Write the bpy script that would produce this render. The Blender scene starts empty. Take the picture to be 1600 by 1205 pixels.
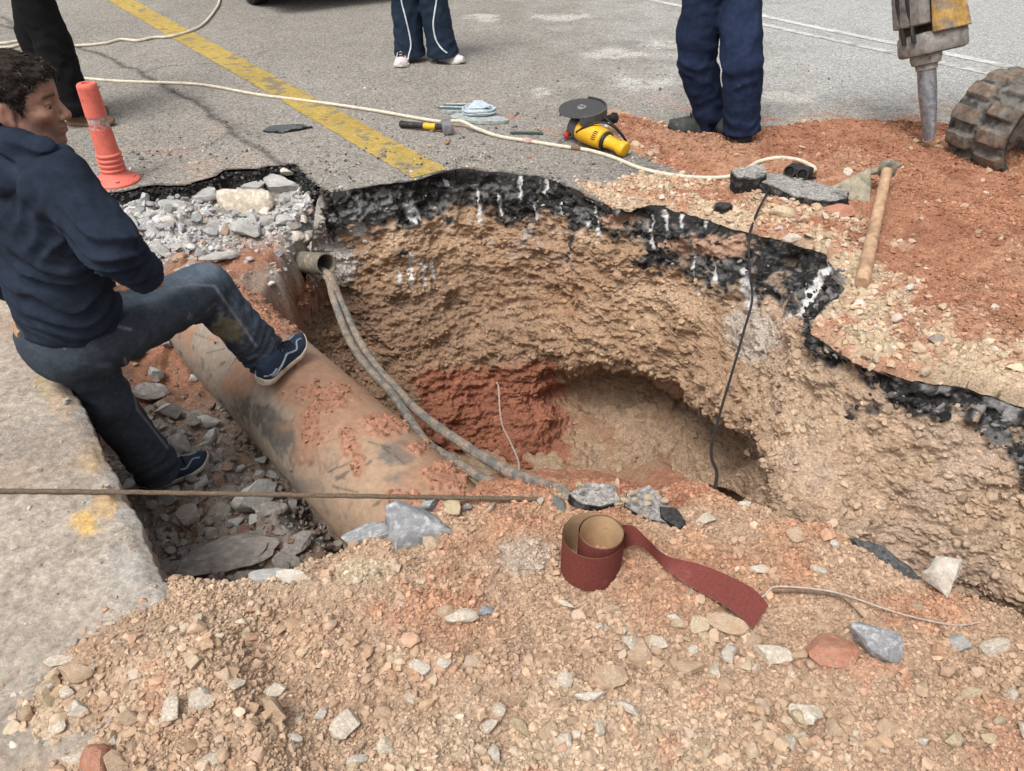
import bpy, bmesh, math, random
import numpy as np
from mathutils import Vector, Matrix

# ------------------------------------------------------------------ camera, sky, sun, exposure
S = bpy.context.scene
COL = S.collection
FPX, PITCH, CAMZ = 1204.0, math.radians(36.4), 1.55
CP, SP = math.cos(PITCH), math.sin(PITCH)
cam = bpy.data.objects.new('camera', bpy.data.cameras.new('camera'))
COL.objects.link(cam)
cam.data.sensor_width = 36.0
cam.data.lens = 36.0 * FPX / 1600.0
cam.data.clip_start = 0.05
cam.data.clip_end = 2000.0
cam.location = (0, 0, CAMZ)
cam.rotation_euler = (math.pi / 2 - PITCH, 0, 0)
S.camera = cam

SUN_EL, SUN_AZ = 62.0, 215.0         # high veiled sun behind the left shoulder
w = bpy.data.worlds.new('World'); S.world = w; w.use_nodes = True
nt = w.node_tree
bg = nt.nodes['Background']
sky = nt.nodes.new('ShaderNodeTexSky'); sky.sky_type = 'NISHITA'; sky.sun_disc = False
sky.sun_elevation = math.radians(SUN_EL); sky.sun_rotation = math.radians(SUN_AZ)
sky.dust_density = 6.0; sky.air_density = 1.0; sky.ozone_density = 1.0
hs = nt.nodes.new('ShaderNodeHueSaturation'); hs.inputs['Saturation'].default_value = 0.22
nt.links.new(sky.outputs[0], hs.inputs['Color']); nt.links.new(hs.outputs[0], bg.inputs['Color'])
bg.inputs['Strength'].default_value = 0.15
sl = bpy.data.lights.new('sun', 'SUN'); sl.energy = 1.6; sl.angle = math.radians(22); sl.color = (1.0, 0.96, 0.9)
so = bpy.data.objects.new('sun', sl); COL.objects.link(so)
_e, _a = math.radians(SUN_EL), math.radians(SUN_AZ)
sdir = Vector((math.sin(_a) * math.cos(_e), math.cos(_a) * math.cos(_e), math.sin(_e)))
so.rotation_euler = sdir.to_track_quat('Z', 'Y').to_euler()
S.view_settings.view_transform = 'Standard'; S.view_settings.look = 'None'
S.view_settings.gamma = 1.0; S.view_settings.exposure = 0.26
S.cycles.max_bounces = 6

# ------------------------------------------------------------------ helpers: survey points
def ray(px, py):
    x = (px - 800) / FPX; v = (602.5 - py) / FPX
    return np.array([x, CP + v * SP, v * CP - SP])
CAM = np.array([0, 0, CAMZ])
def Z(px, py, z=0.0):                # point on the level z
    r = ray(px, py); return CAM + r * ((z - CAMZ) / r[2])
def Y(px, py, y):                    # point in the upright plane y
    r = ray(px, py); return CAM + r * (y / r[1])
def T(px, py, t):                    # point at depth t
    return CAM + ray(px, py) * t
def proj(P):
    P = np.asarray(P, float); dz = P[..., 2] - CAMZ
    d = P[..., 1] * CP - dz * SP; u = P[..., 1] * SP + dz * CP
    d = np.maximum(d, 1e-3)
    return 800 + FPX * P[..., 0] / d, 602.5 - FPX * u / d

# ------------------------------------------------------------------ helpers: noise
def _h(ix, iy, iz, seed):
    n = (ix.astype(np.int64) * 374761393 + iy.astype(np.int64) * 668265263 + iz.astype(np.int64) * 2147483647 + seed * 1274126177) & 0xFFFFFFFF
    n = ((n ^ (n >> 13)) * 1274126177) & 0xFFFFFFFF
    n = ((n ^ (n >> 16)) * 2246822519) & 0xFFFFFFFF
    return ((n ^ (n >> 15)) & 0xFFFFFF).astype(np.float64) / 0xFFFFFF
def n3(p, seed=0):                   # value noise -1..1
    f = np.floor(p); t = p - f; t = t * t * (3 - 2 * t); i = f.astype(np.int64)
    x, y, z = i[..., 0], i[..., 1], i[..., 2]; r = 0
    for a in (0, 1):
        wa = t[..., 0] if a else 1 - t[..., 0]
        for b in (0, 1):
            wb = t[..., 1] if b else 1 - t[..., 1]
            for c in (0, 1):
                wc = t[..., 2] if c else 1 - t[..., 2]
                r = r + wa * wb * wc * _h(x + a, y + b, z + c, seed)
    return r * 2 - 1
def n2(x, y, seed=0):
    fx, fy = np.floor(x), np.floor(y); tx, ty = x - fx, y - fy
    tx = tx * tx * (3 - 2 * tx); ty = ty * ty * (3 - 2 * ty)
    i, j = fx.astype(np.int64), fy.astype(np.int64); k = np.zeros_like(i); r = 0
    for a in (0, 1):
        for b in (0, 1):
            r = r + (tx if a else 1 - tx) * (ty if b else 1 - ty) * _h(i + a, j + b, k, seed)
    return r * 2 - 1
def fb2(x, y, s, o=4, seed=0, g=0.5):
    r = 0; a = 1
    for k in range(o):
        r = r + a * n2(x * s + 17.3 * k, y * s - 9.1 * k, seed + k); s *= 2.03; a *= g
    return r
def fb3(p, s, o=4, seed=0, g=0.5):
    r = 0; a = 1
    for k in range(o):
        r = r + a * n3(p * s + 13.7 * k, seed + k); s *= 2.03; a *= g
    return r
def wor2(x, y, s, seed=0):           # distance to nearest seed, its random number
    x = x * s; y = y * s; i, j = np.floor(x).astype(np.int64), np.floor(y).astype(np.int64); z = np.zeros_like(i)
    best = np.full(x.shape, 9.0); idv = np.zeros(x.shape)
    for a in (-1, 0, 1):
        for b in (-1, 0, 1):
            ci, cj = i + a, j + b
            d = np.hypot(ci + _h(ci, cj, z, seed) - x, cj + _h(ci, cj, z, seed + 7) - y)
            m = d < best; best = np.where(m, d, best); idv = np.where(m, _h(ci, cj, z, seed + 13), idv)
    return best, idv
def ss(a, b, x):
    t = np.clip((x - a) / (b - a), 0, 1); return t * t * (3 - 2 * t)
def mixc(c, d, m):
    return c * (1 - m[..., None]) + np.asarray(d) * m[..., None]
def sdpoly(x, y, poly):              # signed distance, negative inside
    P = np.asarray(poly, float)[:, :2]; n = len(P); d = np.full(x.shape, 1e9); ins = np.zeros(x.shape, bool)
    for k in range(n):
        ax, ay = P[k]; bx, by = P[(k + 1) % n]; ex, ey = bx - ax, by - ay
        t = np.clip(((x - ax) * ex + (y - ay) * ey) / (ex * ex + ey * ey + 1e-12), 0, 1)
        d = np.minimum(d, (x - ax - t * ex) ** 2 + (y - ay - t * ey) ** 2)
        c = ((ay > y) != (by > y)) & (x < (bx - ax) * (y - ay) / (by - ay + 1e-12) + ax); ins ^= c
    d = np.sqrt(d); return np.where(ins, -d, d)
def distline(x, y, P):
    d = np.full(x.shape, 1e9)
    for k in range(len(P) - 1):
        ax, ay = P[k][:2]; bx, by = P[k + 1][:2]; ex, ey = bx - ax, by - ay
        t = np.clip(((x - ax) * ex + (y - ay) * ey) / (ex * ex + ey * ey + 1e-12), 0, 1)
        d = np.minimum(d, np.hypot(x - ax - t * ex, y - ay - t * ey))
    return d
def crom(P, n):                      # Catmull-Rom through P, n samples (works on any trailing shape)
    P = np.asarray(P, float); m = len(P)
    u = np.linspace(0, m - 1, n); k = np.minimum(u.astype(int), m - 2); t = (u - k).reshape((-1,) + (1,) * (P.ndim - 1))
    p0 = P[np.maximum(k - 1, 0)]; p1 = P[k]; p2 = P[k + 1]; p3 = P[np.minimum(k + 2, m - 1)]
    return 0.5 * (2 * p1 + (p2 - p0) * t + (2 * p0 - 5 * p1 + 4 * p2 - p3) * t ** 2 + (3 * p1 - p0 - 3 * p2 + p3) * t ** 3)
def resample(P, n):
    P = np.asarray(P, float); L = np.r_[0, np.cumsum(np.linalg.norm(np.diff(P, axis=0), axis=1))]
    u = np.linspace(0, L[-1], n); return np.stack([np.interp(u, L, P[:, k]) for k in range(P.shape[1])], 1)

# ------------------------------------------------------------------ helpers: meshes and objects
def mesh_np(name, V, F, mat=None, col=None, smooth=True, mi=None, extra=None):
    V = np.asarray(V, np.float32).reshape(-1, 3); F = np.asarray(F, np.int32)
    me = bpy.data.meshes.new(name); k = F.shape[1]
    me.vertices.add(len(V)); me.vertices.foreach_set('co', V.ravel())
    me.loops.add(F.size); me.loops.foreach_set('vertex_index', F.ravel())
    me.polygons.add(len(F)); me.polygons.foreach_set('loop_start', np.arange(0, F.size, k, dtype=np.int32))
    me.polygons.foreach_set('use_smooth', np.full(len(F), smooth, bool))
    if mi is not None: me.polygons.foreach_set('material_index', np.asarray(mi, np.int32))
    me.update(calc_edges=True); me.validate()
    if col is not None:
        c = np.ones((len(V), 4), np.float32); c[:, :3] = np.clip(np.asarray(col).reshape(-1, 3), 0, 1)
        a = me.color_attributes.new('Col', 'FLOAT_COLOR', 'POINT'); a.data.foreach_set('color', c.ravel())
    for m in (mat if isinstance(mat, (list, tuple)) else [mat]):
        if m: me.materials.append(m)
    return me
def obj(name, me, parent=None):
    o = bpy.data.objects.new(name, me); COL.objects.link(o)
    if parent is not None: o.parent = parent
    return o
def tag(o, label=None, cat=None, group=None, kind=None):
    if label: o['label'] = label
    if cat: o['category'] = cat
    if group: o['group'] = group
    if kind: o['kind'] = kind
    return o
def thing(name, loc, label, cat, group=None, rot=None):
    o = bpy.data.objects.new(name, None); COL.objects.link(o); o.location = loc
    if rot is not None: o.rotation_euler = rot
    o.empty_display_size = 0.1
    return tag(o, label, cat, group)
def gridF(nu, nv, wrap=False):
    i = np.arange(nu - 1)[:, None] * nv; j = np.arange(nv if wrap else nv - 1)[None, :]; j2 = (j + 1) % nv
    return np.stack([i + j, i + nv + j, i + nv + j2, i + j2], -1).reshape(-1, 4)
def finish(me):                       # outward normals
    b = bmesh.new(); b.from_mesh(me); bmesh.ops.recalc_face_normals(b, faces=b.faces); b.to_mesh(me); b.free(); return me
class MB:
    """collects shapes in world or local space and links them as ONE mesh"""
    def __init__(s): s.b = bmesh.new()
    def box(s, c, size, R=None, bev=0.0, seg=2):
        r = bmesh.ops.create_cube(s.b, size=1.0); vs = r['verts']
        for v in vs: v.co = Vector((v.co.x * size[0], v.co.y * size[1], v.co.z * size[2]))
        if bev:
            es = {e for v in vs for e in v.link_edges}
            q = bmesh.ops.bevel(s.b, geom=list(es), offset=bev, segments=seg, affect='EDGES', profile=0.5)
            vs = list({v for f in q['faces'] for v in f.verts} | {v for v in vs if v.is_valid})
        M = Matrix.Translation(Vector(c)) @ (R.to_4x4() if R is not None else Matrix())
        for v in vs: v.co = M @ v.co
        return s
    def lathe(s, prof, a, b, n=24, cap=True):      # prof: (r, h) with h in metres from a towards b
        a = Vector(a); ax = (Vector(b) - a).normalized(); q = ax.to_track_quat('Z', 'Y').to_matrix()
        rings = []
        for r, h in prof:
            rings.append([s.b.verts.new(a + q @ Vector((r * math.cos(2 * math.pi * k / n), r * math.sin(2 * math.pi * k / n), h))) for k in range(n)])
        for p, o in zip(rings, rings[1:]):
            for k in range(n): s.b.faces.new((p[k], p[(k + 1) % n], o[(k + 1) % n], o[k]))
        if cap:
            s.b.faces.new(rings[0][::-1]); s.b.faces.new(rings[-1])
        return s
    def cyl(s, a, b, r1, r2=None, n=20):
        r2 = r1 if r2 is None else r2; L = (Vector(b) - Vector(a)).length; e = min(r1, r2, L) * 0.12
        return s.lathe([(r1 - e, 0), (r1, e), (r2, L - e), (r2 - e, L)], a, b, n)
    def tube(s, P, r, n=8, cap=True):
        P = np.asarray(P, float); m = len(P); r = np.broadcast_to(np.asarray(r, float), (m,))
        Tn = np.gradient(P, axis=0); Tn /= np.linalg.norm(Tn, axis=1)[:, None] + 1e-12
        N = np.cross(Tn[0], [0, 0, 1.0]); N = np.cross(Tn[0], [1.0, 0, 0]) if np.linalg.norm(N) < 1e-3 else N; N /= np.linalg.norm(N)
        rings = []
        for k in range(m):
            N = N - Tn[k] * N.dot(Tn[k]); N /= np.linalg.norm(N) + 1e-12; B = np.cross(Tn[k], N)
            rings.append([s.b.verts.new(Vector(P[k] + r[k] * (math.cos(2 * math.pi * j / n) * N + math.sin(2 * math.pi * j / n) * B))) for j in range(n)])
        for p, o in zip(rings, rings[1:]):
            for k in range(n): s.b.faces.new((p[k], p[(k + 1) % n], o[(k + 1) % n], o[k]))
        if cap: s.b.faces.new(rings[0][::-1]); s.b.faces.new(rings[-1])
        return s
    def prism(s, pts, up, bev=0):        # polygon of points pushed along up
        up = Vector(up); lo = [s.b.verts.new(Vector(p)) for p in pts]; hi = [s.b.verts.new(Vector(p) + up) for p in pts]; n = len(pts)
        s.b.faces.new(lo[::-1]); s.b.faces.new(hi)
        for k in range(n): s.b.faces.new((lo[k], lo[(k + 1) % n], hi[(k + 1) % n], hi[k]))
        if bev:
            es = {e for v in lo + hi for e in v.link_edges}
            bmesh.ops.bevel(s.b, geom=list(es), offset=bev, segments=2, affect='EDGES')
        return s
    def build(s, name, mat, parent=None, smooth=True, sharp=35):
        bmesh.ops.recalc_face_normals(s.b, faces=s.b.faces)
        if parent is not None:
            M = Matrix.LocRotScale(parent.location, parent.rotation_euler, None)
            p = parent.parent
            if p is not None: M = Matrix.LocRotScale(p.location, p.rotation_euler, None) @ M
            s.b.transform(M.inverted())
        me = bpy.data.meshes.new(name); s.b.to_mesh(me); s.b.free()
        if mat: me.materials.append(mat)
        if smooth:
            for f in me.polygons: f.use_smooth = True
            me.set_sharp_from_angle(angle=math.radians(sharp))
        return obj(name, me, parent)
def loc_np(V, parent):
    return np.asarray(V) - np.array(parent.location)

# ------------------------------------------------------------------ materials
def mat(name, col=(0.5, 0.5, 0.5), rough=0.8, metal=0.0, attr=False, var=0.12, vs=30.0, bump=0.0, bs=200.0, bd=0.002, spec=0.3, stain=None, coat=0.0, vor=None, sat=1.0):
    m = bpy.data.materials.new(name); m.use_nodes = True; N = m.node_tree.nodes; L = m.node_tree.links
    b = N['Principled BSDF']; b.inputs['Roughness'].default_value = rough; b.inputs['Metallic'].default_value = metal
    b.inputs['Specular IOR Level'].default_value = spec
    if coat: b.inputs['Coat Weight'].default_value = coat
    tc = N.new('ShaderNodeTexCoord')
    if attr:
        c = N.new('ShaderNodeAttribute'); c.attribute_name = 'Col'; base = c.outputs['Color']
    else:
        c = N.new('ShaderNodeRGB'); c.outputs[0].default_value = (*col, 1); base = c.outputs[0]
    if sat != 1.0:
        h_ = N.new('ShaderNodeHueSaturation'); h_.inputs['Saturation'].default_value = sat; L.new(base, h_.inputs['Color']); base = h_.outputs[0]
    if stain:                            # (colour, noise scale, threshold)
        n = N.new('ShaderNodeTexNoise'); n.inputs['Scale'].default_value = stain[1]; n.inputs['Detail'].default_value = 6; n.inputs['Roughness'].default_value = 0.65
        L.new(tc.outputs['Object'], n.inputs['Vector'])
        mr = N.new('ShaderNodeMapRange'); mr.inputs['From Min'].default_value = stain[2]; mr.inputs['From Max'].default_value = stain[2] + 0.13
        L.new(n.outputs['Fac'], mr.inputs['Value'])
        mx = N.new('ShaderNodeMix'); mx.data_type = 'RGBA'; mx.inputs['B'].default_value = (*stain[0], 1)
        L.new(mr.outputs[0], mx.inputs['Factor']); L.new(base, mx.inputs['A']); base = mx.outputs['Result']
    n = N.new('ShaderNodeTexNoise'); n.inputs['Scale'].default_value = vs; n.inputs['Detail'].default_value = 5; n.inputs['Roughness'].default_value = 0.7
    L.new(tc.outputs['Object'], n.inputs['Vector'])
    mr = N.new('ShaderNodeMapRange'); mr.inputs['From Min'].default_value = 0.3; mr.inputs['From Max'].default_value = 0.7
    mr.inputs['To Min'].default_value = 1 - var * 1.6; mr.inputs['To Max'].default_value = 1 + var * 1.6
    L.new(n.outputs['Fac'], mr.inputs['Value'])
    mu = N.new('ShaderNodeMix'); mu.data_type = 'RGBA'; mu.blend_type = 'MULTIPLY'; mu.inputs['Factor'].default_value = 1
    L.new(base, mu.inputs['A']); L.new(mr.outputs[0], mu.inputs['B']); base = mu.outputs['Result']
    if vor:                              # aggregate: (scale, dark, light)
        v = N.new('ShaderNodeTexVoronoi'); v.inputs['Scale'].default_value = vor[0]; L.new(tc.outputs['Object'], v.inputs['Vector'])
        hb = N.new('ShaderNodeSeparateColor'); L.new(v.outputs['Color'], hb.inputs[0])
        mr = N.new('ShaderNodeMapRange'); mr.inputs['To Min'].default_value = vor[1]; mr.inputs['To Max'].default_value = vor[2]
        L.new(hb.outputs[0], mr.inputs['Value'])
        mu = N.new('ShaderNodeMix'); mu.data_type = 'RGBA'; mu.blend_type = 'MULTIPLY'; mu.inputs['Factor'].default_value = 1
        L.new(base, mu.inputs['A']); L.new(mr.outputs[0], mu.inputs['B']); base = mu.outputs['Result']
    L.new(base, b.inputs['Base Color'])
    if bump:
        n = N.new('ShaderNodeTexNoise'); n.inputs['Scale'].default_value = bs; n.inputs['Detail'].default_value = 6; n.inputs['Roughness'].default_value = 0.7
        L.new(tc.outputs['Object'], n.inputs['Vector'])
        bn = N.new('ShaderNodeBump'); bn.inputs['Strength'].default_value = bump; bn.inputs['Distance'].default_value = bd
        L.new(n.outputs['Fac'], bn.inputs['Height']); L.new(bn.outputs[0], b.inputs['Normal'])
    return m
M = {}
M['soil'] = mat('soil', attr=True, rough=1.0, spec=0.05, var=0.2, vs=120, bump=1.0, bs=130, bd=0.006, vor=(170, 0.8, 1.2), sat=0.93)
M['clod'] = mat('clod', attr=True, rough=1.0, spec=0.05, var=0.14, vs=60, bump=0.7, bs=260, bd=0.002, sat=0.93)
M['road'] = mat('asphalt', attr=True, rough=0.95, spec=0.12, var=0.16, vs=45, bump=0.9, bs=170, bd=0.004, vor=(115, 0.55, 1.42))
M['pave'] = mat('concrete', attr=True, rough=0.97, spec=0.1, var=0.2, vs=42, bump=1.0, bs=90, bd=0.006, vor=(130, 0.85, 1.13))
M['yellow'] = mat('yellow_paint', attr=True, rough=0.9, spec=0.15, var=0.16, vs=60, bump=0.8, bs=170, bd=0.003, vor=(110, 0.85, 1.15))
M['bitumen'] = mat('bitumen', attr=True, rough=0.85, spec=0.2, var=0.3, vs=80, bump=1.0, bs=110, bd=0.008, vor=(130, 0.7, 1.4))
M['pipe'] = mat('pipe_coating', attr=True, rough=0.6, spec=0.3, var=0.12, vs=40, bump=0.3, bs=90, bd=0.002)
M['duct'] = mat('dusty_plastic', (0.16, 0.15, 0.115), 0.85, var=0.2, vs=50, stain=((0.3, 0.22, 0.15), 25, 0.5))
M['dark'] = mat('dark_inside', (0.02, 0.018, 0.015), 0.95)
M['cable'] = mat('dusty_cable', (0.13, 0.13, 0.12), 0.8, var=0.25, vs=60, stain=((0.27, 0.215, 0.165), 17, 0.42), bump=0.3, bs=150, bd=0.001)
M['cord'] = mat('cream_cord', (0.62, 0.55, 0.44), 0.6, var=0.15, vs=40, stain=((0.4, 0.3, 0.2), 12, 0.6))
M['wire'] = mat('pale_wire', (0.42, 0.36, 0.31), 0.6, var=0.2, vs=80)
M['tapewrap'] = mat('tape', (0.18, 0.1, 0.06), 0.7)
M['black'] = mat('black_rubber', (0.022, 0.022, 0.023), 0.6, var=0.2, vs=40, stain=((0.12, 0.1, 0.08), 20, 0.6))
M['rope'] = mat('brown_rope', (0.13, 0.095, 0.065), 0.95, var=0.3, vs=150, bump=0.8, bs=300, bd=0.002)
M['orange'] = mat('orange_plastic', (0.66, 0.155, 0.115), 0.6, var=0.1, vs=25, stain=((0.36, 0.07, 0.04), 11, 0.6), bump=0.15, bs=80)
M['reflect'] = mat('worn_reflector', (0.4, 0.4, 0.38), 0.6, var=0.3, vs=60, stain=((0.58, 0.13, 0.09), 26, 0.44))
M['steel'] = mat('worn_steel', (0.3, 0.3, 0.31), 0.45, 0.5, var=0.3, vs=50, stain=((0.08, 0.07, 0.06), 25, 0.58))
M['chisel'] = mat('chisel_steel', (0.24, 0.24, 0.26), 0.42, 0.45, var=0.3, vs=40, stain=((0.6, 0.59, 0.6), 45, 0.6), bump=0.2, bs=80)
M['greysteel'] = mat('dusty_grey_steel', (0.27, 0.25, 0.23), 0.75, 0.1, var=0.25, vs=30, stain=((0.1, 0.09, 0.085), 16, 0.56))
M['machine'] = mat('worn_machine_yellow', (0.47, 0.29, 0.095), 0.7, var=0.3, vs=22, stain=((0.26, 0.22, 0.175), 13, 0.46), bump=0.15, bs=60)
M['tyreblack'] = mat('track_rubber', attr=True, rough=0.9, spec=0.15, var=0.3, vs=22, bump=0.5, bs=90, bd=0.004)
M['toolyellow'] = mat('tool_yellow', (0.7, 0.39, 0.02), 0.45, var=0.12, vs=60, stain=((0.3, 0.2, 0.08), 30, 0.62))
M['gripyellow'] = mat('grip_yellow', (0.75, 0.42, 0.02), 0.5)
M['disc'] = mat('abrasive_disc', (0.055, 0.055, 0.057), 0.7, var=0.2, vs=90)
M['gunmetal'] = mat('gun_metal', (0.11, 0.11, 0.11), 0.5, 0.4, var=0.2)
M['red'] = mat('red_grip', (0.6, 0.06, 0.04), 0.5)
M['olive'] = mat('painted_chisel', (0.07, 0.095, 0.08), 0.55, 0.2, var=0.3, vs=80)
M['wood'] = mat('handle_wood', (0.46, 0.3, 0.19), 0.6, var=0.2, vs=25, stain=((0.33, 0.2, 0.125), 9, 0.52))
M['rustblade'] = mat('dusty_blade', (0.3, 0.27, 0.2), 0.6, 0.3, var=0.3, vs=25, stain=((0.14, 0.13, 0.1), 11, 0.5))
M['abrasive'] = mat('abrasive_cloth', (0.17, 0.05, 0.042), 0.95, spec=0.1, var=0.14, vs=160, stain=((0.25, 0.105, 0.095), 7, 0.62))
M['paper'] = mat('paper_backing', (0.5, 0.34, 0.2), 0.85, var=0.12, vs=20, stain=((0.16, 0.09, 0.05), 22, 0.63))
M['plastic'] = mat('pale_blue_plastic', (0.45, 0.52, 0.57), 0.35, var=0.2, vs=60)
M['padgrey'] = mat('dusty_pad', (0.33, 0.36, 0.35), 0.7, var=0.3, vs=40)
M['jean'] = mat('denim', attr=True, rough=0.95, spec=0.1, var=0.16, vs=90, bump=0.35, bs=420, bd=0.0015)
M['navy'] = mat('navy_fleece', (0.019, 0.026, 0.042), 0.95, spec=0.1, var=0.2, vs=22, bump=0.35, bs=380, bd=0.0015)
M['blackcloth'] = mat('black_cloth', (0.009, 0.0095, 0.011), 0.95, spec=0.12, var=0.2, vs=40, bump=0.3, bs=350)
M['tracksuit'] = mat('tracksuit_navy', (0.018, 0.03, 0.052), 0.85, spec=0.15, var=0.15, vs=20)
M['workblue'] = mat('work_cloth_blue', (0.0165, 0.026, 0.058), 0.95, spec=0.12, var=0.18, vs=30, stain=((0.06, 0.08, 0.13), 11, 0.66), bump=0.3, bs=350)
M['white'] = mat('white_piping', (0.7, 0.74, 0.8), 0.6)
M['skin'] = mat('skin', attr=True, rough=0.6, spec=0.25, var=0.1, vs=70, bump=0.35, bs=260, bd=0.0014)
M['hair'] = mat('hair', attr=True, rough=0.8, spec=0.15, var=0.3, vs=130, bump=0.6, bs=190, bd=0.003)
M['eye'] = mat('eye', attr=True, rough=0.2, spec=0.5, var=0.02)
M['shoe'] = mat('shoe_mesh', (0.02, 0.032, 0.058), 0.85, var=0.2, vs=80, bump=0.4, bs=350)
M['shoegrey'] = mat('shoe_grey', (0.24, 0.28, 0.33), 0.7, var=0.15)
M['solecream'] = mat('shoe_sole', (0.55, 0.47, 0.37), 0.75, var=0.12, vs=50, stain=((0.34, 0.22, 0.15), 18, 0.57))
M['pinkwhite'] = mat('pale_pink_shoe', (0.62, 0.54, 0.56), 0.7, var=0.1)
M['solewhite'] = mat('white_sole', (0.6, 0.58, 0.54), 0.7, var=0.12)
M['boot'] = mat('grey_boot', (0.05, 0.055, 0.052), 0.8, var=0.25, vs=40, stain=((0.26, 0.17, 0.12), 14, 0.6))
M['brownshoe'] = mat('brown_suede', (0.13, 0.075, 0.04), 0.85, var=0.2, vs=40)
M['solebrown'] = mat('brown_sole', (0.22, 0.13, 0.08), 0.8)
M['lace'] = mat('black_lace', (0.008, 0.01, 0.014), 0.8)
M['leather'] = mat('tan_belt', (0.34, 0.21, 0.13), 0.7)
M['carpaint'] = mat('dark_car_paint', (0.05, 0.055, 0.06), 0.3, 0.2, spec=0.5, coat=0.6)
M['glass'] = mat('dark_glass', (0.02, 0.025, 0.03), 0.08, spec=0.5)
M['lamp'] = mat('lamp_red', (0.35, 0.02, 0.02), 0.25)
M['whitepaint'] = mat('white_paint', attr=True, rough=0.9, spec=0.15, var=0.2, vs=50, bump=0.7, bs=150, bd=0.003)
# stones
for nm, c, st in (('pale', (0.56, 0.47, 0.36), (0.62, 0.57, 0.48)), ('tan', (0.47, 0.33, 0.21), (0.4, 0.26, 0.16)), ('grey', (0.28, 0.285, 0.295), (0.42, 0.425, 0.43)),
                  ('white', (0.62, 0.56, 0.48), (0.5, 0.41, 0.31)), ('red', (0.42, 0.19, 0.11), (0.35, 0.14, 0.085)), ('concrete', (0.42, 0.41, 0.39), (0.3, 0.285, 0.265)),
                  ('rubble', (0.25, 0.225, 0.205), (0.33, 0.3, 0.265)), ('yellow', (0.52, 0.4, 0.24), (0.5, 0.43, 0.31))):
    M['s_' + nm] = mat('stone_' + nm, c, 0.95, spec=0.12, sat=0.85, var=0.2, vs=4.5, bump=0.8, bs=7, bd=0.006, stain=(st, 2.2, 0.5))
# ================================================================== GROUND
rng = np.random.default_rng(7); random.seed(7)
DIRR = np.array([-0.599, 0.801, 0.0])
# excavation rim on the road surface, left corner to far right
RIMPX = [(-260, 330), (60, 318), (150, 306), (185, 300), (225, 291), (290, 290), (325, 279), (350, 268), (400, 264), (456, 256), (478, 275), (505, 303), (545, 297), (600, 288), (650, 284), (690, 270), (722, 263), (760, 268),
         (800, 272), (840, 276), (872, 285), (900, 299), (925, 312), (955, 322), (985, 331), (1010, 322), (1040, 324), (1060, 333), (1105, 345), (1140, 358), (1200, 374), (1250, 386), (1288, 398), (1302, 420), (1310, 455), (1290, 480), (1265, 500),
         (1272, 525), (1300, 548), (1345, 572), (1400, 590), (1450, 604), (1500, 608), (1550, 622), (1600, 640), (1680, 665), (1750, 692), (1950, 765), (2300, 880)]
RIM = np.array([Z(*p) for p in RIMPX])
_r = resample(RIM, 900)
_tn = np.gradient(_r, axis=0); _tn /= np.linalg.norm(_tn, axis=1)[:, None]
RIMD = _r + np.stack([-_tn[:, 1], _tn[:, 0], 0 * _tn[:, 0]], 1) * (0.012 * fb2(_r[:, 0], _r[:, 1], 14, 4, 3))[:, None]
KERB0 = np.array([-0.58, 0.86, 0.1]); KERBD = DIRR      # kerb edge line
def kerbx(y): return -1.17 - 0.748 * (y - 1.666)
CREST = np.array([(-1.0, 1.0), (-0.83, 1.22), (-0.70, 1.255), (-0.571, 1.275), (-0.46, 1.35), (-0.343, 1.455), (-0.19, 1.50), (-0.07, 1.53), (0.14, 1.56), (0.3, 1.54), (0.447, 1.48), (0.5, 1.53), (0.575, 1.55), (0.7, 1.5), (0.845, 1.41), (0.99, 1.28), (1.1, 1.215), (1.22, 1.165), (1.6, 0.95), (2.6, 0.5)])
def ycrest(x): return np.interp(x, CREST[:, 0], CREST[:, 1]) + 0.012 * fb2(x, x * 0, 9, 3, 5)
HOLE = np.vstack([RIMD[:, :2], [(2.9, 0.5), (1.2, 1.1), (0.2, 1.45), (-0.5, 1.2), (-0.9, 1.0)], [(kerbx(1.3), 1.3), (kerbx(3.4), 3.4)]])

# ---- road: fine near the camera, coarse to the horizon
xs = np.r_[-400, -150, -60, -25, -12, np.arange(-6.5, 7.5, 0.022), 10, 25, 60, 150, 400]
ys = np.r_[-30, -8, 0.0, np.arange(1.7, 11, 0.022), 13, 18, 30, 60, 150, 500]
gx, gy = np.meshgrid(xs, ys, indexing='ij')
sdr = sdpoly(gx, gy, np.vstack([resample(RIMD[:, :2], 260), HOLE[900:]]))
near = (np.abs(gx) < 7.5) & (gy < 11)
gz = np.where(near, 0.004 * fb2(gx, gy, 1.3, 3, 11) + 0.0018 * fb2(gx, gy, 30, 2, 12), -0.0)
bx, by = gx.copy(), gy.copy()                                   # pull border corners onto the rim
m = near & (sdr < 0) & (sdr > -0.034); ii = np.argwhere(m)
RR = RIMD[:, :2]
for i, j in ii:
    d = (RR[:, 0] - gx[i, j]) ** 2 + (RR[:, 1] - gy[i, j]) ** 2; k = d.argmin()
    if d[k] < 0.045 ** 2: bx[i, j], by[i, j] = RR[k]
F = gridF(len(xs), len(ys)); sf = sdr.ravel()[F]
keep = ~((sf < 0).sum(1) > 2) & ~((sf < -0.034).any(1))
n1 = fb2(gx, gy, 0.7, 4, 21); n5 = fb2(gx, gy, 5, 4, 22); n20 = fb2(gx, gy, 22, 3, 23)
c = np.empty(gx.shape + (3,)); c[:] = (0.25, 0.231, 0.205)
c *= (1 + 0.07 * n1 + 0.06 * n5 + 0.06 * n20)[..., None]
ptx, pty = proj(np.stack([gx, gy, gz], -1))
c = mixc(c, (0.37, 0.375, 0.365), 0.85 * ss(800, 1450, ptx + 0.35 * (250 - pty) + 130 * n5) * ss(260, 110, pty + 30 * n20))     # dusty worn lane on the right
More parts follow.
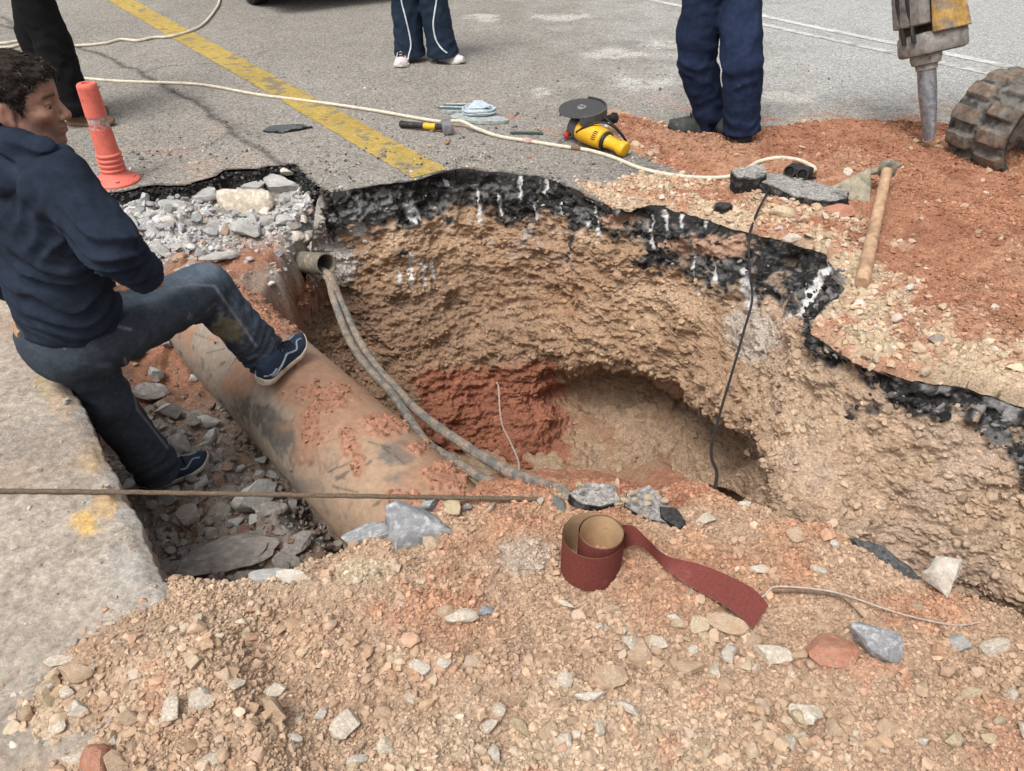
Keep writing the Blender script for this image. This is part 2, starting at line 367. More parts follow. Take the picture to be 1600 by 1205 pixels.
c = mixc(c, (0.38, 0.34, 0.29), 0.75 * ss(150, 205, pty + 18 * n5) * ss(1180, 1290, ptx) * ss(260, 215, pty))
c = mixc(c, (0.34, 0.165, 0.1), 0.7 * ss(0.1, 0.6, n5 + 0.3 * n20 + ss(700, 1050, ptx) * 0.6 - 0.55) * ss(130, 200, pty) * ss(560, 700, ptx))
c = mixc(c, (0.36, 0.24, 0.17), 0.35 * ss(0.2, 0.7, n5 + 0.3 * n1) * ss(150, 250, pty) * ss(480, 300, ptx))
c = mixc(c, (0.1, 0.1, 0.1), 0.6 * np.exp(-(((ptx - 1010) / 55) ** 2 + ((pty - 255) / 26) ** 2)) * ss(-0.6, 0.3, n20))
for sx, sy, rx, ry in ((750, 28, 34, 7), (850, 145, 24, 9), (880, 27, 50, 8), (1010, 130, 60, 10), (1040, 70, 45, 8), (960, 85, 50, 10), (1240, 150, 60, 12)):
    e_ = np.exp(-(((ptx - sx) / rx) ** 2 + ((pty - sy) / ry) ** 2)); c = mixc(c, (0.5, 0.49, 0.45), 0.6 * ss(0.3, 0.8, e_ * (1 + 0.5 * n20 + 0.4 * n5)))
wob = lambda P, a, s: P + np.stack([a * fb2(P[:, 1], P[:, 0], s, 3, 31), a * fb2(P[:, 0], P[:, 1], s, 3, 32), 0 * P[:, 0]], 1)
for k, (pts, wd, st) in enumerate((([(-60, 20), (60, 55), (150, 82), (215, 112), (300, 158), (365, 205), (420, 240), (490, 300)], 0.013, 0.75), ([(-40, 95), (60, 130), (150, 165)], 0.012, 0.6),
                                 ([(0, 25), (30, 45), (95, 60)], 0.014, 0.6), ([(365, 205), (330, 225), (250, 240)], 0.008, 0.4), ([(215, 112), (260, 104), (330, 100), (420, 78)], 0.01, 0.35), ([(240, 138), (300, 150), (350, 185), (402, 212)], 0.02, 0.3))):
    P = wob(resample([Z(*p) for p in pts], 120), 0.03, 6)
    d = distline(gx, gy, P[::2, :2]); c = mixc(c, (0.055, 0.05, 0.045), st * ss(wd * 2.6, wd * 0.6, d + 0.008 * n20)); gz = gz - 0.006 * ss(wd * 2, 0, d)
c = mixc(c, (0.05, 0.048, 0.045), 0.75 * ss(-0.004, 0.006, 0.02 - sdr + 0.012 * n20))                      # broken lip
road = obj('road', mesh_np('road', np.stack([bx, by, gz], -1), F[keep], M['road'], c.reshape(-1, 3)))
tag(road, kind='structure')

# ---- painted lines
def strip(name, L0, L1, w0, m, colr, seed, worn=0.35, n=260, wn=9):
    u = np.linspace(0, 1, n)[:, None]; P = np.asarray(L0)[None] * (1 - u) + np.asarray(L1)[None] * u
    d = np.asarray(L1) - np.asarray(L0); d /= np.linalg.norm(d); nn = np.array([-d[1], d[0], 0])
    v = np.linspace(-1, 1, wn); edge = 1 + 0.05 * fb2(P[:, 0], P[:, 1], 25, 2, seed)
    V = P[:, None, :] + nn * (v[None, :, None] * w0 * edge[:, None, None]); V[..., 2] = 0.004 * fb2(V[..., 0], V[..., 1], 1.3, 3, 11) + 0.0018 * fb2(V[..., 0], V[..., 1], 30, 2, 12) + 0.0038
    q = fb2(V[..., 0], V[..., 1], 16, 4, seed + 1); cc = np.empty(V.shape); cc[:] = colr
    cc *= (1 + 0.16 * q + 0.1 * fb2(V[..., 0], V[..., 1], 2, 2, seed + 5))[..., None]
    cc = mixc(cc, (0.17, 0.15, 0.12), worn * ss(0.25, 0.75, q + 0.3 * n2(V[..., 0] * 60, V[..., 1] * 60, 5)))
    return tag(obj(name, mesh_np(name, V, gridF(n, wn), m, cc)), kind='structure')
ya, yb = (Z(140, 0) + Z(235, 0)) / 2, (Z(596, 250) + Z(672, 250)) / 2
yd = (yb - ya) / np.linalg.norm(yb - ya); yn = np.array([-yd[1], yd[0], 0])
yw = abs((Z(672, 250) - Z(596, 250)) @ yn) / 2
strip('yellow_road_marking', ya - yd * 6, yb + yd * 0.262, yw, M['yellow'], (0.41, 0.295, 0.085), 41, 0.85, 700, 13)
wa, wb = Z(1195, 26), Z(1610, 112)
wd_ = (wb - wa) / np.linalg.norm(wb - wa)
strip('white_road_marking', wa - wd_ * 8, wb + wd_ * 4, 0.052, M['whitepaint'], (0.52, 0.52, 0.5), 43, 0.6, 500)
wa, wb = Z(1195, 38), Z(1400, 84)
strip('white_road_marking', wa - wd_ * 8, wb + wd_ * 1.1, 0.05, M['whitepaint'], (0.5, 0.5, 0.48), 44, 0.7, 400)

# ---- kerb pavement on the left: top sheet and rounded, chipped edge down into the trench
n = 700; a = np.linspace(-2.2, 6.5, n); base = np.array([kerbx(1.666), 1.666, 0])[None] + DIRR[None] * a[:, None]
nn = np.array([0.801, 0.599, 0])
prof = np.r_[np.array([-60, -20, -8, -4]), np.linspace(-2.6, -0.06, 230), np.linspace(-0.05, 0, 12), np.zeros(60)]
pz = np.r_[np.full(4 + 230, 0.1), 0.1 - 0.02 * np.linspace(0, 1, 12) ** 2, np.linspace(0.075, -0.75, 60)]
V = base[:, None, :] + nn * prof[None, :, None]; V[..., 2] = pz[None]
q = fb2(V[..., 0], V[..., 1], 6, 4, 51); q2 = fb2(V[..., 0], V[..., 1], 40, 3, 52)
V[..., 2] += 0.004 * fb2(V[..., 0], V[..., 1], 2, 3, 53) + 0.0022 * q2
edge = ss(-0.05, -0.0, prof)[None] * np.ones((n, 1))
ch = 0.007 * fb2(a, a * 0, 9, 4, 54) + 0.004 * fb2(a, a * 0, 60, 2, 55)
V += nn * (edge * ch[:, None])[..., None]; V[..., 2] -= edge * np.abs(ch)[:, None] * 0.8
fz = fb3(V, 12, 4, 56); low = ss(0.05, -0.1, V[..., 2]); V += nn * (0.02 * fz * low)[..., None]
px_, py_ = proj(V)
c = np.empty(V.shape); c[:] = (0.385, 0.33, 0.275); c *= (1 + 0.12 * q + 0.12 * q2)[..., None]
c = mixc(c, (0.43, 0.41, 0.38), 0.7 * ss(-0.14, -0.02, prof[None] + 0.05 * q) * ss(-0.8, 0.2, q + 0.4))     # pale worn nosing
c = mixc(c, (0.36, 0.25, 0.17), 0.5 * ss(0.15, 0.6, fb2(V[..., 0], V[..., 1], 3, 4, 57)))
for ex, ey, er, ec in ((130, 815, 20, (0.55, 0.36, 0.14)), (165, 788, 22, (0.5, 0.33, 0.16)), (78, 598, 22, (0.5, 0.38, 0.2)), (140, 710, 24, (0.46, 0.33, 0.2)), (100, 630, 26, (0.45, 0.32, 0.22)), (48, 512, 22, (0.5, 0.4, 0.24)), (135, 815, 14, (0.6, 0.4, 0.15))):
    c = mixc(c, ec, 0.75 * ss(0.25, 0.55, np.exp(-(((px_ - ex) / er) ** 2 + ((py_ - ey) / (er * 1.1)) ** 2)) + 0.2 * q2))
c = mixc(c, (0.27, 0.25, 0.225), ss(0.1, 0.6, fb2(V[..., 0], V[..., 1], 1.6, 4, 58)) * 0.55)
c = mixc(c, (0.3, 0.2, 0.13), low * 0.7)
tag(obj('pavement', mesh_np('pavement', V, gridF(n, len(prof)), M['pave'], c)), kind='structure')

# ---- excavation wall: survey rows from the rim to the bottom (rim, crust base, middle, lip, back of hollow, bottom)
ST = [  # rim px, then (px, py, distance y) five times
 (Z(425, 500, -.34) - np.array((.03, 0, .2)), (440, 540, 3.2), (455, 530, 3.4), (470, 555, 3.45), (485, 575, 3.4), (505, 600, 3.2)),
 (Z(445, 440, -.28) - np.array((.02, 0, .22)), (465, 500, 3.5), (480, 510, 3.6), (500, 545, 3.55), (515, 575, 3.45), (540, 610, 3.3)),
 (Z(478, 385, -.2) - np.array((.02, 0, .17)), (487, 428, 3.62), (515, 490, 3.7), (540, 550, 3.6), (560, 590, 3.5), (590, 640, 3.3)),
 (Z(500, 300), (520, 374, 3.72), (555, 470, 3.66), (590, 550, 3.55), (615, 610, 3.4), (640, 670, 3.22)),
 (Z(545, 297), (560, 376, 3.77), (590, 470, 3.68), (635, 560, 3.5), (660, 630, 3.35), (680, 690, 3.2)),
 (Z(600, 288), (605, 366, 3.82), (640, 460, 3.70), (680, 570, 3.5), (700, 640, 3.35), (715, 715, 3.2)),
 (Z(690, 270), (695, 352, 3.95), (715, 450, 3.78), (740, 570, 3.55), (755, 640, 3.4), (770, 725, 3.2)),
 (Z(800, 272), (790, 352, 3.92), (805, 450, 3.76), (820, 565, 3.52), (835, 640, 3.42), (845, 735, 3.15)),
 (Z(872, 285), (865, 360, 3.82), (870, 460, 3.68), (870, 550, 3.5), (885, 610, 3.62), (895, 740, 3.12)),
 (Z(925, 312), (930, 380, 3.6), (930, 470, 3.5), (930, 560, 3.38), (940, 590, 3.68), (945, 745, 3.1)),
 (Z(1010, 323), (1000, 402, 3.5), (1000, 480, 3.4), (1005, 575, 3.25), (1010, 590, 3.6), (1000, 750, 3.05)),
 (Z(1105, 345), (1080, 440, 3.34), (1075, 520, 3.18), (1085, 620, 2.98), (1085, 620, 3.45), (1060, 755, 3.0)),
 (Z(1200, 374), (1165, 478, 3.12), (1140, 560, 2.9), (1140, 660, 2.66), (1135, 640, 3.25), (1110, 760, 2.9)),
 (Z(1288, 398), (1210, 492, 2.92), (1185, 590, 2.65), (1182, 695, 2.42), (1165, 670, 3.05), (1140, 765, 2.8)),
 (Z(1308, 455), (1240, 505, 2.66), (1222, 610, 2.42), (1197, 725, 2.2), (1190, 710, 2.7), (1150, 770, 2.6)),
 (Z(1267, 510), (1262, 535, 2.46), (1255, 640, 2.28), (1215, 752, 2.04), (1208, 770, 2.06), (1190, 800, 2.1)),
 (Z(1300, 548), (1310, 572, 2.30), (1320, 680, 2.1), (1300, 790, 1.9), (1285, 830, 1.84), (1270, 870, 1.86)),
 (Z(1400, 590), (1405, 622, 2.11), (1420, 740, 1.95), (1430, 830, 1.82), (1420, 890, 1.75), (1400, 935, 1.72)),
 (Z(1500, 608), (1502, 648, 2.02), (1510, 770, 1.88), (1520, 850, 1.75), (1520, 915, 1.67), (1510, 965, 1.66)),
 (Z(1600, 640), (1600, 690, 1.92), (1600, 800, 1.8), (1600, 880, 1.68), (1600, 935, 1.59), (1600, 990, 1.58)),
 (Z(1750, 692), (1750, 735, 1.80), (1750, 850, 1.65), (1750, 930, 1.55), (1750, 990, 1.44), (1750, 1040, 1.43)),
 (Z(1950, 765), (1950, 800, 1.63), (1950, 900, 1.5), (1950, 980, 1.4), (1950, 1050, 1.3), (1950, 1100, 1.28))]
R = []
for s_ in ST:
    p = [s_[0]] + [Y(*q_) for q_ in s_[1:]]
    r1 = p[0] * 0.8 + p[1] * 0.2 + np.array([0, 0, 0]); r1[2] = p[0][2] - 0.055
    R.append([p[0], r1] + p[1:])
R = np.array(R)                                                  # stations x 7 x 3
NS, NT = 960, 330
L = np.r_[0, np.cumsum(np.linalg.norm(np.diff(R[:, 0], axis=0), axis=1) * 0.5 + np.linalg.norm(np.diff(R[:, 3], axis=0), axis=1) * 0.5)]
us = np.interp(np.linspace(0, L[-1], NS), L, np.arange(len(L)))
k = np.minimum(us.astype(int), len(L) - 2); t = (us - k)[:, None, None]
p0, p1, p2, p3 = R[np.maximum(k - 1, 0)], R[k], R[k + 1], R[np.minimum(k + 2, len(L) - 1)]
RS = 0.5 * (2 * p1 + (p2 - p0) * t + (2 * p0 - 5 * p1 + 4 * p2 - p3) * t ** 2 + (3 * p1 - p0 - 3 * p2 + p3) * t ** 3)
for i in range(NS):                                              # exact top row: snap to the rim line of the road
    if RS[i, 0, 2] > -0.03:
        d = (RIMD[:, 0] - RS[i, 0, 0]) ** 2 + (RIMD[:, 1] - RS[i, 0, 1]) ** 2; RS[i, 0, :2] = RIMD[d.argmin(), :2]; RS[i, 0, 2] = 0.002
tv = np.interp(np.linspace(0, 1, NT), [0, 0.035, 0.15, 0.37, 0.6, 0.76, 1], np.arange(7))
kk = np.minimum(tv.astype(int), 5); f = (tv - kk)[None, :, None]
A = RS[:, np.maximum(kk - 1, 0)]; B = RS[:, kk]; C_ = RS[:, kk + 1]; D_ = RS[:, np.minimum(kk + 2, 6)]
lin = B * (1 - f) + C_ * f
cr = 0.5 * (2 * B + (C_ - A) * f + (2 * A - 5 * B + 4 * C_ - D_) * f ** 2 + (3 * B - A - 3 * C_ + D_) * f ** 3)
W = np.where((kk >= 2)[None, :, None], cr, lin)
def normals(W):
    n_ = np.cross(np.gradient(W, axis=0), np.gradient(W, axis=1)); return n_ / (np.linalg.norm(n_, axis=-1, keepdims=True) + 1e-9)
Nn = normals(W); flip = np.sign((Nn * (CAM - W)).sum(-1).mean()); Nn *= flip
TT = np.broadcast_to(tv[None], (NS, NT))
wpx, wpy = proj(W)
tb = 2 + 0.4 * ss(1300, 1420, wpx) + 0.55 * fb3(W, 5, 4, 61) + 0.2 * fb3(W, 25, 2, 62)       # ragged base of the black crust
topz = RS[:, 0, 2]
isrim = (topz > -0.03)[:, None] & (wpx > 470)
blk = np.where(isrim, ss(tb + 0.16, tb - 0.16, TT), 0)
right_thin = ss(1255, 1290, wpx)
big = fb3(W, 3.2, 3, 63); mid = fb3(W, 9, 4, 64)
dia = fb3(np.stack([W[..., 0] * 3.2 + W[..., 2] * 5, W[..., 1] * 6, W[..., 2] * 15 - W[..., 0] * 5], -1), 1.0, 4, 69, 0.55)
flk = fb3(W * np.array([1, 1, 1.8]), 26, 3, 65, 0.6)
w1, id1 = wor2(wpx * 0.006 + 0.25 * mid, W[..., 2] * 1.9 + W[..., 1] * 0.6, 20, 66)         # flaky lumps
lum = np.sqrt(np.clip(0.62 - w1, 0, 1)) * (0.4 + 0.8 * id1)
w1b, id1b = wor2(wpx * 0.006 + 0.3 * mid + 0.4 * W[..., 2], W[..., 2] * 1.5 + W[..., 1] * 0.5 + 0.15 * mid, 7.5, 166); lum2 = np.clip(0.7 - w1b, 0, 1) * id1b
ledge = 1 - np.abs(np.sin((W[..., 2] * 1.0 + 0.12 * W[..., 0] + 0.05 * fb3(W, 4, 3, 167)) * 21)) ** 0.6
amp = ss(0.0, 0.6, TT)
disp = amp * (0.06 * big + 0.032 * mid + 0.013 * dia + 0.018 * flk + 0.011 * (lum - 0.35) + 0.03 * (lum2 - 0.3) + 0.02 * ledge) * (1 - 0.2 * blk) * (1 - 0.3 * ss(1130, 1250, wpx))
disp += blk * amp * (0.016 * fb3(W, 42, 2, 67) + 0.03 * fb3(W, 15, 3, 68))
ss_marks = [(727, 272, 3, 10), (700, 284, 3, 8), (748, 322, 5, 30), (782, 322, 4, 20), (815, 292, 4, 22), (855, 287, 4, 22), (838, 330, 4, 16), (880, 325, 6, 18), (912, 345, 4, 14), (932, 352, 5, 30), (966, 318, 3, 14), (1018, 372, 5, 18), (1020, 345, 4, 12), (1067, 336, 5, 20), (1102, 345, 3, 14),
            (1042, 345, 4, 16), (1085, 415, 4, 50), (1172, 455, 12, 40), (645, 330, 16, 18), (560, 360, 22, 14), (1120, 420, 6, 20), (640, 420, 5, 26), (660, 425, 5, 22), (675, 420, 4, 20), (625, 430, 4, 16)]
chalk = np.zeros(W.shape[:2]); q5_ = fb3(W, 30, 2, 168)
for cx, cy, rx, ry in ss_marks:
    g = np.exp(-(((wpx - cx - 0.12 * (wpy - cy) - 2.5 * q5_) / (0.75 * rx)) ** 2 + ((wpy - cy) / ry) ** 4)); chalk = np.maximum(chalk, g)
dl = np.abs((wpx - 1262) * 0.82 + (wpy - 460) * 0.57) / 7; chalk = np.maximum(chalk, np.exp(-dl ** 2) * ss(520, 500, wpy) * ss(395, 415, wpy) * (TT < 3))
disp -= 0.012 * chalk
W2 = W + Nn * disp[..., None]
q1, q2_, q3 = fb3(W, 2.2, 4, 71), fb3(W, 11, 4, 72), fb3(W, 45, 3, 73)
c = np.empty(W.shape); c[:] = (0.365, 0.235, 0.143)
c = mixc(c, (0.435, 0.312, 0.207), ss(0.0, 0.6, q2_ + 0.3 * q1) * 0.6)
c = mixc(c, (0.32, 0.18, 0.095), ss(0.0, 0.5, q1 + 0.3 * q3) * 0.75)
c = mixc(c, (0.25, 0.16, 0.105), 0.8 * ss(1000, 600, wpx + 80 * q1) * ss(2.4, 3.2, TT))          # darker brown low on the left
c = mixc(c, (0.46, 0.345, 0.245), 0.55 * ss(1050, 1250, wpx + 60 * q1))                          # paler sandy fill on the right
c = mixc(c, (0.42, 0.32, 0.26), 0.35 * ss(0.1, 0.6, fb3(W, 4, 3, 74)) * ss(1150, 1250, wpx))
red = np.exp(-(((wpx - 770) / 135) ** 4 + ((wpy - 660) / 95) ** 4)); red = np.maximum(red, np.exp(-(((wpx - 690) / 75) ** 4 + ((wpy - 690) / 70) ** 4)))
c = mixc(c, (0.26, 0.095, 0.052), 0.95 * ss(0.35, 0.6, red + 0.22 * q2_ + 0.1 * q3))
c = mixc(c, (0.27, 0.1, 0.055), 0.6 * ss(0.4, 0.65, np.exp(-(((wpx - 480) / 55) ** 2 + ((wpy - 460) / 40) ** 2)) + 0.15 * q2_))
cave = ss(3.9, 4.4, TT) * ss(870, 930, wpx) * ss(1230, 1200, wpx)
c = mixc(c, (0.36, 0.25, 0.165), 0.9 * cave)
c = mixc(c, (0.42, 0.385, 0.35), 0.6 * ss(0.25, 0.6, q1 + 0.4 * q3) * ss(2.9, 2.2, TT) * ss(1000, 800, wpx))    # dusty grey under the crust
c = mixc(c, (0.46, 0.44, 0.42), 0.75 * ss(0.3, 0.55, np.exp(-(((wpx - 520) / 45) ** 2 + ((wpy - 410) / 40) ** 2)) + 0.2 * q3))
c = mixc(c, (0.46, 0.43, 0.39), 0.55 * ss(0.3, 0.6, np.exp(-(((wpx - 1170) / 45) ** 2 + ((wpy - 520) / 45) ** 2)) + 0.15 * q3))
c = mixc(c, (0.33, 0.31, 0.28), 0.9 * ss(0.3, 0.5, np.exp(-(((wpx - 488) / 26) ** 4 + ((wpy - 325) / 60) ** 4)) + 0.1 * q3))
bk = np.empty(W.shape); bk[:] = (0.034, 0.032, 0.032)
bk = mixc(bk, (0.14, 0.137, 0.135), 0.9 * ss(-0.05, 0.5, q3 + 0.6 * q2_ + 0.05) * ss(0.7, 1.2, TT))
bk = mixc(bk, (0.36, 0.26, 0.18), 0.75 * ss(0.3, 0.6, fb3(W, 20, 3, 76) + 0.3 * q3) * ss(0.8, 1.2, TT) * ss(900, 1000, wpx))
bk = mixc(bk, (0.12, 0.115, 0.11), 0.8 * ss(0.35, 0.6, n3(W * 110, 77)))
bk = mixc(bk, (0.2, 0.2, 0.2), 0.7 * ss(0.3, 0.55, np.exp(-(((wpx - 570) / 60) ** 2 + ((wpy - 350) / 40) ** 2)) + 0.25 * q3))
bk = mixc(bk, (0.42, 0.26, 0.17), 0.9 * ss(0.35, 0.55, np.exp(-(((wpx - 965) / 34) ** 2 + ((wpy - 343) / 13) ** 2)) + np.exp(-(((wpx - 1130) / 48) ** 2 + ((wpy - 385) / 20) ** 2)) + np.exp(-(((wpx - 1060) / 30) ** 2 + ((wpy - 385) / 14) ** 2)) * 0.8 + 0.25 * q3))
bk = mixc(bk, (0.3, 0.29, 0.29), 0.6 * ss(0.2, 0.6, q2_ + 0.5 * q3) * right_thin * ss(1.6, 0.6, TT))
c = mixc(c, bk, blk) if False else c * (1 - blk[..., None]) + bk * blk[..., None]
c = mixc(c, (0.6, 0.59, 0.58), 0.95 * ss(0.32, 0.7, chalk + 0.3 * q3))
c *= (1 + 0.12 * q3 + 0.1 * q2_)[..., None]
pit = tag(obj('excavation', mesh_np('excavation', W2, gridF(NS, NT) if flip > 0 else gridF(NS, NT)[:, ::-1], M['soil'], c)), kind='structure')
WALL = (W2, Nn, c, blk, TT, wpx, wpy)
# pit bottom, mostly hidden
gx, gy = np.meshgrid(np.arange(-1.6, 3.6, 0.012), np.arange(0.6, 3.9, 0.012), indexing='ij')
gz = -1.3 + 0.5 * ss(0.9, 1.4, gx + 0.5 * (2.4 - gy)) + 0.05 * fb2(gx, gy, 4, 5, 81, 0.6) 
gz = np.where((gx > 0.42) & (gx < 1.0) & (gy < 2.6), gz + 0.42 * ss(0.42, 0.6, gx) * ss(1.0, 0.85, gx) * ss(2.6, 2.2, gy), gz)
c = np.empty(gx.shape + (3,)); c[:] = (0.29, 0.17, 0.105); c = mixc(c, (0.34, 0.25, 0.16), ss(-0.3, 0.5, fb2(gx, gy, 5, 4, 82)))
tag(obj('pit_floor', mesh_np('pit_floor', np.stack([gx, gy, gz], -1), gridF(*gx.shape), M['soil'], c)), kind='structure')

# ---- big pipe axis (needed for the trench)
PA, PB = T(337, 507, 1), T(622, 787, 1)
rA, rB = ray(337, 507), ray(622, 787); zc = -0.41; PR = 0.228
PA, PB = CAM + rA * ((zc - CAMZ) / rA[2]), CAM + rB * ((zc - CAMZ) / rB[2])
pd = (PB - PA) / np.linalg.norm(PB - PA); pn = np.array([-pd[1], pd[0], 0]); pn = pn if pn[0] > 0 else -pn

# ---- left trench floor and the broken bank behind it
xs = np.arange(-3.2, -0.05, 0.0085); ys = np.arange(1.05, 4.25, 0.0085); gx, gy = np.meshgrid(xs, ys, indexing='ij')
lat = (gx - PA[0]) * pn[0] + (gy - PA[1]) * pn[1]
z = np.interp(gy, [1.0, 2.4, 2.75, 3.02, 3.25, 3.62, 3.82, 3.95, 4.3], [-0.62, -0.56, -0.47, -0.24, -0.215, -0.17, -0.115, -0.05, -0.03])
nb, nm, ns = fb2(gx, gy, 2.6, 3, 91), fb2(gx, gy, 9, 4, 92), fb2(gx, gy, 34, 3, 93)
z = np.where(gy > 2.9, np.maximum(z, -0.17 - 1.2 * np.maximum(0, np.abs(lat) - 0.16)), z) if False else z
rim_y = np.interp(gx, RIMD[:420, 0], RIMD[:420, 1])
sd_ = rim_y - gy                                                # how far in front of the rim
sde = sd_ + 0.3 * ss(0.02, -0.16, lat) * ss(0.62, 0.9, sd_)
zs = np.interp(sde, [-0.2, 0.0, 0.015, 0.1, 0.3, 0.62, 0.88, 1.1, 1.3, 1.6, 4], [-0.012, -0.014, -0.075, -0.105, -0.15, -0.19, -0.225, -0.27, -0.42, -0.55, -0.6])
z = zs
w2_, i2 = wor2(gx + 0.02 * nm, gy + 0.02 * ns, 11, 94); w3_, i3 = wor2(gx + 0.01 * ns, gy, 24, 95)
rock = (np.clip(0.55 - w2_, 0, 1) * (i2 > 0.45) * i2 * 0.1 + np.clip(0.5 - w3_, 0, 1) * i3 * 0.035)
z = z + ss(0.0, 0.05, sd_) * (0.028 * nb + 0.022 * nm + 0.009 * ns + rock * (1 - 0.8 * ss(0.3, 0.9, sd_) * ss(1.4, 0.9, sd_)))
xe = np.interp(gy, [2.6, 3.0, 3.13, 3.45, 3.62, 3.8, 4.1], [-0.9, -1.08, -1.085, -1.075, -1.05, -0.995, -0.9]) + 0.02 * nm
drop = np.where(gy > 2.95, ss(-0.15, 0.05, gx - xe + 0.05 * nm + 0.03 * nb) ** 1.6, 0)
drop = np.maximum(drop, ss(0.02, 0.22, lat) * ss(3.1, 2.9, gy))
drop = np.maximum(drop * 1.0, 0)
under = ss(-0.30, -0.12, lat + 0.03 * nm) * ss(2.5, 2.0, gy) * 0.22
z = z - under - drop * 0.75
z = np.where(gx < kerbx(gy) - 0.1, -0.8, z)
px_, py_ = proj(np.stack([gx, gy, z], -1))
c = np.empty(gx.shape + (3,)); c[:] = (0.24, 0.175, 0.135)
greyb = ss(0.75, 0.42, sd_ + 0.2 * nb + 0.12 * nm) * ss(0, 0.02, sd_)
c = mixc(c, (0.30, 0.135, 0.075), ss(-0.25, 0.4, nb + 0.4 * nm + 0.15) * ss(0.45, 0.7, sd_) * ss(1.6, 1.2, sd_) * 0.9)
c = mixc(c, (0.42, 0.41, 0.395), greyb * (0.45 + 0.5 * ss(-0.4, 0.3, nm)))
c = mixc(c, (0.56, 0.555, 0.545), greyb * ss(0.05, 0.5, ns + 0.5 * nm) * 0.8)
c = mixc(c, (0.22, 0.2, 0.185), ss(1.5, 1.8, sd_) * ss(-0.5, 0.3, nm + 0.3 * nb) * 0.85)
c = mixc(c, (0.42, 0.33, 0.25), 0.6 * ss(0.1, 0.5, nb + ns * 0.4) * ss(400, 440, px_) * ss(0.2, 0.5, sd_) * ss(1.0, 0.7, sd_))
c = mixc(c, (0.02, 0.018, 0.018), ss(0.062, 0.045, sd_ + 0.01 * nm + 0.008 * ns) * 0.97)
c = mixc(c, (0.24, 0.125, 0.08), ss(0.08, 0.35, drop + 0.08 * ns) * 0.92)
c *= (1 + 0.15 * ns)[..., None]
F = gridF(*gx.shape); kf = (sd_.ravel()[F] > -0.03).any(1) & (gx.ravel()[F].max(1) < -0.2)
kf &= ~((drop.ravel()[F] > 0.66).any(1) & (gy.ravel()[F] > 2.9).all(1)) & ~((drop.ravel()[F] > 0.995).all(1))
tag(obj('trench_floor', mesh_np('trench_floor', np.stack([gx, gy, z], -1), F[kf], M['soil'], c)), kind='structure')
TRG = (xs, ys, z); sdt, drt, TRC = sd_, drop, c
def ztrench(x, y):
    i = int(np.clip((x - xs0) / 0.0085, 0, TRG[2].shape[0] - 1)); j = int(np.clip((y - ys0) / 0.0085, 0, TRG[2].shape[1] - 1)); return TRG[2][i, j]
xs0, ys0 = xs[0], ys[0]

# ---- spoil heap in the foreground
hx = np.arange(-1.75, 2.75, 0.0056); hy = np.arange(0.3, 2.2, 0.0056); gx, gy = np.meshgrid(hx, hy, indexing='ij')
nb, nm, ns, nt_ = fb2(gx, gy, 1.6, 3, 101), fb2(gx, gy, 7, 4, 102), fb2(gx, gy, 30, 3, 103), fb2(gx, gy, 80, 2, 104)
yc = ycrest(hx)[:, None] * np.ones_like(gx)
sb = gy - yc
zb = 0.072 + 0.03 * nb + 0.010 * nm + 0.045 * ss(-0.35, -0.95, gx) + 0.02 * np.exp(-((gx - 1.0) / 0.5) ** 2 - ((gy - 0.75) / 0.2) ** 2)
zin = 0.03 + (zb - 0.03) * ss(0.02, -0.32, sb)
zin = zin + (0.07 * ss(-0.45, -0.85, gx)) * ss(0.02, -0.1, sb) * ss(-0.32, 0, sb)
slope = np.where((gx > -0.2) & (gx < 0.62), 0, 1); sl_ = 0.70 + 1.9 * (1 - ss(-0.24, -0.1, gx) * ss(0.68, 0.55, gx))
zo = 0.03 - sl_ * sb - 2.5 * np.maximum(0, sb - 0.42 + 0.05 * nb) - 0.0
z = np.where(sb < 0, zin, zo); z = np.where(np.abs(sb) < 0.03, np.minimum(z, 0.03 - (sb + 0.03) * 0.3), z)
lf, lid = wor2(gx + 0.006 * ns, gy + 0.006 * nt_, 38, 105); lf2, lid2 = wor2(gx + 0.004 * nt_, gy, 85, 106)
z = z + 0.012 * nm * ss(0.3, 0, sb) + 0.006 * ns + 0.0025 * nt_ + 0.016 * np.clip(0.5 - lf, 0, 1) * (lid > 0.5) * lid + 0.007 * np.clip(0.5 - lf2, 0, 1)
PVB = [Z(*p, 0.1)[:2] for p in ((300, 938), (262, 945), (215, 948), (180, 965), (145, 985), (110, 1010), (75, 1045), (40, 1090), (30, 1130), (75, 1160), (150, 1140), (120, 1180), (60, 1230), (20, 1400), (2600, 1400), (2600, 938))]
sp = sdpoly(gx, gy, PVB) + 0.012 * nm + 0.006 * ns
onpav = ss(0.03, -0.03, gx - kerbx(gy))
zt = 0.097 + np.clip(-sp * 0.35, -0.05, 0.05) + 0.006 * ns
z = np.where(gx < kerbx(gy), np.minimum(z, zt) if False else zt, z * ss(0, 0.16, gx - kerbx(gy)) + zt * (1 - ss(0, 0.16, gx - kerbx(gy))) if True else z)
z = np.where((gx >= kerbx(gy)) & (sb > 0), np.minimum(z, 0.1 - sl_ * sb), z)
HZ = z
def zheap(x, y):
    i = np.clip(((np.asarray(x) - hx[0]) / 0.0056).round().astype(int), 0, len(hx) - 1); j = np.clip(((np.asarray(y) - hy[0]) / 0.0056).round().astype(int), 0, len(hy) - 1); return HZ[i, j]
px_, py_ = proj(np.stack([gx, gy, z], -1))
c = np.empty(gx.shape + (3,)); c[:] = (0.415, 0.282, 0.187)
c = mixc(c, (0.50, 0.375, 0.26), ss(-0.2, 0.6, nb + 0.5 * nm + ss(950, 1150, py_) * 0.5 - 0.3) * 0.8)
c = mixc(c, (0.42, 0.215, 0.115), ss(0.1, 0.6, -nb * 0.6 + 0.6 * nm + 0.1) * ss(1150, 880, py_) * 0.5)
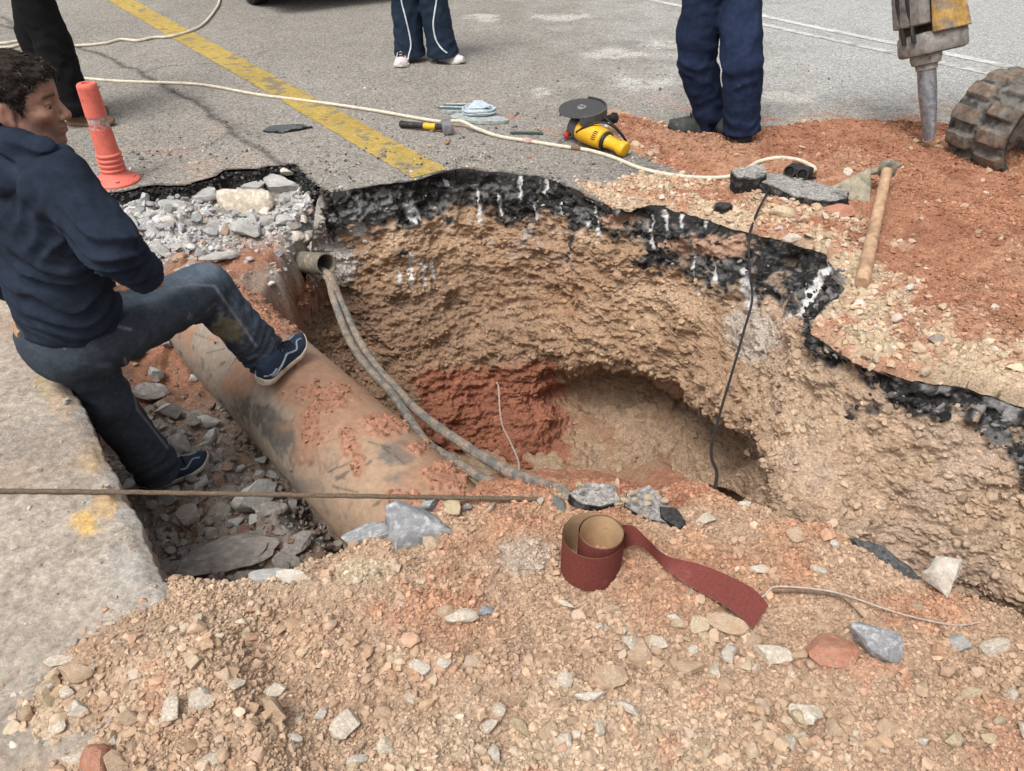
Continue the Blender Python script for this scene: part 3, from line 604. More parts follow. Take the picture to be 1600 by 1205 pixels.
c = mixc(c, (0.4, 0.34, 0.28), 0.7 * ss(0.35, 0.7, np.exp(-(((px_ - 820) / 55) ** 2 + ((py_ - 870) / 38) ** 2)) + 0.2 * nm + 0.1 * ns))
c = mixc(c, (0.53, 0.44, 0.31), 0.7 * ss(0.35, 0.7, np.exp(-(((px_ - 560) / 60) ** 2 + ((py_ - 890) / 26) ** 2)) + np.exp(-(((px_ - 660) / 60) ** 2 + ((py_ - 1030) / 20) ** 2)) + 0.2 * nm))
c = mixc(c, (0.34, 0.15, 0.083), 0.92 * ss(-0.01, 0.05, sb + 0.015 * nm) * ss(-0.3, -0.15, gx) * ss(0.75, 0.6, gx))
c = mixc(c, (0.4, 0.19, 0.11), 0.5 * ss(0.45, 0.8, nm + 0.4 * ns))
c = mixc(c, (0.3, 0.22, 0.16), 0.6 * ss(0.02, 0.1, sb) * ss(0.6, 0.8, gx))
c *= (1 + 0.1 * ns + 0.1 * nt_)[..., None]
F = gridF(*gx.shape); ok = (z > -0.9) & ~((gx < kerbx(gy)) & (sp > 0.06)); kf = ok.ravel()[F].all(1)
tag(obj('soil_heap', mesh_np('soil_heap', np.stack([gx, gy, z], -1), F[kf], M['soil'], c)), kind='structure')
HC = c; HSB = sb; HSP = sp

# ---- red and tan spoil spread over the road on the right
REDP = [(955, 172), (1010, 186), (1080, 205), (1190, 203), (1240, 196), (1290, 193), (1400, 196), (1480, 196), (1650, 192), (1950, 185), (2300, 190), (2300, 600), (1950, 560), (1600, 505), (1450, 430), (1330, 345), (1230, 300), (1120, 287), (1040, 262), (985, 235), (945, 205)]
TANP = [(900, 284), (945, 292), (960, 280), (1040, 270), (1130, 283), (1240, 300), (1340, 345), (1460, 420), (1600, 470), (1950, 560), (2300, 600), (2300, 1000), (1950, 800), (1600, 680), (1400, 630), (1300, 590), (1240, 520), (1330, 430), (1260, 420), (1180, 392), (1100, 368), (1050, 352), (1000, 348), (960, 345), (915, 318)]
rx_ = np.arange(0.1, 5.6, 0.0095); ry_ = np.arange(1.3, 5.75, 0.0095); gx, gy = np.meshgrid(rx_, ry_, indexing='ij')
nb, nm, ns, nt_ = fb2(gx, gy, 1.8, 3, 111), fb2(gx, gy, 7, 4, 112), fb2(gx, gy, 28, 3, 113), fb2(gx, gy, 75, 2, 114)
sR = sdpoly(gx, gy, [Z(*p)[:2] for p in REDP]) + 0.05 * nm + 0.02 * ns; sT = sdpoly(gx, gy, [Z(*p)[:2] for p in TANP]) + 0.03 * nm + 0.015 * ns
sH = sdpoly(gx, gy, np.vstack([resample(RIMD[:, :2], 260), HOLE[900:]]))
px_, py_ = proj(np.stack([gx, gy, 0 * gx], -1))
thR = np.clip(-sR * 0.32, -0.03, 0.075) * (0.35 + 0.65 * ss(1080, 1300, px_)) + 0.018 * nb * ss(0, -0.3, sR)
thT = np.clip(-sT * 0.3, -0.03, 0.05) * (0.45 + 0.55 * ss(1050, 1300, px_)) + 0.05 * ss(1380, 1520, px_) * ss(0.05, -0.3, sT) * (1 + 0.4 * nb)
z = np.maximum(thR, thT) + np.clip(np.minimum(thR, thT), 0, 1) * 0.3
z += (0.010 * nm + 0.007 * ns + 0.003 * nt_) * ss(-0.01, 0.03, z + 0.01)
z += 0.02 * np.exp(-((px_ - 1330) / 150) ** 2 - ((py_ - 215) / 16) ** 2)
z -= 0.016 * ss(0.05, -0.02, sH)
lf, lid = wor2(gx + 0.006 * ns, gy + 0.006 * nt_, 28, 115); z += 0.02 * np.clip(0.5 - lf, 0, 1) * (lid > 0.55) * ss(0, 0.03, z)
isred = ss(0.03, -0.05, sR - 0.55 * np.maximum(0, -sT) * 0 - np.maximum(0, -sT) * 0.9 + 0.04 * nm)
c = np.empty(gx.shape + (3,)); c[:] = (0.47, 0.35, 0.235)
c = mixc(c, (0.4, 0.25, 0.155), ss(-0.1, 0.5, nb + 0.4 * nm) * 0.7)
c = mixc(c, (0.335, 0.152, 0.085), isred * 0.97)
c = mixc(c, (0.25, 0.1, 0.055), isred * ss(-0.1, 0.5, nm + 0.5 * nb) * 0.7)
c = mixc(c, (0.42, 0.245, 0.15), 0.5 * isred * ss(0.2, 0.6, nb + 0.4 * ns))
c = mixc(c, (0.4, 0.185, 0.11), 0.7 * ss(0.2, 0.5, nm + 0.4 * ns) * (1 - isred))
c = mixc(c, (0.36, 0.2, 0.12), 0.6 * ss(1250, 1330, px_) * ss(0.02, -0.2, sT) * ss(0.0, 0.5, nm + 0.4 * nb) )
c *= (1 + 0.12 * ns + 0.08 * nt_)[..., None]
F = gridF(*gx.shape); ok = ((z > -0.012) & (sH > -0.0145)).ravel()[F]; kf = ok.all(1)
sx_, sy_ = gx.copy(), gy.copy()
for i, j in np.argwhere((sH < 0.0) & (sH > -0.0145) & (z > -0.012)):
    d = (RR[:, 0] - gx[i, j]) ** 2 + (RR[:, 1] - gy[i, j]) ** 2; k = d.argmin()
    if d[k] < 4e-4: sx_[i, j], sy_[i, j] = RR[k]
z = np.where(sH < 0.003, np.minimum(z, 0.004 + 0.006 * np.abs(ns)), z)
tag(obj('spread_soil', mesh_np('spread_soil', np.stack([sx_, sy_, z], -1), F[kf], M['soil'], c)), kind='structure')
SZ, SC = np.where((z > 0) & (sH > 0), z, -1), c
def zspread(x, y):
    i = np.clip(((np.asarray(x) - rx_[0]) / 0.0095).round().astype(int), 0, len(rx_) - 1); j = np.clip(((np.asarray(y) - ry_[0]) / 0.0095).round().astype(int), 0, len(ry_) - 1); return np.maximum(SZ[i, j], 0)
def onheap(px, py):                  # pixel -> point lying on the heap surface
    z_ = 0.06
    for _ in range(6): p = Z(px, py, z_); z_ = float(zheap(p[0], p[1]))
    return Z(px, py, z_)
def onspread(px, py):
    z_ = 0.03
    for _ in range(6): p = Z(px, py, z_); z_ = float(zspread(p[0], p[1]))
    return Z(px, py, z_)
def ontrench(px, py, z0=-0.5):
    z_ = z0
    for _ in range(14): p = Z(px, py, z_); z_ = 0.5 * z_ + 0.5 * float(ztrench(p[0], p[1]))
    return Z(px, py, z_)

# ---- gravel (stuff): many small stones merged per surface
def ico(sub):
    b = bmesh.new(); bmesh.ops.create_icosphere(b, subdivisions=sub, radius=1.0); b.verts.ensure_lookup_table()
    V = np.array([v.co[:] for v in b.verts]); Fc = np.array([[v.index for v in f.verts] for f in b.faces]); b.free(); return V, Fc
def stone_shape(V, seed, cuts=7, rough=0.12):
    r = np.random.default_rng(seed); V = V.copy()
    for _ in range(cuts):
        n_ = r.normal(size=3); n_ /= np.linalg.norm(n_); h = r.uniform(0.36, 0.8); d = V @ n_; V -= n_ * np.maximum(0, d - h)[:, None]
    V *= (1 + rough * fb3(V, 2.2, 3, seed))[:, None]; V *= np.array([1, r.uniform(0.65, 1), r.uniform(0.55, 0.85)]); return V
I1, I2 = ico(1), ico(2)
GP = [stone_shape(I1[0], 900 + k, 5, 0.2) for k in range(14)]; GP2 = [stone_shape(I2[0], 930 + k, 12, 0.16) for k in range(20)]; GP2 = [g_ / np.abs(g_).max() for g_ in GP2]
def gravel(name, P, size, colr, m, protos=GP, faces=I1[1], sink=0.25, r=rng, smooth=False):
    N = len(P); nv = len(protos[0])
    ang = r.uniform(0, 2 * np.pi, N); ta = r.uniform(-0.5, 0.5, (N, 2)); pk = r.integers(0, len(protos), N)
    B = np.stack(protos)[pk] * np.asarray(size)[:, None, None]
    ca, sa = np.cos(ang)[:, None], np.sin(ang)[:, None]; x, y, z = B[..., 0], B[..., 1], B[..., 2]
    y, z = y * np.cos(ta[:, :1]) - z * np.sin(ta[:, :1]), y * np.sin(ta[:, :1]) + z * np.cos(ta[:, :1])
    x, z = x * np.cos(ta[:, 1:]) - z * np.sin(ta[:, 1:]), x * np.sin(ta[:, 1:]) + z * np.cos(ta[:, 1:])
    V = np.stack([x * ca - y * sa, x * sa + y * ca, z], -1) + np.asarray(P)[:, None, :]; V[..., 2] += (0.5 - sink) * np.asarray(size)[:, None]
    Fc = (faces[None] + (np.arange(N) * nv)[:, None, None]).reshape(-1, 3)
    cc = np.repeat(np.asarray(colr)[:, None, :], nv, 1)
    me = mesh_np(name, V, Fc, m, cc, smooth=smooth)
    if smooth: me.set_sharp_from_angle(angle=math.radians(33))
    return tag(obj(name, me), kind='stuff')
def pick(r, N, cols, p, j=0.12):
    k = r.choice(len(cols), N, p=np.array(p) / sum(p)); return np.asarray(cols)[k] * (1 + j * r.normal(size=(N, 1))) * (1 + 0.03 * r.normal(size=(N, 3)))
# foreground heap
def heap_pts(N, r, dens):
    x = r.uniform(-1.6, 2.2, N * 3); y = r.uniform(0.5, 1.75, N * 3); i = ((x - hx[0]) / 0.0056).astype(int); j = ((y - hy[0]) / 0.0056).astype(int)
    ok = (HSB[i, j] < 0.3) & (((x > kerbx(y)) | (HSP[i, j] < 0.02)))
    ok &= ~((HSB[i, j] > 0.02) & (x < -0.15)) & ~((HSB[i, j] > 0.02) & (x > 0.62))
    pp, qq = proj(np.stack([x, y, 0 * x + 0.06], -1)); ok &= (pp > -60) & (pp < 1680) & (qq < 1260)
    ok &= r.uniform(size=N * 3) < dens(x, y, pp, qq); x, y = x[ok][:N], y[ok][:N]; return x, y, zheap(x, y), HC[((x - hx[0]) / 0.0056).astype(int), ((y - hy[0]) / 0.0056).astype(int)]
coarse = lambda x, y, p, q: (0.25 + 1.1 * ss(-0.1, 0.6, fb2(x, y, 6, 3, 126))) * np.clip(0.06 + 0.9 * ss(930, 1060, q) * (0.5 + 0.5 * ss(0.2, 0.7, 0.5 + fb2(x, y, 3, 2, 125))) + 0.4 * fb2(x, y, 4, 3, 121) + 0.5 * ss(500, 200, p) * ss(980, 1060, q), 0.03, 1)
x, y, z, hc = heap_pts(95000, rng, lambda x, y, p, q: np.clip(0.62 + 0.5 * fb2(x, y, 5, 3, 122), 0.15, 1)); sz = rng.lognormal(math.log(0.0037), 0.46, len(x))
gravel('soil_grains', np.stack([x, y, z], 1), sz, hc * (1.04 + 0.16 * rng.normal(size=(len(x), 1))), M['clod'], protos=[stone_shape(ico(1)[0], 970 + k, 6, 0.3) for k in range(10)], sink=0.2, smooth=False)
x, y, z, hc = heap_pts(8200, rng, coarse); sz = np.minimum(rng.lognormal(math.log(0.0066), 0.52, len(x)), 0.021)
cc = pick(rng, len(x), [(0.55, 0.46, 0.35), (0.49, 0.355, 0.235), (0.43, 0.27, 0.16), (0.6, 0.55, 0.47), (0.4, 0.185, 0.105), (0.22, 0.22, 0.22)], [22, 36, 30, 5, 6, 1]) * 0.4 + hc * 0.62
gravel('gravel', np.stack([x, y, z], 1), sz, cc, M['clod'], protos=GP2, faces=I2[1], sink=0.2, smooth=True)
# spread soil on the right
def spread_pts(N, r, dens):
    x = r.uniform(0.2, 5.2, N * 4); y = r.uniform(1.5, 5.5, N * 4); i = ((x - rx_[0]) / 0.0095).astype(int); j = ((y - ry_[0]) / 0.0095).astype(int); zz = SZ[i, j]
    pp, qq = proj(np.stack([x, y, zz], -1)); ok = (zz > 0.0) & (pp < 1680) & (r.uniform(size=N * 4) < dens(x, y, pp, qq, isred[i, j]))
    return x[ok][:N], y[ok][:N], zz[ok][:N], SC[i, j][ok][:N]
x, y, z, hc = spread_pts(50000, rng, lambda x, y, p, q, rd: np.clip(0.75 - 0.35 * rd + 0.4 * fb2(x, y, 4, 3, 131), 0.1, 1)); sz = rng.lognormal(math.log(0.006), 0.38, len(x))
gravel('soil_grains', np.stack([x, y, z], 1), sz, hc * (1.04 + 0.17 * rng.normal(size=(len(x), 1))), M['clod'], sink=0.2, smooth=True)
x, y, z, hc = spread_pts(7500, rng, lambda x, y, p, q, rd: np.clip((1 - rd) * (0.35 + 0.65 * np.exp(-((p - 1300 - 0.3 * (q - 400)) / 100) ** 2) + 0.5 * ss(380, 300, q)) + 0.02, 0, 1)); sz = np.minimum(rng.lognormal(math.log(0.0125), 0.38, len(x)), 0.032)
cc = pick(rng, len(x), [(0.57, 0.46, 0.32), (0.52, 0.4, 0.265), (0.43, 0.27, 0.17), (0.6, 0.55, 0.48), (0.3, 0.3, 0.3)], [40, 34, 14, 9, 2]) * 0.65 + hc * 0.35
gravel('gravel', np.stack([x, y, z], 1), sz, cc, M['clod'], protos=GP2, faces=I2[1], smooth=True)
# loose crumbs on the wall
def wall_pts(N, r, dens):
    i = r.integers(40, NS - 2, N * 3); j = r.integers(10, NT - 2, N * 3); ok = r.uniform(size=N * 3) < dens(i, j); i, j = i[ok][:N], j[ok][:N]; return W2[i, j], c_w[i, j], i, j
c_w = WALL[2]
P_, cw_, i_, j_ = wall_pts(13000, rng, lambda i, j: np.clip(0.6 + 0.2 * ss(700, 1300, wpx[i, j]) - 0.7 * red[i, j], 0.03, 1) * np.clip(1 - blk[i, j] * 0.75, 0, 1)); sz = rng.lognormal(math.log(0.0062), 0.6, len(P_))
gravel('soil_crumbs', P_, np.minimum(sz, 0.022), cw_ * (1.03 + 0.13 * rng.normal(size=(len(P_), 1))), M['clod'], protos=GP2, faces=I2[1], sink=0.5, smooth=True)
P_, cw_, i_, j_ = wall_pts(2400, rng, lambda i, j: np.clip(blk[i, j] * ss(1.0, 1.3, TT[i, j]), 0, 1))
gravel('tar_crumbs', P_, np.minimum(rng.lognormal(math.log(0.008), 0.55, len(P_)), 0.026), pick(rng, len(P_), [(0.03, 0.03, 0.03), (0.1, 0.1, 0.1), (0.22, 0.21, 0.205), (0.4, 0.29, 0.2)], [50, 25, 14, 8]), M['clod'], protos=GP2, faces=I2[1], sink=0.5, smooth=False)
k_ = rng.integers(20, 560, 2600); k_ = k_[(RIMD[k_, 0] > -3) & (RIMD[k_, 0] < -0.9)]; dz_ = rng.uniform(0, 1, len(k_))
gravel('tar_crumbs', RIMD[k_] + np.stack([0 * dz_, -0.004 - 0.012 * dz_, -0.006 - 0.07 * dz_], 1), np.minimum(rng.lognormal(math.log(0.0065), 0.45, len(k_)), 0.018), pick(rng, len(k_), [(0.03, 0.03, 0.03), (0.06, 0.06, 0.06), (0.16, 0.155, 0.15)], [60, 25, 8]), M['clod'], protos=GP2, faces=I2[1], sink=0.5, smooth=False)
# grit on the road round the rim
x = rng.uniform(-3, 2.6, 60000); y = rng.uniform(2.6, 6.4, 60000); d = sdpoly(x, y, np.vstack([resample(RIMD[:, :2], 200), HOLE[900:]])); pp, qq = proj(np.stack([x, y, 0 * x], -1))
ok = (d > 0.01) & (rng.uniform(size=60000) < 0.75 * np.exp(-d / 0.35) * np.clip(0.4 + 0.6 * ss(550, 800, pp) + 0.5 * fb2(x, y, 3, 3, 141), 0, 1) + 0.012); x, y = x[ok][:9000], y[ok][:9000]
cc = pick(rng, len(x), [(0.1, 0.1, 0.1), (0.22, 0.21, 0.2), (0.44, 0.36, 0.27), (0.38, 0.18, 0.1), (0.55, 0.54, 0.52)], [30, 30, 22, 8, 8])
gravel('road_grit', np.stack([x, y, 0 * x], 1), np.minimum(rng.lognormal(math.log(0.0055), 0.45, len(x)), 0.02), cc, M['clod'])
# pale chips on the pavement
x = rng.uniform(-2.6, -0.6, 9000); y = rng.uniform(0.6, 2.6, 9000); pp, qq = proj(np.stack([x, y, 0 * x + 0.1], -1)); ok = (x < kerbx(y) - 0.02) & (pp > -30) & (qq < 1230) & (rng.uniform(size=9000) < 0.06 + 0.8 * np.exp(-np.abs(sdpoly(x, y, PVB)) / 0.06)); x, y = x[ok], y[ok]
gravel('pavement_grit', np.stack([x, y, 0 * x + 0.1], 1), np.minimum(rng.lognormal(math.log(0.0045), 0.5, len(x)), 0.014), pick(rng, len(x), [(0.5, 0.45, 0.38), (0.42, 0.3, 0.2), (0.3, 0.28, 0.26)], [5, 4, 2]), M['clod'], protos=GP2, faces=I2[1], smooth=True)
# rubble crumbs: back-left bank and trench floor
def tr_pts(N, r, dens):
    x = r.uniform(-2.9, -0.3, N * 4); y = r.uniform(1.25, 4.0, N * 4); i = ((x - xs0) / 0.0085).astype(int); j = ((y - ys0) / 0.0085).astype(int)
    s2 = sdt[i, j]; ok = (s2 > 0.03) & (r.uniform(size=N * 4) < dens(x, y, s2)) & (drt[i, j] < 0.15) & (x > kerbx(y) + 0.02); return x[ok][:N], y[ok][:N], TRG[2][i, j][ok][:N], TRC[i, j][ok][:N]

x, y, z, hc = tr_pts(7500, rng, lambda x, y, s: np.clip(0.9 * ss(0.75, 0.4, s) + 0.5 * ss(1.3, 1.7, s) + 0.12, 0, 1)); sz = np.minimum(rng.lognormal(math.log(0.0085), 0.65, len(x)), 0.045)
back = y > 2.9
cc = np.where(back[:, None], pick(rng, len(x), [(0.5, 0.5, 0.49), (0.4, 0.395, 0.38), (0.25, 0.25, 0.25), (0.42, 0.26, 0.16)], [50, 34, 8, 8]), pick(rng, len(x), [(0.25, 0.23, 0.21), (0.3, 0.28, 0.26), (0.24, 0.15, 0.1)], [5, 4, 3])) * 0.7 + hc * 0.3
gravel('rubble_chips', np.stack([x, y, z], 1), sz, cc, M['clod'], protos=GP2, faces=I2[1], smooth=False)
# ================================================================== PIPES AND CABLES
nu, nv = 620, 200
u = np.linspace(-0.75, 2.25, nu); th = np.linspace(0, 2 * np.pi, nv, endpoint=False)
ctr = PA[None] + pd[None] * u[:, None]; up = np.array([0, 0, 1.0])
dirv = np.cos(th)[:, None] * pn[None] + np.sin(th)[:, None] * up[None]
V = ctr[:, None] + PR * dirv[None]
px_, py_ = proj(V); q1, q2, q3 = fb3(V, 4, 4, 151), fb3(V, 14, 4, 152), fb3(V, 50, 3, 153)
c = np.empty(V.shape); c[:] = (0.31, 0.255, 0.205)
c = mixc(c, (0.35, 0.232, 0.148), ss(380, 560, px_ + 40 * q1) * 0.85)
c = mixc(c, (0.27, 0.26, 0.24), 0.5 * ss(0.1, 0.5, q1) * ss(560, 400, px_))
face = np.broadcast_to((dirv @ pn)[None], V.shape[:2])
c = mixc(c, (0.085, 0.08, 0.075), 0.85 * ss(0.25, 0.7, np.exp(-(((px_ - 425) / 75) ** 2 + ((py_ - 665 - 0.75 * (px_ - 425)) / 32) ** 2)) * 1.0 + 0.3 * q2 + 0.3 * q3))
for ex, ey, erx, ery, st in ((625, 705, 38, 20, .7), (633, 748, 26, 14, .7), (512, 655, 16, 12, .5), (480, 630, 20, 9, .4), (470, 760, 40, 16, .4)):
    c = mixc(c, (0.10, 0.10, 0.1), st * ss(0.3, 0.7, np.exp(-(((px_ - ex) / erx) ** 2 + ((py_ - ey) / ery) ** 2)) + 0.3 * q2 + 0.15 * q3))
def seg(x0, y0, x1, y1, w_):
    ex, ey = x1 - x0, y1 - y0; t = np.clip(((px_ - x0) * ex + (py_ - y0) * ey) / (ex * ex + ey * ey), 0, 1); return np.exp(-(np.hypot(px_ - x0 - t * ex, py_ - y0 - t * ey) / w_) ** 2)
for a_ in ((505, 692, 545, 680, 2.2), (512, 738, 548, 722, 2), (528, 748, 545, 736, 4), (482, 730, 490, 712, 2), (585, 790, 598, 780, 4), (440, 605, 455, 592, 1.5), (300, 520, 340, 535, 1.5), (600, 700, 660, 745, 1.8), (455, 660, 470, 640, 1.5),
           (280, 520, 282, 528, 2.5), (281, 548, 284, 556, 2.5), (315, 560, 318, 568, 2.5), (345, 570, 350, 566, 3), (322, 552, 350, 545, 1.2), (302, 540, 303, 546, 2), (520, 760, 560, 770, 2), (560, 735, 580, 720, 2.5), (575, 690, 610, 700, 1.5)):
    c = mixc(c, (0.045, 0.04, 0.038), 0.6 * ss(0.35, 0.8, seg(*a_) + 0.3 * q3))
red = np.zeros(V.shape[:2])
for ex, ey, erx, ery in ((500, 615, 52, 17), (489, 665, 20, 38), (520, 632, 40, 18), (600, 672, 38, 16), (585, 655, 30, 10), (560, 715, 10, 34), (640, 780, 45, 13), (690, 745, 40, 26), (430, 565, 55, 10), (395, 515, 60, 22), (700, 790, 60, 20), (545, 690, 12, 24), (655, 700, 18, 12), (350, 470, 80, 24)):
    red = np.maximum(red, np.exp(-(((px_ - ex) / erx) ** 2 + ((py_ - ey) / ery) ** 2)))
rm = ss(0.45, 0.8, red + 0.3 * q2 + 0.3 * q3) * ss(-0.9, -0.2, np.broadcast_to(dirv[:, 2][None], V.shape[:2]))
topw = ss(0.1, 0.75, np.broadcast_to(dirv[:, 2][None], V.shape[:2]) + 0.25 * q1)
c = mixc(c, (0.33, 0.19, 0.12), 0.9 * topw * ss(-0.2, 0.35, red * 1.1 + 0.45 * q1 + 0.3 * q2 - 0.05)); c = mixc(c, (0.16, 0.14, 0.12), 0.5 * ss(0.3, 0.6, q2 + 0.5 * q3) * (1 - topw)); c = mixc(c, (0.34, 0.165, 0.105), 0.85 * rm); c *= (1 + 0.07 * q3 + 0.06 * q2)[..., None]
V = V + dirv[None] * (rm * (0.008 + 0.008 * q2 + 0.008 * q3) + 0.0015 * q1)[..., None]
pm = (rm + .5 * red > .42 + .3 * fb3(V, 25, 2, 155)); ip = np.argwhere(pm & (V[..., 2] > -0.5)); ip = ip[rng.permutation(len(ip))[:3200]]
gravel('soil_crumbs', V[ip[:, 0], ip[:, 1]], np.minimum(rng.lognormal(math.log(.0042), .5, len(ip)), .014), np.array((.34, .16, .1)) * (1 + .2 * rng.normal(size=(len(ip), 1))), M['clod'], protos=GP2, faces=I2[1], sink=.5, smooth=True)
big = thing('water_main_pipe', PA, 'large tan coated pipe lying in the trench under the man\'s raised foot', 'pipe')
obj('pipe_barrel', mesh_np('pipe_barrel', loc_np(V, big), gridF(nu, nv, True)[:, ::-1], [M['pipe']], c), big)
for w_, uu in ((0.006, 0.62),):
    mb = MB(); th_ = np.linspace(0.9, 2.6, 40); cc_ = PA + pd * uu
    mb.tube([cc_ + (PR + 0.001) * (math.cos(t_) * pn + math.sin(t_) * up) for t_ in th_], 0.004, 6); mb.build('weld_seam', M['greysteel'], big)

# grey duct stub sticking out of the bank, two cables through it
D1 = Y(510, 413, 3.47); D0 = Y(452, 418, 3.69); dd = (D1 - D0) / np.linalg.norm(D1 - D0)
D0 = D1 - dd * 0.5; dax = Vector((dd[0] * 0.93, dd[1] - 0.10, dd[2] - 0.05)).normalized()
duct = thing('duct_pipe', D1, 'short dusty grey duct pipe poking out of the pit wall with cables in it', 'pipe')
mb = MB(); mb.lathe([(0.056, -0.5), (0.056, -0.006), (0.055, 0), (0.049, 0), (0.048, -0.004), (0.048, -0.48)], D1, Vector(D1) + dax, 32, cap=False); mb.build('duct_shell', M['duct'], duct)
mb = MB(); mb.cyl(Vector(D1) - dax * 0.46, Vector(D1) - dax * 0.40, 0.0475, n=24); mb.build('dark_inside', M['dark'], duct)
def hang(pts, r, name, label, cat, m, n=120, group=None, seg_=10, wob=0.0):
    P = crom([p if len(p) == 3 and not isinstance(p, tuple) else Y(*p) for p in pts], n)
    if wob: P = P + wob * np.stack([fb3(P, 6, 2, 161), fb3(P, 6, 2, 162), 0.6 * fb3(P, 6, 2, 163)], 1) * np.sin(np.linspace(0, np.pi, n))[:, None]
    mb = MB(); mb.tube(P, r, seg_); return tag(mb.build(name, m), label, cat, group), P
ins = np.array(Vector(D1) - dax * 0.3)
hang([ins + (0.01, 0, -0.03), (512, 428, 3.45), (532, 470, 3.36), (560, 530, 3.13), (590, 575, 2.90), (620, 608, 2.70), (650, 640, 2.5), (685, 668, 2.28), (720, 692, 2.12), (755, 715, 1.96), (800, 740, 1.80), (845, 757, 1.68), (884, 775, 1.55)] + [np.array([.2, 1.46, -.08])], 0.019, 'power_cable', 'thicker dusty black cable of the pair, running upper right from duct to heap', 'cable', M['cable'], 160)
hang([ins + (-0.02, 0, -0.032), (508, 430, 3.46), (522, 470, 3.34), (545, 530, 3.1), (575, 575, 2.86), (610, 612, 2.62), (640, 655, 2.42), (665, 690, 2.26), (700, 715, 2.1), (740, 740, 1.92), (790, 765, 1.74), (840, 778, 1.60), (875, 792, 1.5)] + [np.array([.16, 1.43, -.08])], 0.0185, 'power_cable', 'lower cable of the pair, caked in pale mud, nearer the big pipe', 'cable', M['cable'], 160)
# thin wires
q_, _ = hang([(776, 598, 3.45), (779, 606, 3.38), (781, 640, 3.2), (785, 665, 3.0), (797, 690, 2.7), (808, 715, 2.4), (811, 733, 2.2), (803, 752, 1.98), (790, 768, 1.75), (772, 788, 1.5), (762, 797, 1.46)], 0.0042, 'white_wire', 'thin white wire dangling from the red pit wall over the cables', 'wire', M['wire'], 120, seg_=8)
# taut rope across the front
a_, b_ = Z(-160, 765.5, 0.108), Z(838, 780, 0.05); a0 = Z(195, 769, 0.109)
P = resample(np.array([a_, a0, b_, b_ + (b_ - a0) * 0.02 - np.array([0, 0, 0.05])]), 160); P[:, 2] += 0.0008 * np.sin(np.arange(160) * 0.9)
mb = MB(); mb.tube(P, 0.0066, 10); tag(mb.build('rope', M['rope']), 'brown taut rope stretched across the kerb and trench to the soil heap', 'rope')
# bent wires on the heap, front right
def lay(pts, r, name, label, cat, m, f=onheap, n=90, lift=0.0, group=None):
    P = crom([f(*p[:2]) + np.array([0, 0, (p[2] if len(p) > 2 else 0) + r + lift]) for p in pts], n)
    mb = MB(); mb.tube(P, r, 8); return tag(mb.build(name, m), label, cat, group)
lay([(1183, 940, .0), (1196, 932, .005), (1208, 924, .012), (1250, 926, .014), (1300, 932, .012), (1345, 944, .008), (1400, 962, .006), (1450, 974, .005), (1495, 980, .003), (1530, 974, 0)], 0.0022, 'bent_wire', 'long bent pale wire on the soil, kinked beside the sandpaper end', 'wire', M['wire'], n=140, lift=0.002)
lay([(1206, 929, .006), (1250, 930, .008), (1290, 935, .01), (1312, 941, .01), (1330, 953, .006), (1347, 968, .002)], 0.0025, 'bent_wire', 'shorter brown wire ending at the grey angular rock', 'wire', M['rope'], n=90, lift=0.002)

# ---- cords on the road
def onroad(px, py):
    p = Z(px, py, 0.0); return Z(px, py, float(zspread(p[0], p[1])) if p[0] > 0.1 and p[1] < 5.7 else 0.0)
CORD = [(40, 118), (95, 121), (133, 125), (180, 129), (230, 131), (290, 133), (330, 137), (400, 150), (470, 159), (530, 167), (600, 178), (650, 187), (690, 196, .012), (720, 200, .03), (745, 207, .012), (780, 216), (830, 224), (880, 232), (920, 238), (960, 250), (1000, 266), (1050, 277), (1100, 281), (1140, 279), (1165, 268), (1185, 256), (1215, 250), (1245, 253), (1266, 262), (1272, 271, .01), (1264, 279, .02)]
ext = thing('extension_lead', Z(660, 190), 'cream extension cord crossing the road to a black double socket', 'extension cord')
P = crom([onroad(p[0], p[1]) + np.array([0, 0, 0.011 + (p[2] if len(p) > 2 else 0)]) for p in CORD], 400)
mb = MB(); mb.tube(P, 0.0105, 10); mb.build('cord', M['cord'], ext)
for px0, px1, m_, rr in ((818, 832, 'reflect', .019), (893, 906, 'tapewrap', .0135)):
    ppx, _ = proj(P); i0, i1 = np.argmin(abs(ppx - px0)), np.argmin(abs(ppx - px1)); mb = MB(); mb.tube(P[i0:i1 + 1], rr, 10); mb.build('tape_wrap', M[m_], ext)
sk = onroad(1246, 284) + np.array([0, 0, 0.052]); sx = Vector(Z(1262, 284) - Z(1230, 276)).normalized(); sy = Vector((-sx.y, sx.x, 0)); Rk = Matrix((sx, sy, Vector((0, 0, 1)))).transposed()
mb = MB(); mb.box(sk, (0.125, 0.07, 0.062), Rk, 0.016, 3); sb_ = mb.build('socket_block', M['black'], ext)
for s_ in (-0.033, 0.033):
    o_ = Vector(sk) + sx * s_ - sy * 0.03
    mb = MB(); mb.lathe([(0.031, 0), (0.031, 0.026), (0.024, 0.026), (0.022, 0.006), (0.001, 0.006)], o_, o_ - sy * 0.8 + Vector((0, 0, 0.35)), 24, cap=False); so_ = mb.build('socket', M['black'], ext)
    mb = MB(); mb.cyl(o_ - sy * 0.004, o_ - sy * 0.012, 0.021, n=20); mb.build('socket_face', M['dark'], so_ if False else ext)
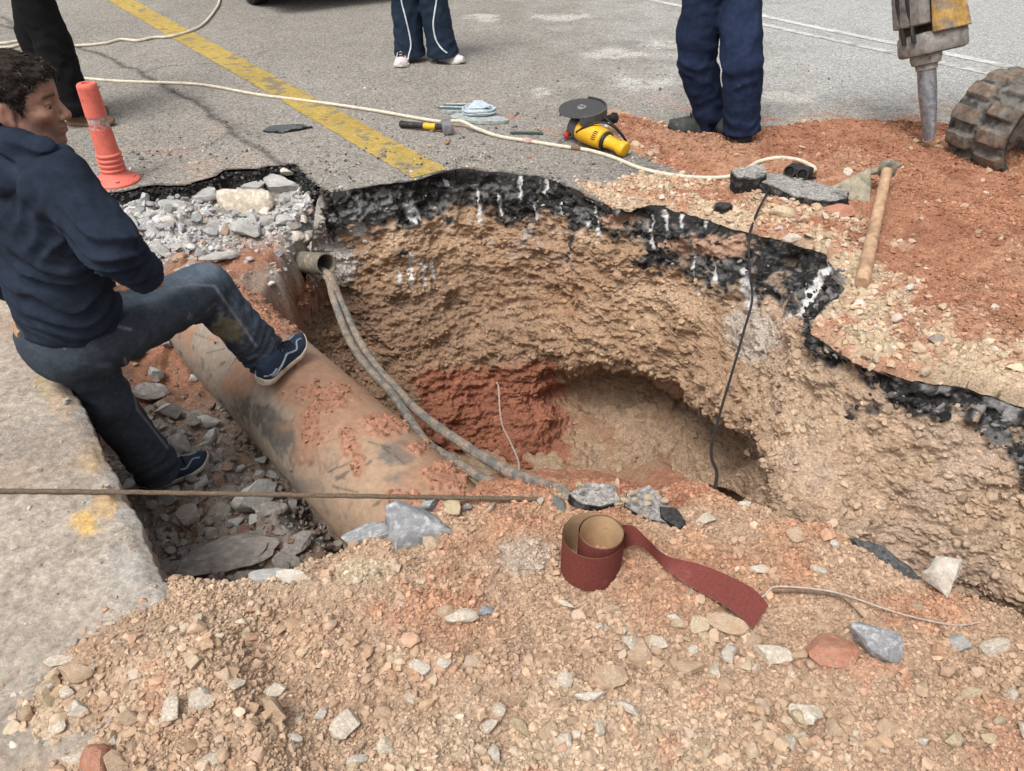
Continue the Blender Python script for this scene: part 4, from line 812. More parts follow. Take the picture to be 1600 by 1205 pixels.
# second cord at the top left
C2 = [(352, -60), (346, -20), (343, 5), (335, 20), (322, 36), (308, 46), (285, 55), (262, 60), (240, 61), (215, 66), (190, 64), (165, 70), (135, 73), (95, 74), (62, 69), (48, 66)]
P = crom([Z(*p) + np.array([0, 0, 0.012]) for p in C2], 260); mb = MB(); mb.tube(P, 0.0115, 8); tag(mb.build('electric_cable', M['cord']), 'cream cord curving over the yellow line towards the top edge', 'cord')
C3 = [(-60, 68), (0, 70), (20, 68), (44, 64), (36, 70), (18, 76), (-10, 78), (-60, 84)]
P = crom([Z(*p) + np.array([0, 0, 0.012]) for p in C3], 160); mb = MB(); mb.tube(P, 0.0115, 8); tag(mb.build('electric_cable', M['cord']), 'doubled cream cord loop behind the seated man\'s hair at the left edge', 'cord')
# black flex from the grinder side hanging into the pit
a_ = onspread(1270, 296) + np.array([0, 0, 0.05])
hang([np.array(sk) + np.array([0.045, -0.055, 0.0]), np.array(onspread(1268, 297)) + (0, 0, .062), np.array(onspread(1235, 291)) + (0, 0, .06), np.array(onspread(1212, 293)) + (0, 0, .055), np.array(onspread(1192, 318)) + (0, 0, .02), np.array(onspread(1176, 352)) + (0, 0, .015), (1170, 378, 3.16), (1172, 430, 3.07), (1175, 470, 3.0), (1160, 525, 2.85), (1146, 575, 2.7), (1128, 635, 2.5), (1113, 690, 2.25), (1112, 715, 2.1), (1120, 738, 1.85), (1116, 770, 1.56)], 0.0056, 'black_flex', 'thin black flex hanging from the socket down into the pit', 'cable', M['black'], 240, seg_=8)

# ================================================================== STONES AND CHUNKS
I3 = ico(3)
def stone_mesh(name, seed, m, cuts=11, rough=0.1, sub=I3, flat=None, tumble=True):
    r = np.random.default_rng(seed); V = stone_shape(sub[0], seed, cuts, rough)
    V = V + (0.05 * fb3(V, 3.5, 4, seed + 1, 0.6))[:, None] * V
    if flat: V = V * np.array(flat)
    V /= np.abs(V).max(0).mean()
    me = mesh_np(name, V, sub[1], m); me.set_sharp_from_angle(angle=math.radians(30)); return me
def put_stone(px, py, wpx_, mk, label, f=onheap, seed=None, asp=(1, 0.8, 0.7), rot=None, sink=0.3, cuts=9, cat='stone', name='stone', rough=0.07, z=None, group=None, tilt=(0, 0)):
    """stone whose picture centre is about (px,py) and width wpx_ pixels in the photograph"""
    if not hasattr(put_stone, 'n'): put_stone.n = 300
    put_stone.n += 1; seed = seed or put_stone.n
    p = f(px, py) if z is None else Z(px, py, z); d = p[1] * CP - (p[2] - CAMZ) * SP; R_ = 0.5 * wpx_ * d / FPX
    o = obj(name, stone_mesh(name, seed, M['s_' + mk], cuts, rough), None); o.scale = (R_ * asp[0], R_ * asp[1], R_ * asp[2])
    o.rotation_euler = (tilt[0], tilt[1], random.uniform(-0.5, 0.5) if rot is None else rot); hgt = R_ * asp[2]
    pc = f(px, py + 0.3 * wpx_ * asp[2]) if z is None else p
    o.location = (pc[0], pc[1] + (0.25 * R_ if z is None else 0), pc[2] + hgt * (1 - 2 * sink)); return tag(o, label, cat, group)
ST_ = [
 (642, 820, 122, 'grey', 'big grey angular rock on the heap crest beside the pipe', dict(asp=(1, .7, .72), rot=.5, cuts=14, rough=.05, sink=.36)),
 (563, 840, 70, 'grey', 'long flat grey rock left of the biggest grey crest rock', dict(asp=(1, .6, .45), rot=.45, cuts=14)),
 (672, 790, 34, 'grey', 'small grey rock tucked behind the biggest crest rock', dict(asp=(1, .8, .7), z=.035)),
 (708, 796, 34, 'yellow', 'orange tan rounded stone on the crest beside the grey rocks', dict(asp=(1, .8, .75), cuts=5, z=.035)),
 (733, 793, 18, 'grey', 'tiny grey stone right of the orange tan crest stone', dict(z=.035)),
 (1380, 996, 84, 'grey', 'pale grey pointed rock leaning beside the red brick-like stone', dict(asp=(1, .7, .95), rot=-.35, cuts=16, rough=.04, sink=.24)),
 (1300, 1012, 72, 'red', 'reddish brown block-like stone left of the grey pointed rock', dict(asp=(1, .8, .75), rot=.1, cuts=8)),
 (1466, 914, 38, 'white', 'upright white pointed stone at the right trench edge', dict(asp=(.8, .7, 1.0), cuts=14, rough=.05, sink=.15)),
 (1502, 920, 17, 'white', 'small white stone right of the upright pointed one', dict()),
 (1208, 1023, 46, 'pale', 'squarish pale stone below the end of the sandpaper', dict(asp=(1, .85, .8))),
 (1137, 975, 56, 'tan', 'elongated tan stone under the sandpaper strip', dict(asp=(1, .6, .6), rot=-.35, cuts=4)),
 (1095, 976, 34, 'yellow', 'yellowish cracked stone left of the elongated tan stone', dict(asp=(1, .9, .9))),
 (1175, 1001, 32, 'tan', 'rounded tan stone touching the sandpaper tip', dict(cuts=5)),
 (1105, 998, 28, 'yellow', 'small ochre stone under the sandpaper strip', dict()),
 (721, 964, 48, 'pale', 'largest tan oval stone left of centre, below the roll', dict(asp=(1, .6, .55), rot=.1, cuts=6)),
 (697, 956, 32, 'tan', 'brown stone touching the oval stone on its left', dict(asp=(1, .7, .7))),
 (762, 953, 30, 'grey', 'lone grey stone right of the tan oval stone', dict(cuts=10)),
 (883, 944, 34, 'pale', 'pale wide stone just under the sandpaper roll', dict(asp=(1, .6, .6))),
 (953, 955, 36, 'tan', 'tan lump below and right of the sandpaper roll', dict(asp=(1, .7, .6))),
 (1055, 966, 26, 'white', 'bright white chip left of the yellowish cracked stone', dict(asp=(1, .6, .7), rot=-.6, cuts=12)),
 (972, 984, 24, 'pale', 'small squared pale stone above the tan cluster', dict(cuts=12)),
 (940, 979, 20, 'white', 'little whitish stone left of the squared pale stone', dict()),
 (1028, 1008, 40, 'tan', 'tan cluster stone left of the ochre pebbles', dict()),
 (1140, 1018, 40, 'white', 'white cracked stone above the yellow pebble row', dict(asp=(.8, .7, .9), cuts=13)),
 (1080, 1017, 24, 'white', 'tiny white flat chip beside the white cracked stone', dict(asp=(1, .6, .5))),
 (1165, 1038, 34, 'yellow', 'yellow blocky stone below the white cracked stone', dict(cuts=10)),
 (1075, 1045, 44, 'tan', 'broad buff stone in the middle pebble band', dict(asp=(1, .8, .6))),
 (925, 1090, 46, 'white', 'white angular stone low in the middle, left of a wedge', dict(asp=(1, .6, .6), cuts=14, rough=.04, rot=.1)),
 (978, 1104, 42, 'white', 'pinkish white wedge stone right of the white angular one', dict(asp=(1, .5, .55), cuts=14, rough=.04, rot=-.55)),
 (430, 1106, 62, 'tan', 'large flat tan slab standing in the lower left gravel', dict(asp=(.75, .5, 1.0), cuts=11, rough=.05, rot=-.3, sink=.3)),
 (118, 1050, 52, 'tan', 'large rounded tan stone at the edge of the pavement', dict(asp=(1, .8, .6), cuts=4)),
 (157, 1193, 66, 'red', 'red stone cut by the bottom edge of the picture', dict(asp=(1, .8, .6), cuts=6)),
 (128, 1178, 46, 'pale', 'pale cracked stone left of the red bottom stone', dict(asp=(1, .8, .7))),
 (42, 1112, 32, 'tan', 'long brown stone on the pavement at far left', dict(asp=(.75, .7, 1.0), rot=.1, cuts=4, sink=.35)),
 (20, 1091, 20, 'white', 'round white pebble on the pavement at far left', dict(cuts=3)),
 (86, 1130, 36, 'pale', 'pale stone standing alone on the grey pavement', dict(cuts=5)),
 (120, 1108, 32, 'white', 'white stone at the heap edge above the pavement', dict(cuts=8)),
 (102, 1078, 32, 'pale', 'buff pebble below the large rounded tan stone', dict()),
 (84, 1064, 30, 'tan', 'narrow tan pebble left of the buff pebble', dict(asp=(.7, .7, 1))),
 (44, 1045, 28, 'red', 'reddish pebble at the outer edge of the pavement stones', dict(asp=(1, .7, .6))),
 (95, 1034, 44, 'pale', 'pale flat stone above the large rounded tan stone', dict(asp=(1, .6, .5), rot=.2)),
 (145, 990, 18, 'pale', 'pale pebble near the pavement above the heap edge', dict()),
 (170, 974, 16, 'white', 'white pebble where the heap meets the kerb top', dict()),
 (455, 901, 42, 'white', 'creamy white stone on the crest near the kerb', dict(asp=(1, .6, .7), cuts=7)),
 (420, 898, 46, 'concrete', 'flat grey chip on the crest left of the creamy stone', dict(asp=(1, .6, .4), cuts=12)),
 (1185, 890, 28, 'white', 'whitish rough stone right of the strip, alone on soil', dict(cuts=9)),
 (1278, 890, 22, 'pale', 'small pale stone midway to the upright white stone', dict()),
 (786, 856, 14, 'white', 'small white cube-like chip on the grey dust patch', dict(cuts=12)),
 (843, 887, 13, 'white', 'small white chip left of the roll foot', dict(cuts=12)),
 (628, 943, 14, 'white', 'lone white chip on the left of the heap', dict(cuts=12)),
 (960, 905, 14, 'white', 'white chip at the right foot of the roll', dict()),
 (1100, 812, 34, 'pale', 'pale pointed stone on the crest right of the black chunks', dict(cuts=11)),
 (1165, 788, 20, 'white', 'pale oblong stone on the crest by the trench', dict(asp=(1, .6, .6))),
 (1258, 796, 20, 'white', 'white stone beside the black tar lump', dict()),
 (1245, 835, 34, 'tan', 'buff stone below the black tar lump', dict(asp=(1, .8, .7))),
 (1305, 850, 26, 'white', 'white flake at the right trench edge above the pointed stone', dict(cuts=12)),
 (1445, 1155, 26, 'white', 'pale grey egg-shaped stone in the lower right corner', dict(asp=(.8, .7, 1.0), cuts=4)),
 (1492, 1153, 32, 'yellow', 'yellow stone right of the egg-shaped stone', dict()),
 (1550, 1152, 28, 'yellow', 'ochre stone near the right edge at the bottom', dict()),
 (1556, 1015, 56, 'pale', 'long pale stone half buried by the right edge', dict(asp=(1, .5, .45))),
 (1494, 1002, 34, 'concrete', 'grey stone above the long half-buried stone', dict(asp=(1, .8, .7))),
 (1430, 945, 26, 'tan', 'tan stone below the upright pointed white stone', dict()),
 (545, 1130, 50, 'pale', 'broad pale stone low in the left gravel band', dict(asp=(1, .8, .7))),
 (640, 1092, 26, 'pale', 'greenish pale stone in the lower middle gravel', dict(cuts=11)),
 (596, 1115, 34, 'tan', 'mauve brown stone in the lower middle gravel', dict(cuts=6)),
 (555, 1190, 34, 'white', 'white upright stone at the bottom left of centre', dict()),
 (460, 1155, 22, 'white', 'small white block below the flat tan slab', dict(cuts=13)),
 (330, 1190, 36, 'pale', 'pale stone at the bottom edge, second from the red one', dict()),
 (655, 1040, 28, 'white', 'chalky white lump in the pale streak', dict()),
 (690, 1036, 24, 'white', 'chalky chip right of the chalky lump', dict())]
for px, py, wd, mk, lb, kw in ST_: put_stone(px, py, wd, mk, lb, **kw)
TR_ = [
 (345, 872, 150, 'rubble', 'large flat concrete slab at the front of the trench', dict(asp=(1, .62, .34), rot=.22, cuts=16, rough=.03, sink=.5)),
 (265, 640, 44, 'concrete', 'pale cube-like concrete lump behind the man\'s shin', dict(asp=(.85, .8, .95), cuts=15, rough=.03)),
 (232, 615, 66, 'rubble', 'brown flat concrete piece touching the man\'s rear leg', dict(asp=(1, .6, .5), cuts=13, rot=-.3)),
 (281, 690, 38, 'concrete', 'grey block standing behind the toe of the rear shoe', dict(asp=(.9, .7, 1), cuts=14, rough=.04)),
 (395, 772, 62, 'concrete', 'biggest pale lump beside the pipe, crossed by the rope', dict(asp=(1, .8, .9), cuts=9, sink=.25)),
 (420, 795, 44, 'rubble', 'grey lump right of the biggest pale one', dict()),
 (316, 656, 44, 'concrete', 'jagged grey lump between shin and pipe', dict(asp=(1, .7, .7), cuts=13)),
 (330, 680, 28, 'concrete', 'small grey lump under the jagged one', dict(cuts=13)),
 (240, 580, 30, 'concrete', 'grey lump high under the raised thigh', dict(cuts=12, asp=(.8, .8, 1))),
 (300, 590, 22, 'concrete', 'small grey lump near the pipe under the thigh', dict(cuts=12)),
 (330, 605, 20, 'rubble', 'brown lump touching the pipe flank', dict()),
 (410, 718, 22, 'concrete', 'pale lump against the lower side of the pipe', dict(cuts=12)),
 (445, 735, 50, 'rubble', 'grey brown lump wedged under the pipe', dict(cuts=12)),
 (250, 665, 34, 'rubble', 'brown stone beside the rear calf', dict(cuts=6)),
 (270, 765, 30, 'concrete', 'grey lump under the rear shoe sole', dict(asp=(1, .7, .5), cuts=12)),
 (285, 815, 40, 'concrete', 'grey lump left of the rubble under the rope', dict(cuts=12, asp=(1, .8, .6))),
 (275, 885, 50, 'rubble', 'grey lump at the foot of the kerb corner', dict(cuts=12)),
 (470, 850, 50, 'rubble', 'dark lump in the shadow under the pipe end', dict(cuts=12)),
 (370, 815, 34, 'concrete', 'flat grey shard in front of the biggest pale lump', dict(asp=(1, .6, .5), cuts=13)),
 (430, 830, 28, 'rubble', 'flat brown shard right of the flat grey shard', dict(asp=(1, .6, .4), cuts=13)),
 (225, 855, 28, 'concrete', 'grey lump close under the kerb edge', dict(cuts=12))]
for px, py, wd, mk, lb, kw in TR_: put_stone(px, py, wd, mk, lb, f=ontrench, cat='rubble', name='concrete_lump', **kw)
bk = lambda px, py: ontrench(px, py, -0.12)
BK_ = [
 (385, 308, 66, 'pale', 'largest whitish boulder in the rubble under the road edge', dict(asp=(1, .8, .95), cuts=6)),
 (312, 300, 60, 'concrete', 'wide pale slab left of the largest whitish boulder', dict(asp=(1, .6, .6), cuts=10)),
 (343, 310, 26, 'white', 'rounded white lump between slab and boulder', dict()),
 (436, 288, 56, 'concrete', 'pale broken block under the road corner', dict(asp=(1, .7, .9), cuts=12)),
 (448, 268, 22, 'white', 'white chip at the top corner of the broken road', dict(cuts=10)),
 (255, 390, 40, 'concrete', 'grey angular pair low on the bank by the man\'s sleeve', dict(asp=(1, .7, .8), cuts=14)),
 (340, 402, 48, 'concrete', 'pale flat chunk low on the bank above the knee', dict(asp=(1, .6, .6), cuts=13)),
 (385, 355, 50, 'concrete', 'dusty pale lump in the middle of the bank', dict(asp=(1, .8, .7), cuts=9)),
 (440, 345, 34, 'concrete', 'grey lump right of the bank beside a dark one', dict(cuts=13)),
 (458, 352, 22, 'rubble', 'dark tarry lump at the right of the bank', dict(cuts=12)),
 (330, 355, 36, 'concrete', 'pale lump left of the bank middle', dict(cuts=11)),
 (415, 330, 22, 'white', 'small white flake under the boulder', dict(cuts=12)),
 (360, 330, 22, 'concrete', 'small grey flake under the slab', dict(cuts=12)),
 (240, 385, 18, 'concrete', 'little grey lump nearest the sleeve', dict(cuts=12)),
 (395, 290, 40, 'concrete', 'pale block just under the tar edge', dict(cuts=10, asp=(1, .7, .8))),
 (270, 320, 40, 'concrete', 'pale crushed lump below the orange post', dict(cuts=10, asp=(1, .7, .6)))]
for px, py, wd, mk, lb, kw in BK_: put_stone(px, py, wd, mk, lb, f=bk, cat='rubble', name='concrete_lump', **kw)
SP_ = [
 (1250, 362, 36, 'yellow', 'largest yellowish stone in the pale pile behind the rim', dict(asp=(.9, .8, 1))),
 (1222, 333, 34, 'yellow', 'rounded yellowish stone at the top of the pale pile', dict(asp=(1, .8, .9), cuts=5)),
 (1312, 330, 44, 'red', 'brown red stone under the end of the asphalt slab', dict(asp=(1, .7, .6), cuts=6)),
 (1240, 372, 24, 'pale', 'cream stone under the largest yellowish stone', dict()),
 (1215, 352, 24, 'yellow', 'flat yellowish stone left of the largest one', dict(asp=(1, .6, .6))),
 (1425, 449, 22, 'white', 'lone white stone right of the mattock handle', dict(asp=(1, .7, .6), cuts=5)),
 (1556, 480, 18, 'white', 'white stone near the right edge on tan soil', dict()),
 (1347, 522, 16, 'grey', 'bluish grey pebble above the tar edge', dict()),
 (1370, 512, 14, 'white', 'white pebble right of the bluish pebble', dict()),
 (1540, 300, 8, 'white', 'tiny white pebble on the red soil by the track', dict()),
 (1320, 265, 12, 'rubble', 'small brown clod on the red soil behind the mattock', dict())]
for px, py, wd, mk, lb, kw in SP_: put_stone(px, py, wd, mk, lb, f=onspread, **kw)
# many like ones: copies that nothing tells apart
def many(spots, fz, protos, lab, grp, cat='stone'):
    for (x_, y_, s_) in spots:
        k = random.randrange(len(protos)); o = protos[k].copy(); COL.objects.link(o)
        o.scale = (s_, s_ * random.uniform(.7, 1), s_ * random.uniform(.6, .85)); o.rotation_euler = (random.uniform(-.4, .4), random.uniform(-.4, .4), random.uniform(0, 6.28))
        o.location = (x_, y_, float(fz(x_, y_)) + 0.3 * s_); o['label'] = lab; o['group'] = grp; o['category'] = cat
    for p_ in protos: bpy.data.objects.remove(p_)
mk_ = lambda cols, sd: [obj('stone', stone_mesh('stone', sd + 3 * k, M['s_' + cn], 10 + k % 6, 0.12, I2)) for k, cn in enumerate(cols)]
x, y, z, hc = heap_pts(900, rng, lambda x, y, p, q: np.clip(0.02 + 0.9 * ss(1000, 1120, q) * (0.35 + 0.7 * fb2(x, y, 4, 3, 121)) + 0.9 * np.exp(-((p - 420) / 260) ** 2 - ((q - 1150) / 45) ** 2) + 0.6 * np.exp(-((p - 1060) / 160) ** 2 - ((q - 1010) / 45) ** 2) + 0.9 * np.exp(-((p - 100) / 60) ** 2 - ((q - 1070) / 60) ** 2), 0, 1) * 0.3)
k_ = rng.permutation(len(x))[:165]
many([(x[i], y[i], min(max(0.0115, rng.lognormal(math.log(0.017), 0.32)), 0.034)) for i in k_], zheap, mk_(['pale', 'tan', 'pale', 'yellow', 'tan', 'white', 'tan', 'pale'], 1200), 'pale loose stone among the gravel of the foreground soil heap', 'loose stones on the foreground heap')
x, y, z, hc = spread_pts(700, rng, lambda x, y, p, q, rd: np.clip(np.exp(-((p - 1275 - 0.35 * (q - 370)) / 60) ** 2 - ((q - 375) / 55) ** 2), 0, 1) * 0.8)
k_ = rng.permutation(len(x))[:70]
many([(x[i], y[i], rng.uniform(0.016, 0.034)) for i in k_], zspread, mk_(['yellow', 'pale', 'yellow', 'tan', 'pale'], 1300), 'yellowish rounded stone in the pale pile behind the pit rim', 'pile of pale stones behind the rim')
x, y, z, hc = tr_pts(900, rng, lambda x, y, s: 1.0 * ss(0.6, 0.3, s) * (y > 2.9)); k_ = rng.permutation(len(x))[:75]
many([(x[i], y[i], rng.uniform(0.02, 0.05)) for i in k_], lambda a, b: ztrench(a, b), mk_(['concrete', 'grey', 'concrete', 'white', 'concrete'], 1400), 'pale grey lump in the crushed rubble under the road edge', 'crushed rubble on the back bank', 'rubble')
x, y, z, hc = tr_pts(900, rng, lambda x, y, s: 1.0 * ss(1.3, 1.6, s)); k_ = rng.permutation(len(x))[:60]
many([(x[i], y[i], rng.uniform(0.018, 0.045)) for i in k_], lambda a, b: ztrench(a, b), mk_(['rubble', 'concrete', 'rubble', 'rubble'], 1500), 'grey brown lump of rubble on the trench floor beside the pipe', 'rubble on the trench floor', 'rubble')

# asphalt chunks: dark broken sides, grey worn top
def chunk(name, px, py, outline, thick, label, f, rot=0.0, tilt=(0, 0), lift=0.0, seed=1, top=(0.3, 0.29, 0.27), n=46):
    """outline: polygon in metres round the chunk centre"""
    P = np.asarray(outline, float); P = resample(np.vstack([P, P[:1]]), n + 1)[:-1]; r = np.random.default_rng(seed); L_ = 9
    ring = []; hs_ = np.linspace(0, 1, L_)
    for k, h in enumerate(hs_):
        w_ = 1 - 0.10 * (h - 0.5) ** 2 * 2; ring.append(np.c_[P * w_, np.full(n, h * thick)])
    V = np.array(ring); V[:, :, :2] *= (1 + 0.09 * fb3(V, 22, 3, seed))[..., None]; V[:, :, 2] += 0.006 * fb3(V, 20, 2, seed + 1)
    caps = []
    for side, base in ((0, V[0]), (1, V[-1])):
        cc_ = base.mean(0); caps.append(np.array([cc_ + (base - cc_) * s_ for s_ in (0.8, 0.55, 0.3, 0.05)]))
    allv = np.concatenate([caps[0][::-1], V, caps[1]]); m_ = len(allv); allv[..., 2] += 0.003 * fb3(allv, 40, 2, seed + 2)
    c_ = np.empty(allv.shape); c_[:] = (0.022, 0.02, 0.02); c_ = mixc(c_, (0.14, 0.13, 0.12), ss(0.2, 0.6, fb3(allv, 45, 3, seed + 3)) * 0.7)
    tm = np.zeros(allv.shape[:2]); tm[m_ - 5:] = 1; c_ = mixc(c_, top, tm * ss(-0.9, 0.1, fb3(allv, 30, 3, seed + 4) + .3))
    me = mesh_np(name, allv, gridF(m_, n, True), M['bitumen'], c_); finish(me); me.set_sharp_from_angle(angle=math.radians(40))
    o = obj(name, me); p = f(px, py); o.location = (p[0], p[1], p[2] + lift); o.rotation_euler = (tilt[0], tilt[1], rot); return tag(o, label, 'asphalt chunk')
chunk('asphalt_chunk', 1167, 297, [(-.088, -.05), (.03, -.06), (.085, -.03), (.1, .075), (-.01, .06), (-.085, .045)], 0.105, 'small square asphalt chunk left of the asphalt slab', onspread, 0.1, (.1, -.05), -0.005, 5)
chunk('asphalt_chunk', 1248, 310, [(-.25, .09), (-.16, .15), (.02, .12), (.24, .02), (.22, -.08), (.12, -.14), (0, -.11), (-.14, -.04)], 0.062, 'long asphalt slab lying under the black double socket', onspread, -0.08, (.06, .06), -0.005, 6)
chunk('asphalt_chunk', 925, 785, [(-.07, .0), (-.03, .05), (.06, .045), (.075, -.01), (.02, -.035), (-.05, -.03)], 0.04, 'flat grey topped asphalt chunk on the crest behind the roll', onheap, -0.05, (.15, .1), -0.008, 7, (0.34, 0.32, 0.3))
chunk('asphalt_chunk', 1005, 795, [(-.06, .02), (-.01, .06), (.06, .03), (.1, -.03), (.03, -.04), (-.05, -.035)], 0.045, 'crumbling tar chunk full of yellow pebbles behind the roll', onheap, -0.4, (.2, .15), -0.012, 8, (0.3, 0.28, 0.26))
chunk('asphalt_chunk', 1050, 812, [(-.045, .01), (0, .03), (.04, .0), (.03, -.03), (-.03, -.02)], 0.03, 'small black tar crumb right of the crumbling chunk', onheap, -0.5, (.2, .1), -0.008, 9, (0.05, 0.05, 0.05))
chunk('tar_lump', 1287, 800, [(-.045, .0), (-.01, .03), (.04, .02), (.045, -.015), (0, -.03)], 0.035, 'black tar lump on the right crest beside the trench', onheap, -0.2, (.1, .1), -0.004, 10, (0.03, 0.03, 0.03))
chunk('tar_lump', 1128, 330, [(-.05, .0), (-.01, .04), (.04, .02), (.045, -.02), (0, -.035)], 0.04, 'black tar lump among gravel left of the hanging flex', onspread, 0, (0, 0), -0.008, 11, (0.05, 0.05, 0.05))
chunk('tar_lump', 1385, 872, [(-.10, .03), (-.02, .03), (.05, -.01), (.09, -.05), (.03, -.05), (-.07, -.01)], 0.05, 'dark tar strip at the bottom of the right trench edge', lambda a, b: Z(a, b, -0.06), -0.3, (.3, .1), -0.03, 12, (0.1, 0.1, 0.1))
r2 = np.random.default_rng(5)
for px, py, s_ in ((985, 790, .014), (1000, 783, .012), (1012, 796, .013), (990, 800, .01), (1022, 788, .011), (975, 800, .012), (965, 806, .011), (1035, 800, .012), (1008, 806, .01)):
    p = onheap(px, py); o = obj('stone', stone_mesh('stone', int(px), M['s_yellow'], 5, .08, I2)); o.scale = (s_, s_ * .8, s_ * .8); o.location = (p[0], p[1], p[2] + .045); tag(o, 'small yellow pebble stuck on the crumbling tar chunk', 'stone', 'pebbles on the tar chunk')
# thin bitumen scrap on the road
chunk('bitumen_scrap', 447, 205, [(-.14, -.02), (-.12, .07), (.05, .09), (.15, .06), (.07, .0), (-.02, -.05)], 0.012, 'flat torn scrap of dark bitumen on the road near the yellow line', onroad, 0, (0, 0), 0.002, 13, (0.1, 0.105, 0.11))

# ================================================================== TOOLS
# delineator post
b0 = Z(183, 284); post = thing('delineator_post', b0, 'orange flexible delineator post with worn reflective band at the pit corner', 'traffic post', rot=(math.radians(-1), math.radians(1), 0))
bz = Vector(b0); ax = Vector((0.0, 0, 1))
MB().lathe([(0.118, 0), (0.118, 0.012), (0.11, 0.02), (0.08, 0.034), (0.064, 0.05), (0.06, 0.06)], bz, bz + ax, 40).build('base', M['orange'], post)
prof = [(0.06, 0.06)]
for k in range(4): prof += [(0.063, 0.066 + .026 * k), (0.064, 0.074 + .026 * k), (0.057, 0.082 + .026 * k), (0.0565, 0.088 + .026 * k)]
prof += [(0.055, 0.19), (0.054, 0.2), (0.0515, 0.285)]
MB().lathe(prof, bz, bz + ax, 36).build('ribbed_foot', M['orange'], post)
MB().lathe([(0.0475, 0.285), (0.047, 0.345)], bz, bz + ax, 36, cap=False).build('reflective_band', M['reflect'], post)
MB().lathe([(0.0505, 0.345), (0.0485, 0.47), (0.049, 0.482), (0.0475, 0.494), (0.042, 0.502), (0.026, 0.505), (0.022, 0.504), (0.02, 0.49), (0.001, 0.488)], bz, bz + ax, 36).build('post_tube', M['orange'], post)
for a_ in (-0.6, 0.5, 1.7, 2.9, 4.1, 5.0):
    q_ = bz + Vector((0.09 * math.sin(a_), -0.09 * math.cos(a_), 0.029)); MB().lathe([(0.011, 0.0), (0.011, 0.003), (0.001, 0.003)], q_, q_ + ax, 14).build('bolt_hole', M['s_red'], post)

def frame(a, b):                      # local frame lying along a->b
    x = (Vector(b) - Vector(a)).normalized(); y = Vector((0, 0, 1)).cross(x).normalized(); z = x.cross(y); return x, y, z, Matrix((x, y, z)).transposed()
# lump hammer
ha, hb = Vector(Z(625, 194, .022)), Vector(Z(693, 199, .03)); x, y, z, Rm = frame(ha, hb)
ham = thing('lump_hammer', ha, 'lump hammer with black and yellow handle lying on the road', 'hammer')
MB().tube([ha, ha + x * .008, ha + x * .06, ha + (hb - ha) * .5, ha + (hb - ha) * .55], [.017, .022, .0195, .0185, .0185], 16).build('grip', M['black'], ham)
MB().tube([ha + (hb - ha) * .55, ha + (hb - ha) * .58, ha + (hb - ha) * .8, ha + (hb - ha) * .82], [.0175, .019, .019, .0175], 16).build('handle_band', M['gripyellow'], ham)
MB().tube([ha + (hb - ha) * .82, hb + x * .03], [.0175, .016], 14).build('handle_neck', M['black'], ham)
hr = Matrix.Rotation(math.radians(28), 3, 'Z') @ Rm
mb = MB(); mb.box(hb + x * .022 + Vector((0, 0, .008)), (.062, .12, .064), hr, .014, 2); mb.build('hammer_head', M['steel'], ham)
# coil of strap on flat pads
cp = Vector(Z(738, 184, 0)); pads = thing('strap_coil', cp, 'coil of pale blue plastic strap on dusty flat pads beside the hammer', 'strap coil')
def pad(cx, cy, L_, W_, rot, h, t, name, m):
    pts = [Vector((cx, cy, h)) + Vector((L_ * math.cos(a) * (1 + .15 * math.cos(a)), W_ * math.sin(a), 0)).xyz for a in np.linspace(0, 2 * math.pi, 28, endpoint=False)]
    Rz = Matrix.Rotation(rot, 3, 'Z'); pts = [Vector((cx, cy, h)) + Rz @ (p - Vector((cx, cy, h))) for p in pts]; MB().prism(pts, (0, 0, t)).build(name, M[m], pads)
pad(cp.x + .02, cp.y - .05, .19, .075, -.25, .002, .018, 'pad', 'padgrey')
pad(cp.x - .12, cp.y + .13, .12, .07, -.1, .002, .02, 'pad', 'padgrey')
for k in range(4):
    MB().box(Vector((cp.x - .15 + .02 * k, cp.y + .10 + .022 * k, .03 + .003 * k)), (.17, .014, .004), Matrix.Rotation(-.12 + .05 * k, 3, 'Z'), .001).build('strap_band', M['plastic' if k % 2 else 'olive'], pads)
cc_ = Vector((cp.x + .045, cp.y + .02, .03))
th_ = np.linspace(0, 2 * math.pi * 5, 150); rr_ = .095 + .012 * np.sin(th_ * .63)
MB().tube([cc_ + Vector((r_ * math.cos(t_), r_ * .8 * math.sin(t_), .006 * t_ / 6.28 + .004 * math.sin(3 * t_))) for r_, t_ in zip(rr_, th_)], .0065, 6).build('strap', M['plastic'], pads)
MB().prism([cc_ + Vector((-.08, -.04, .03)), cc_ + Vector((.03, -.05, .035)), cc_ + Vector((.075, .0, .035)), cc_ + Vector((.02, .06, .05)), cc_ + Vector((-.03, .05, .055))], (0, 0, .005)).build('folded_end', M['plastic'], pads)
# cold chisel
ca, cb = Vector(Z(798, 207, .012)), Vector(Z(846, 208, .012)); x, y, z, Rm = frame(ca, cb)
ch = thing('cold_chisel', ca, 'thin dark green cold chisel lying between cord and grinder', 'chisel')
MB().box((ca + cb) / 2, ((cb - ca).length, .018, .013), Rm, .004).build('shank', M['olive'], ch)
MB().tube([cb - x * .012, cb + x * .004], [.014, .016], 12).build('struck_head', M['olive'], ch)
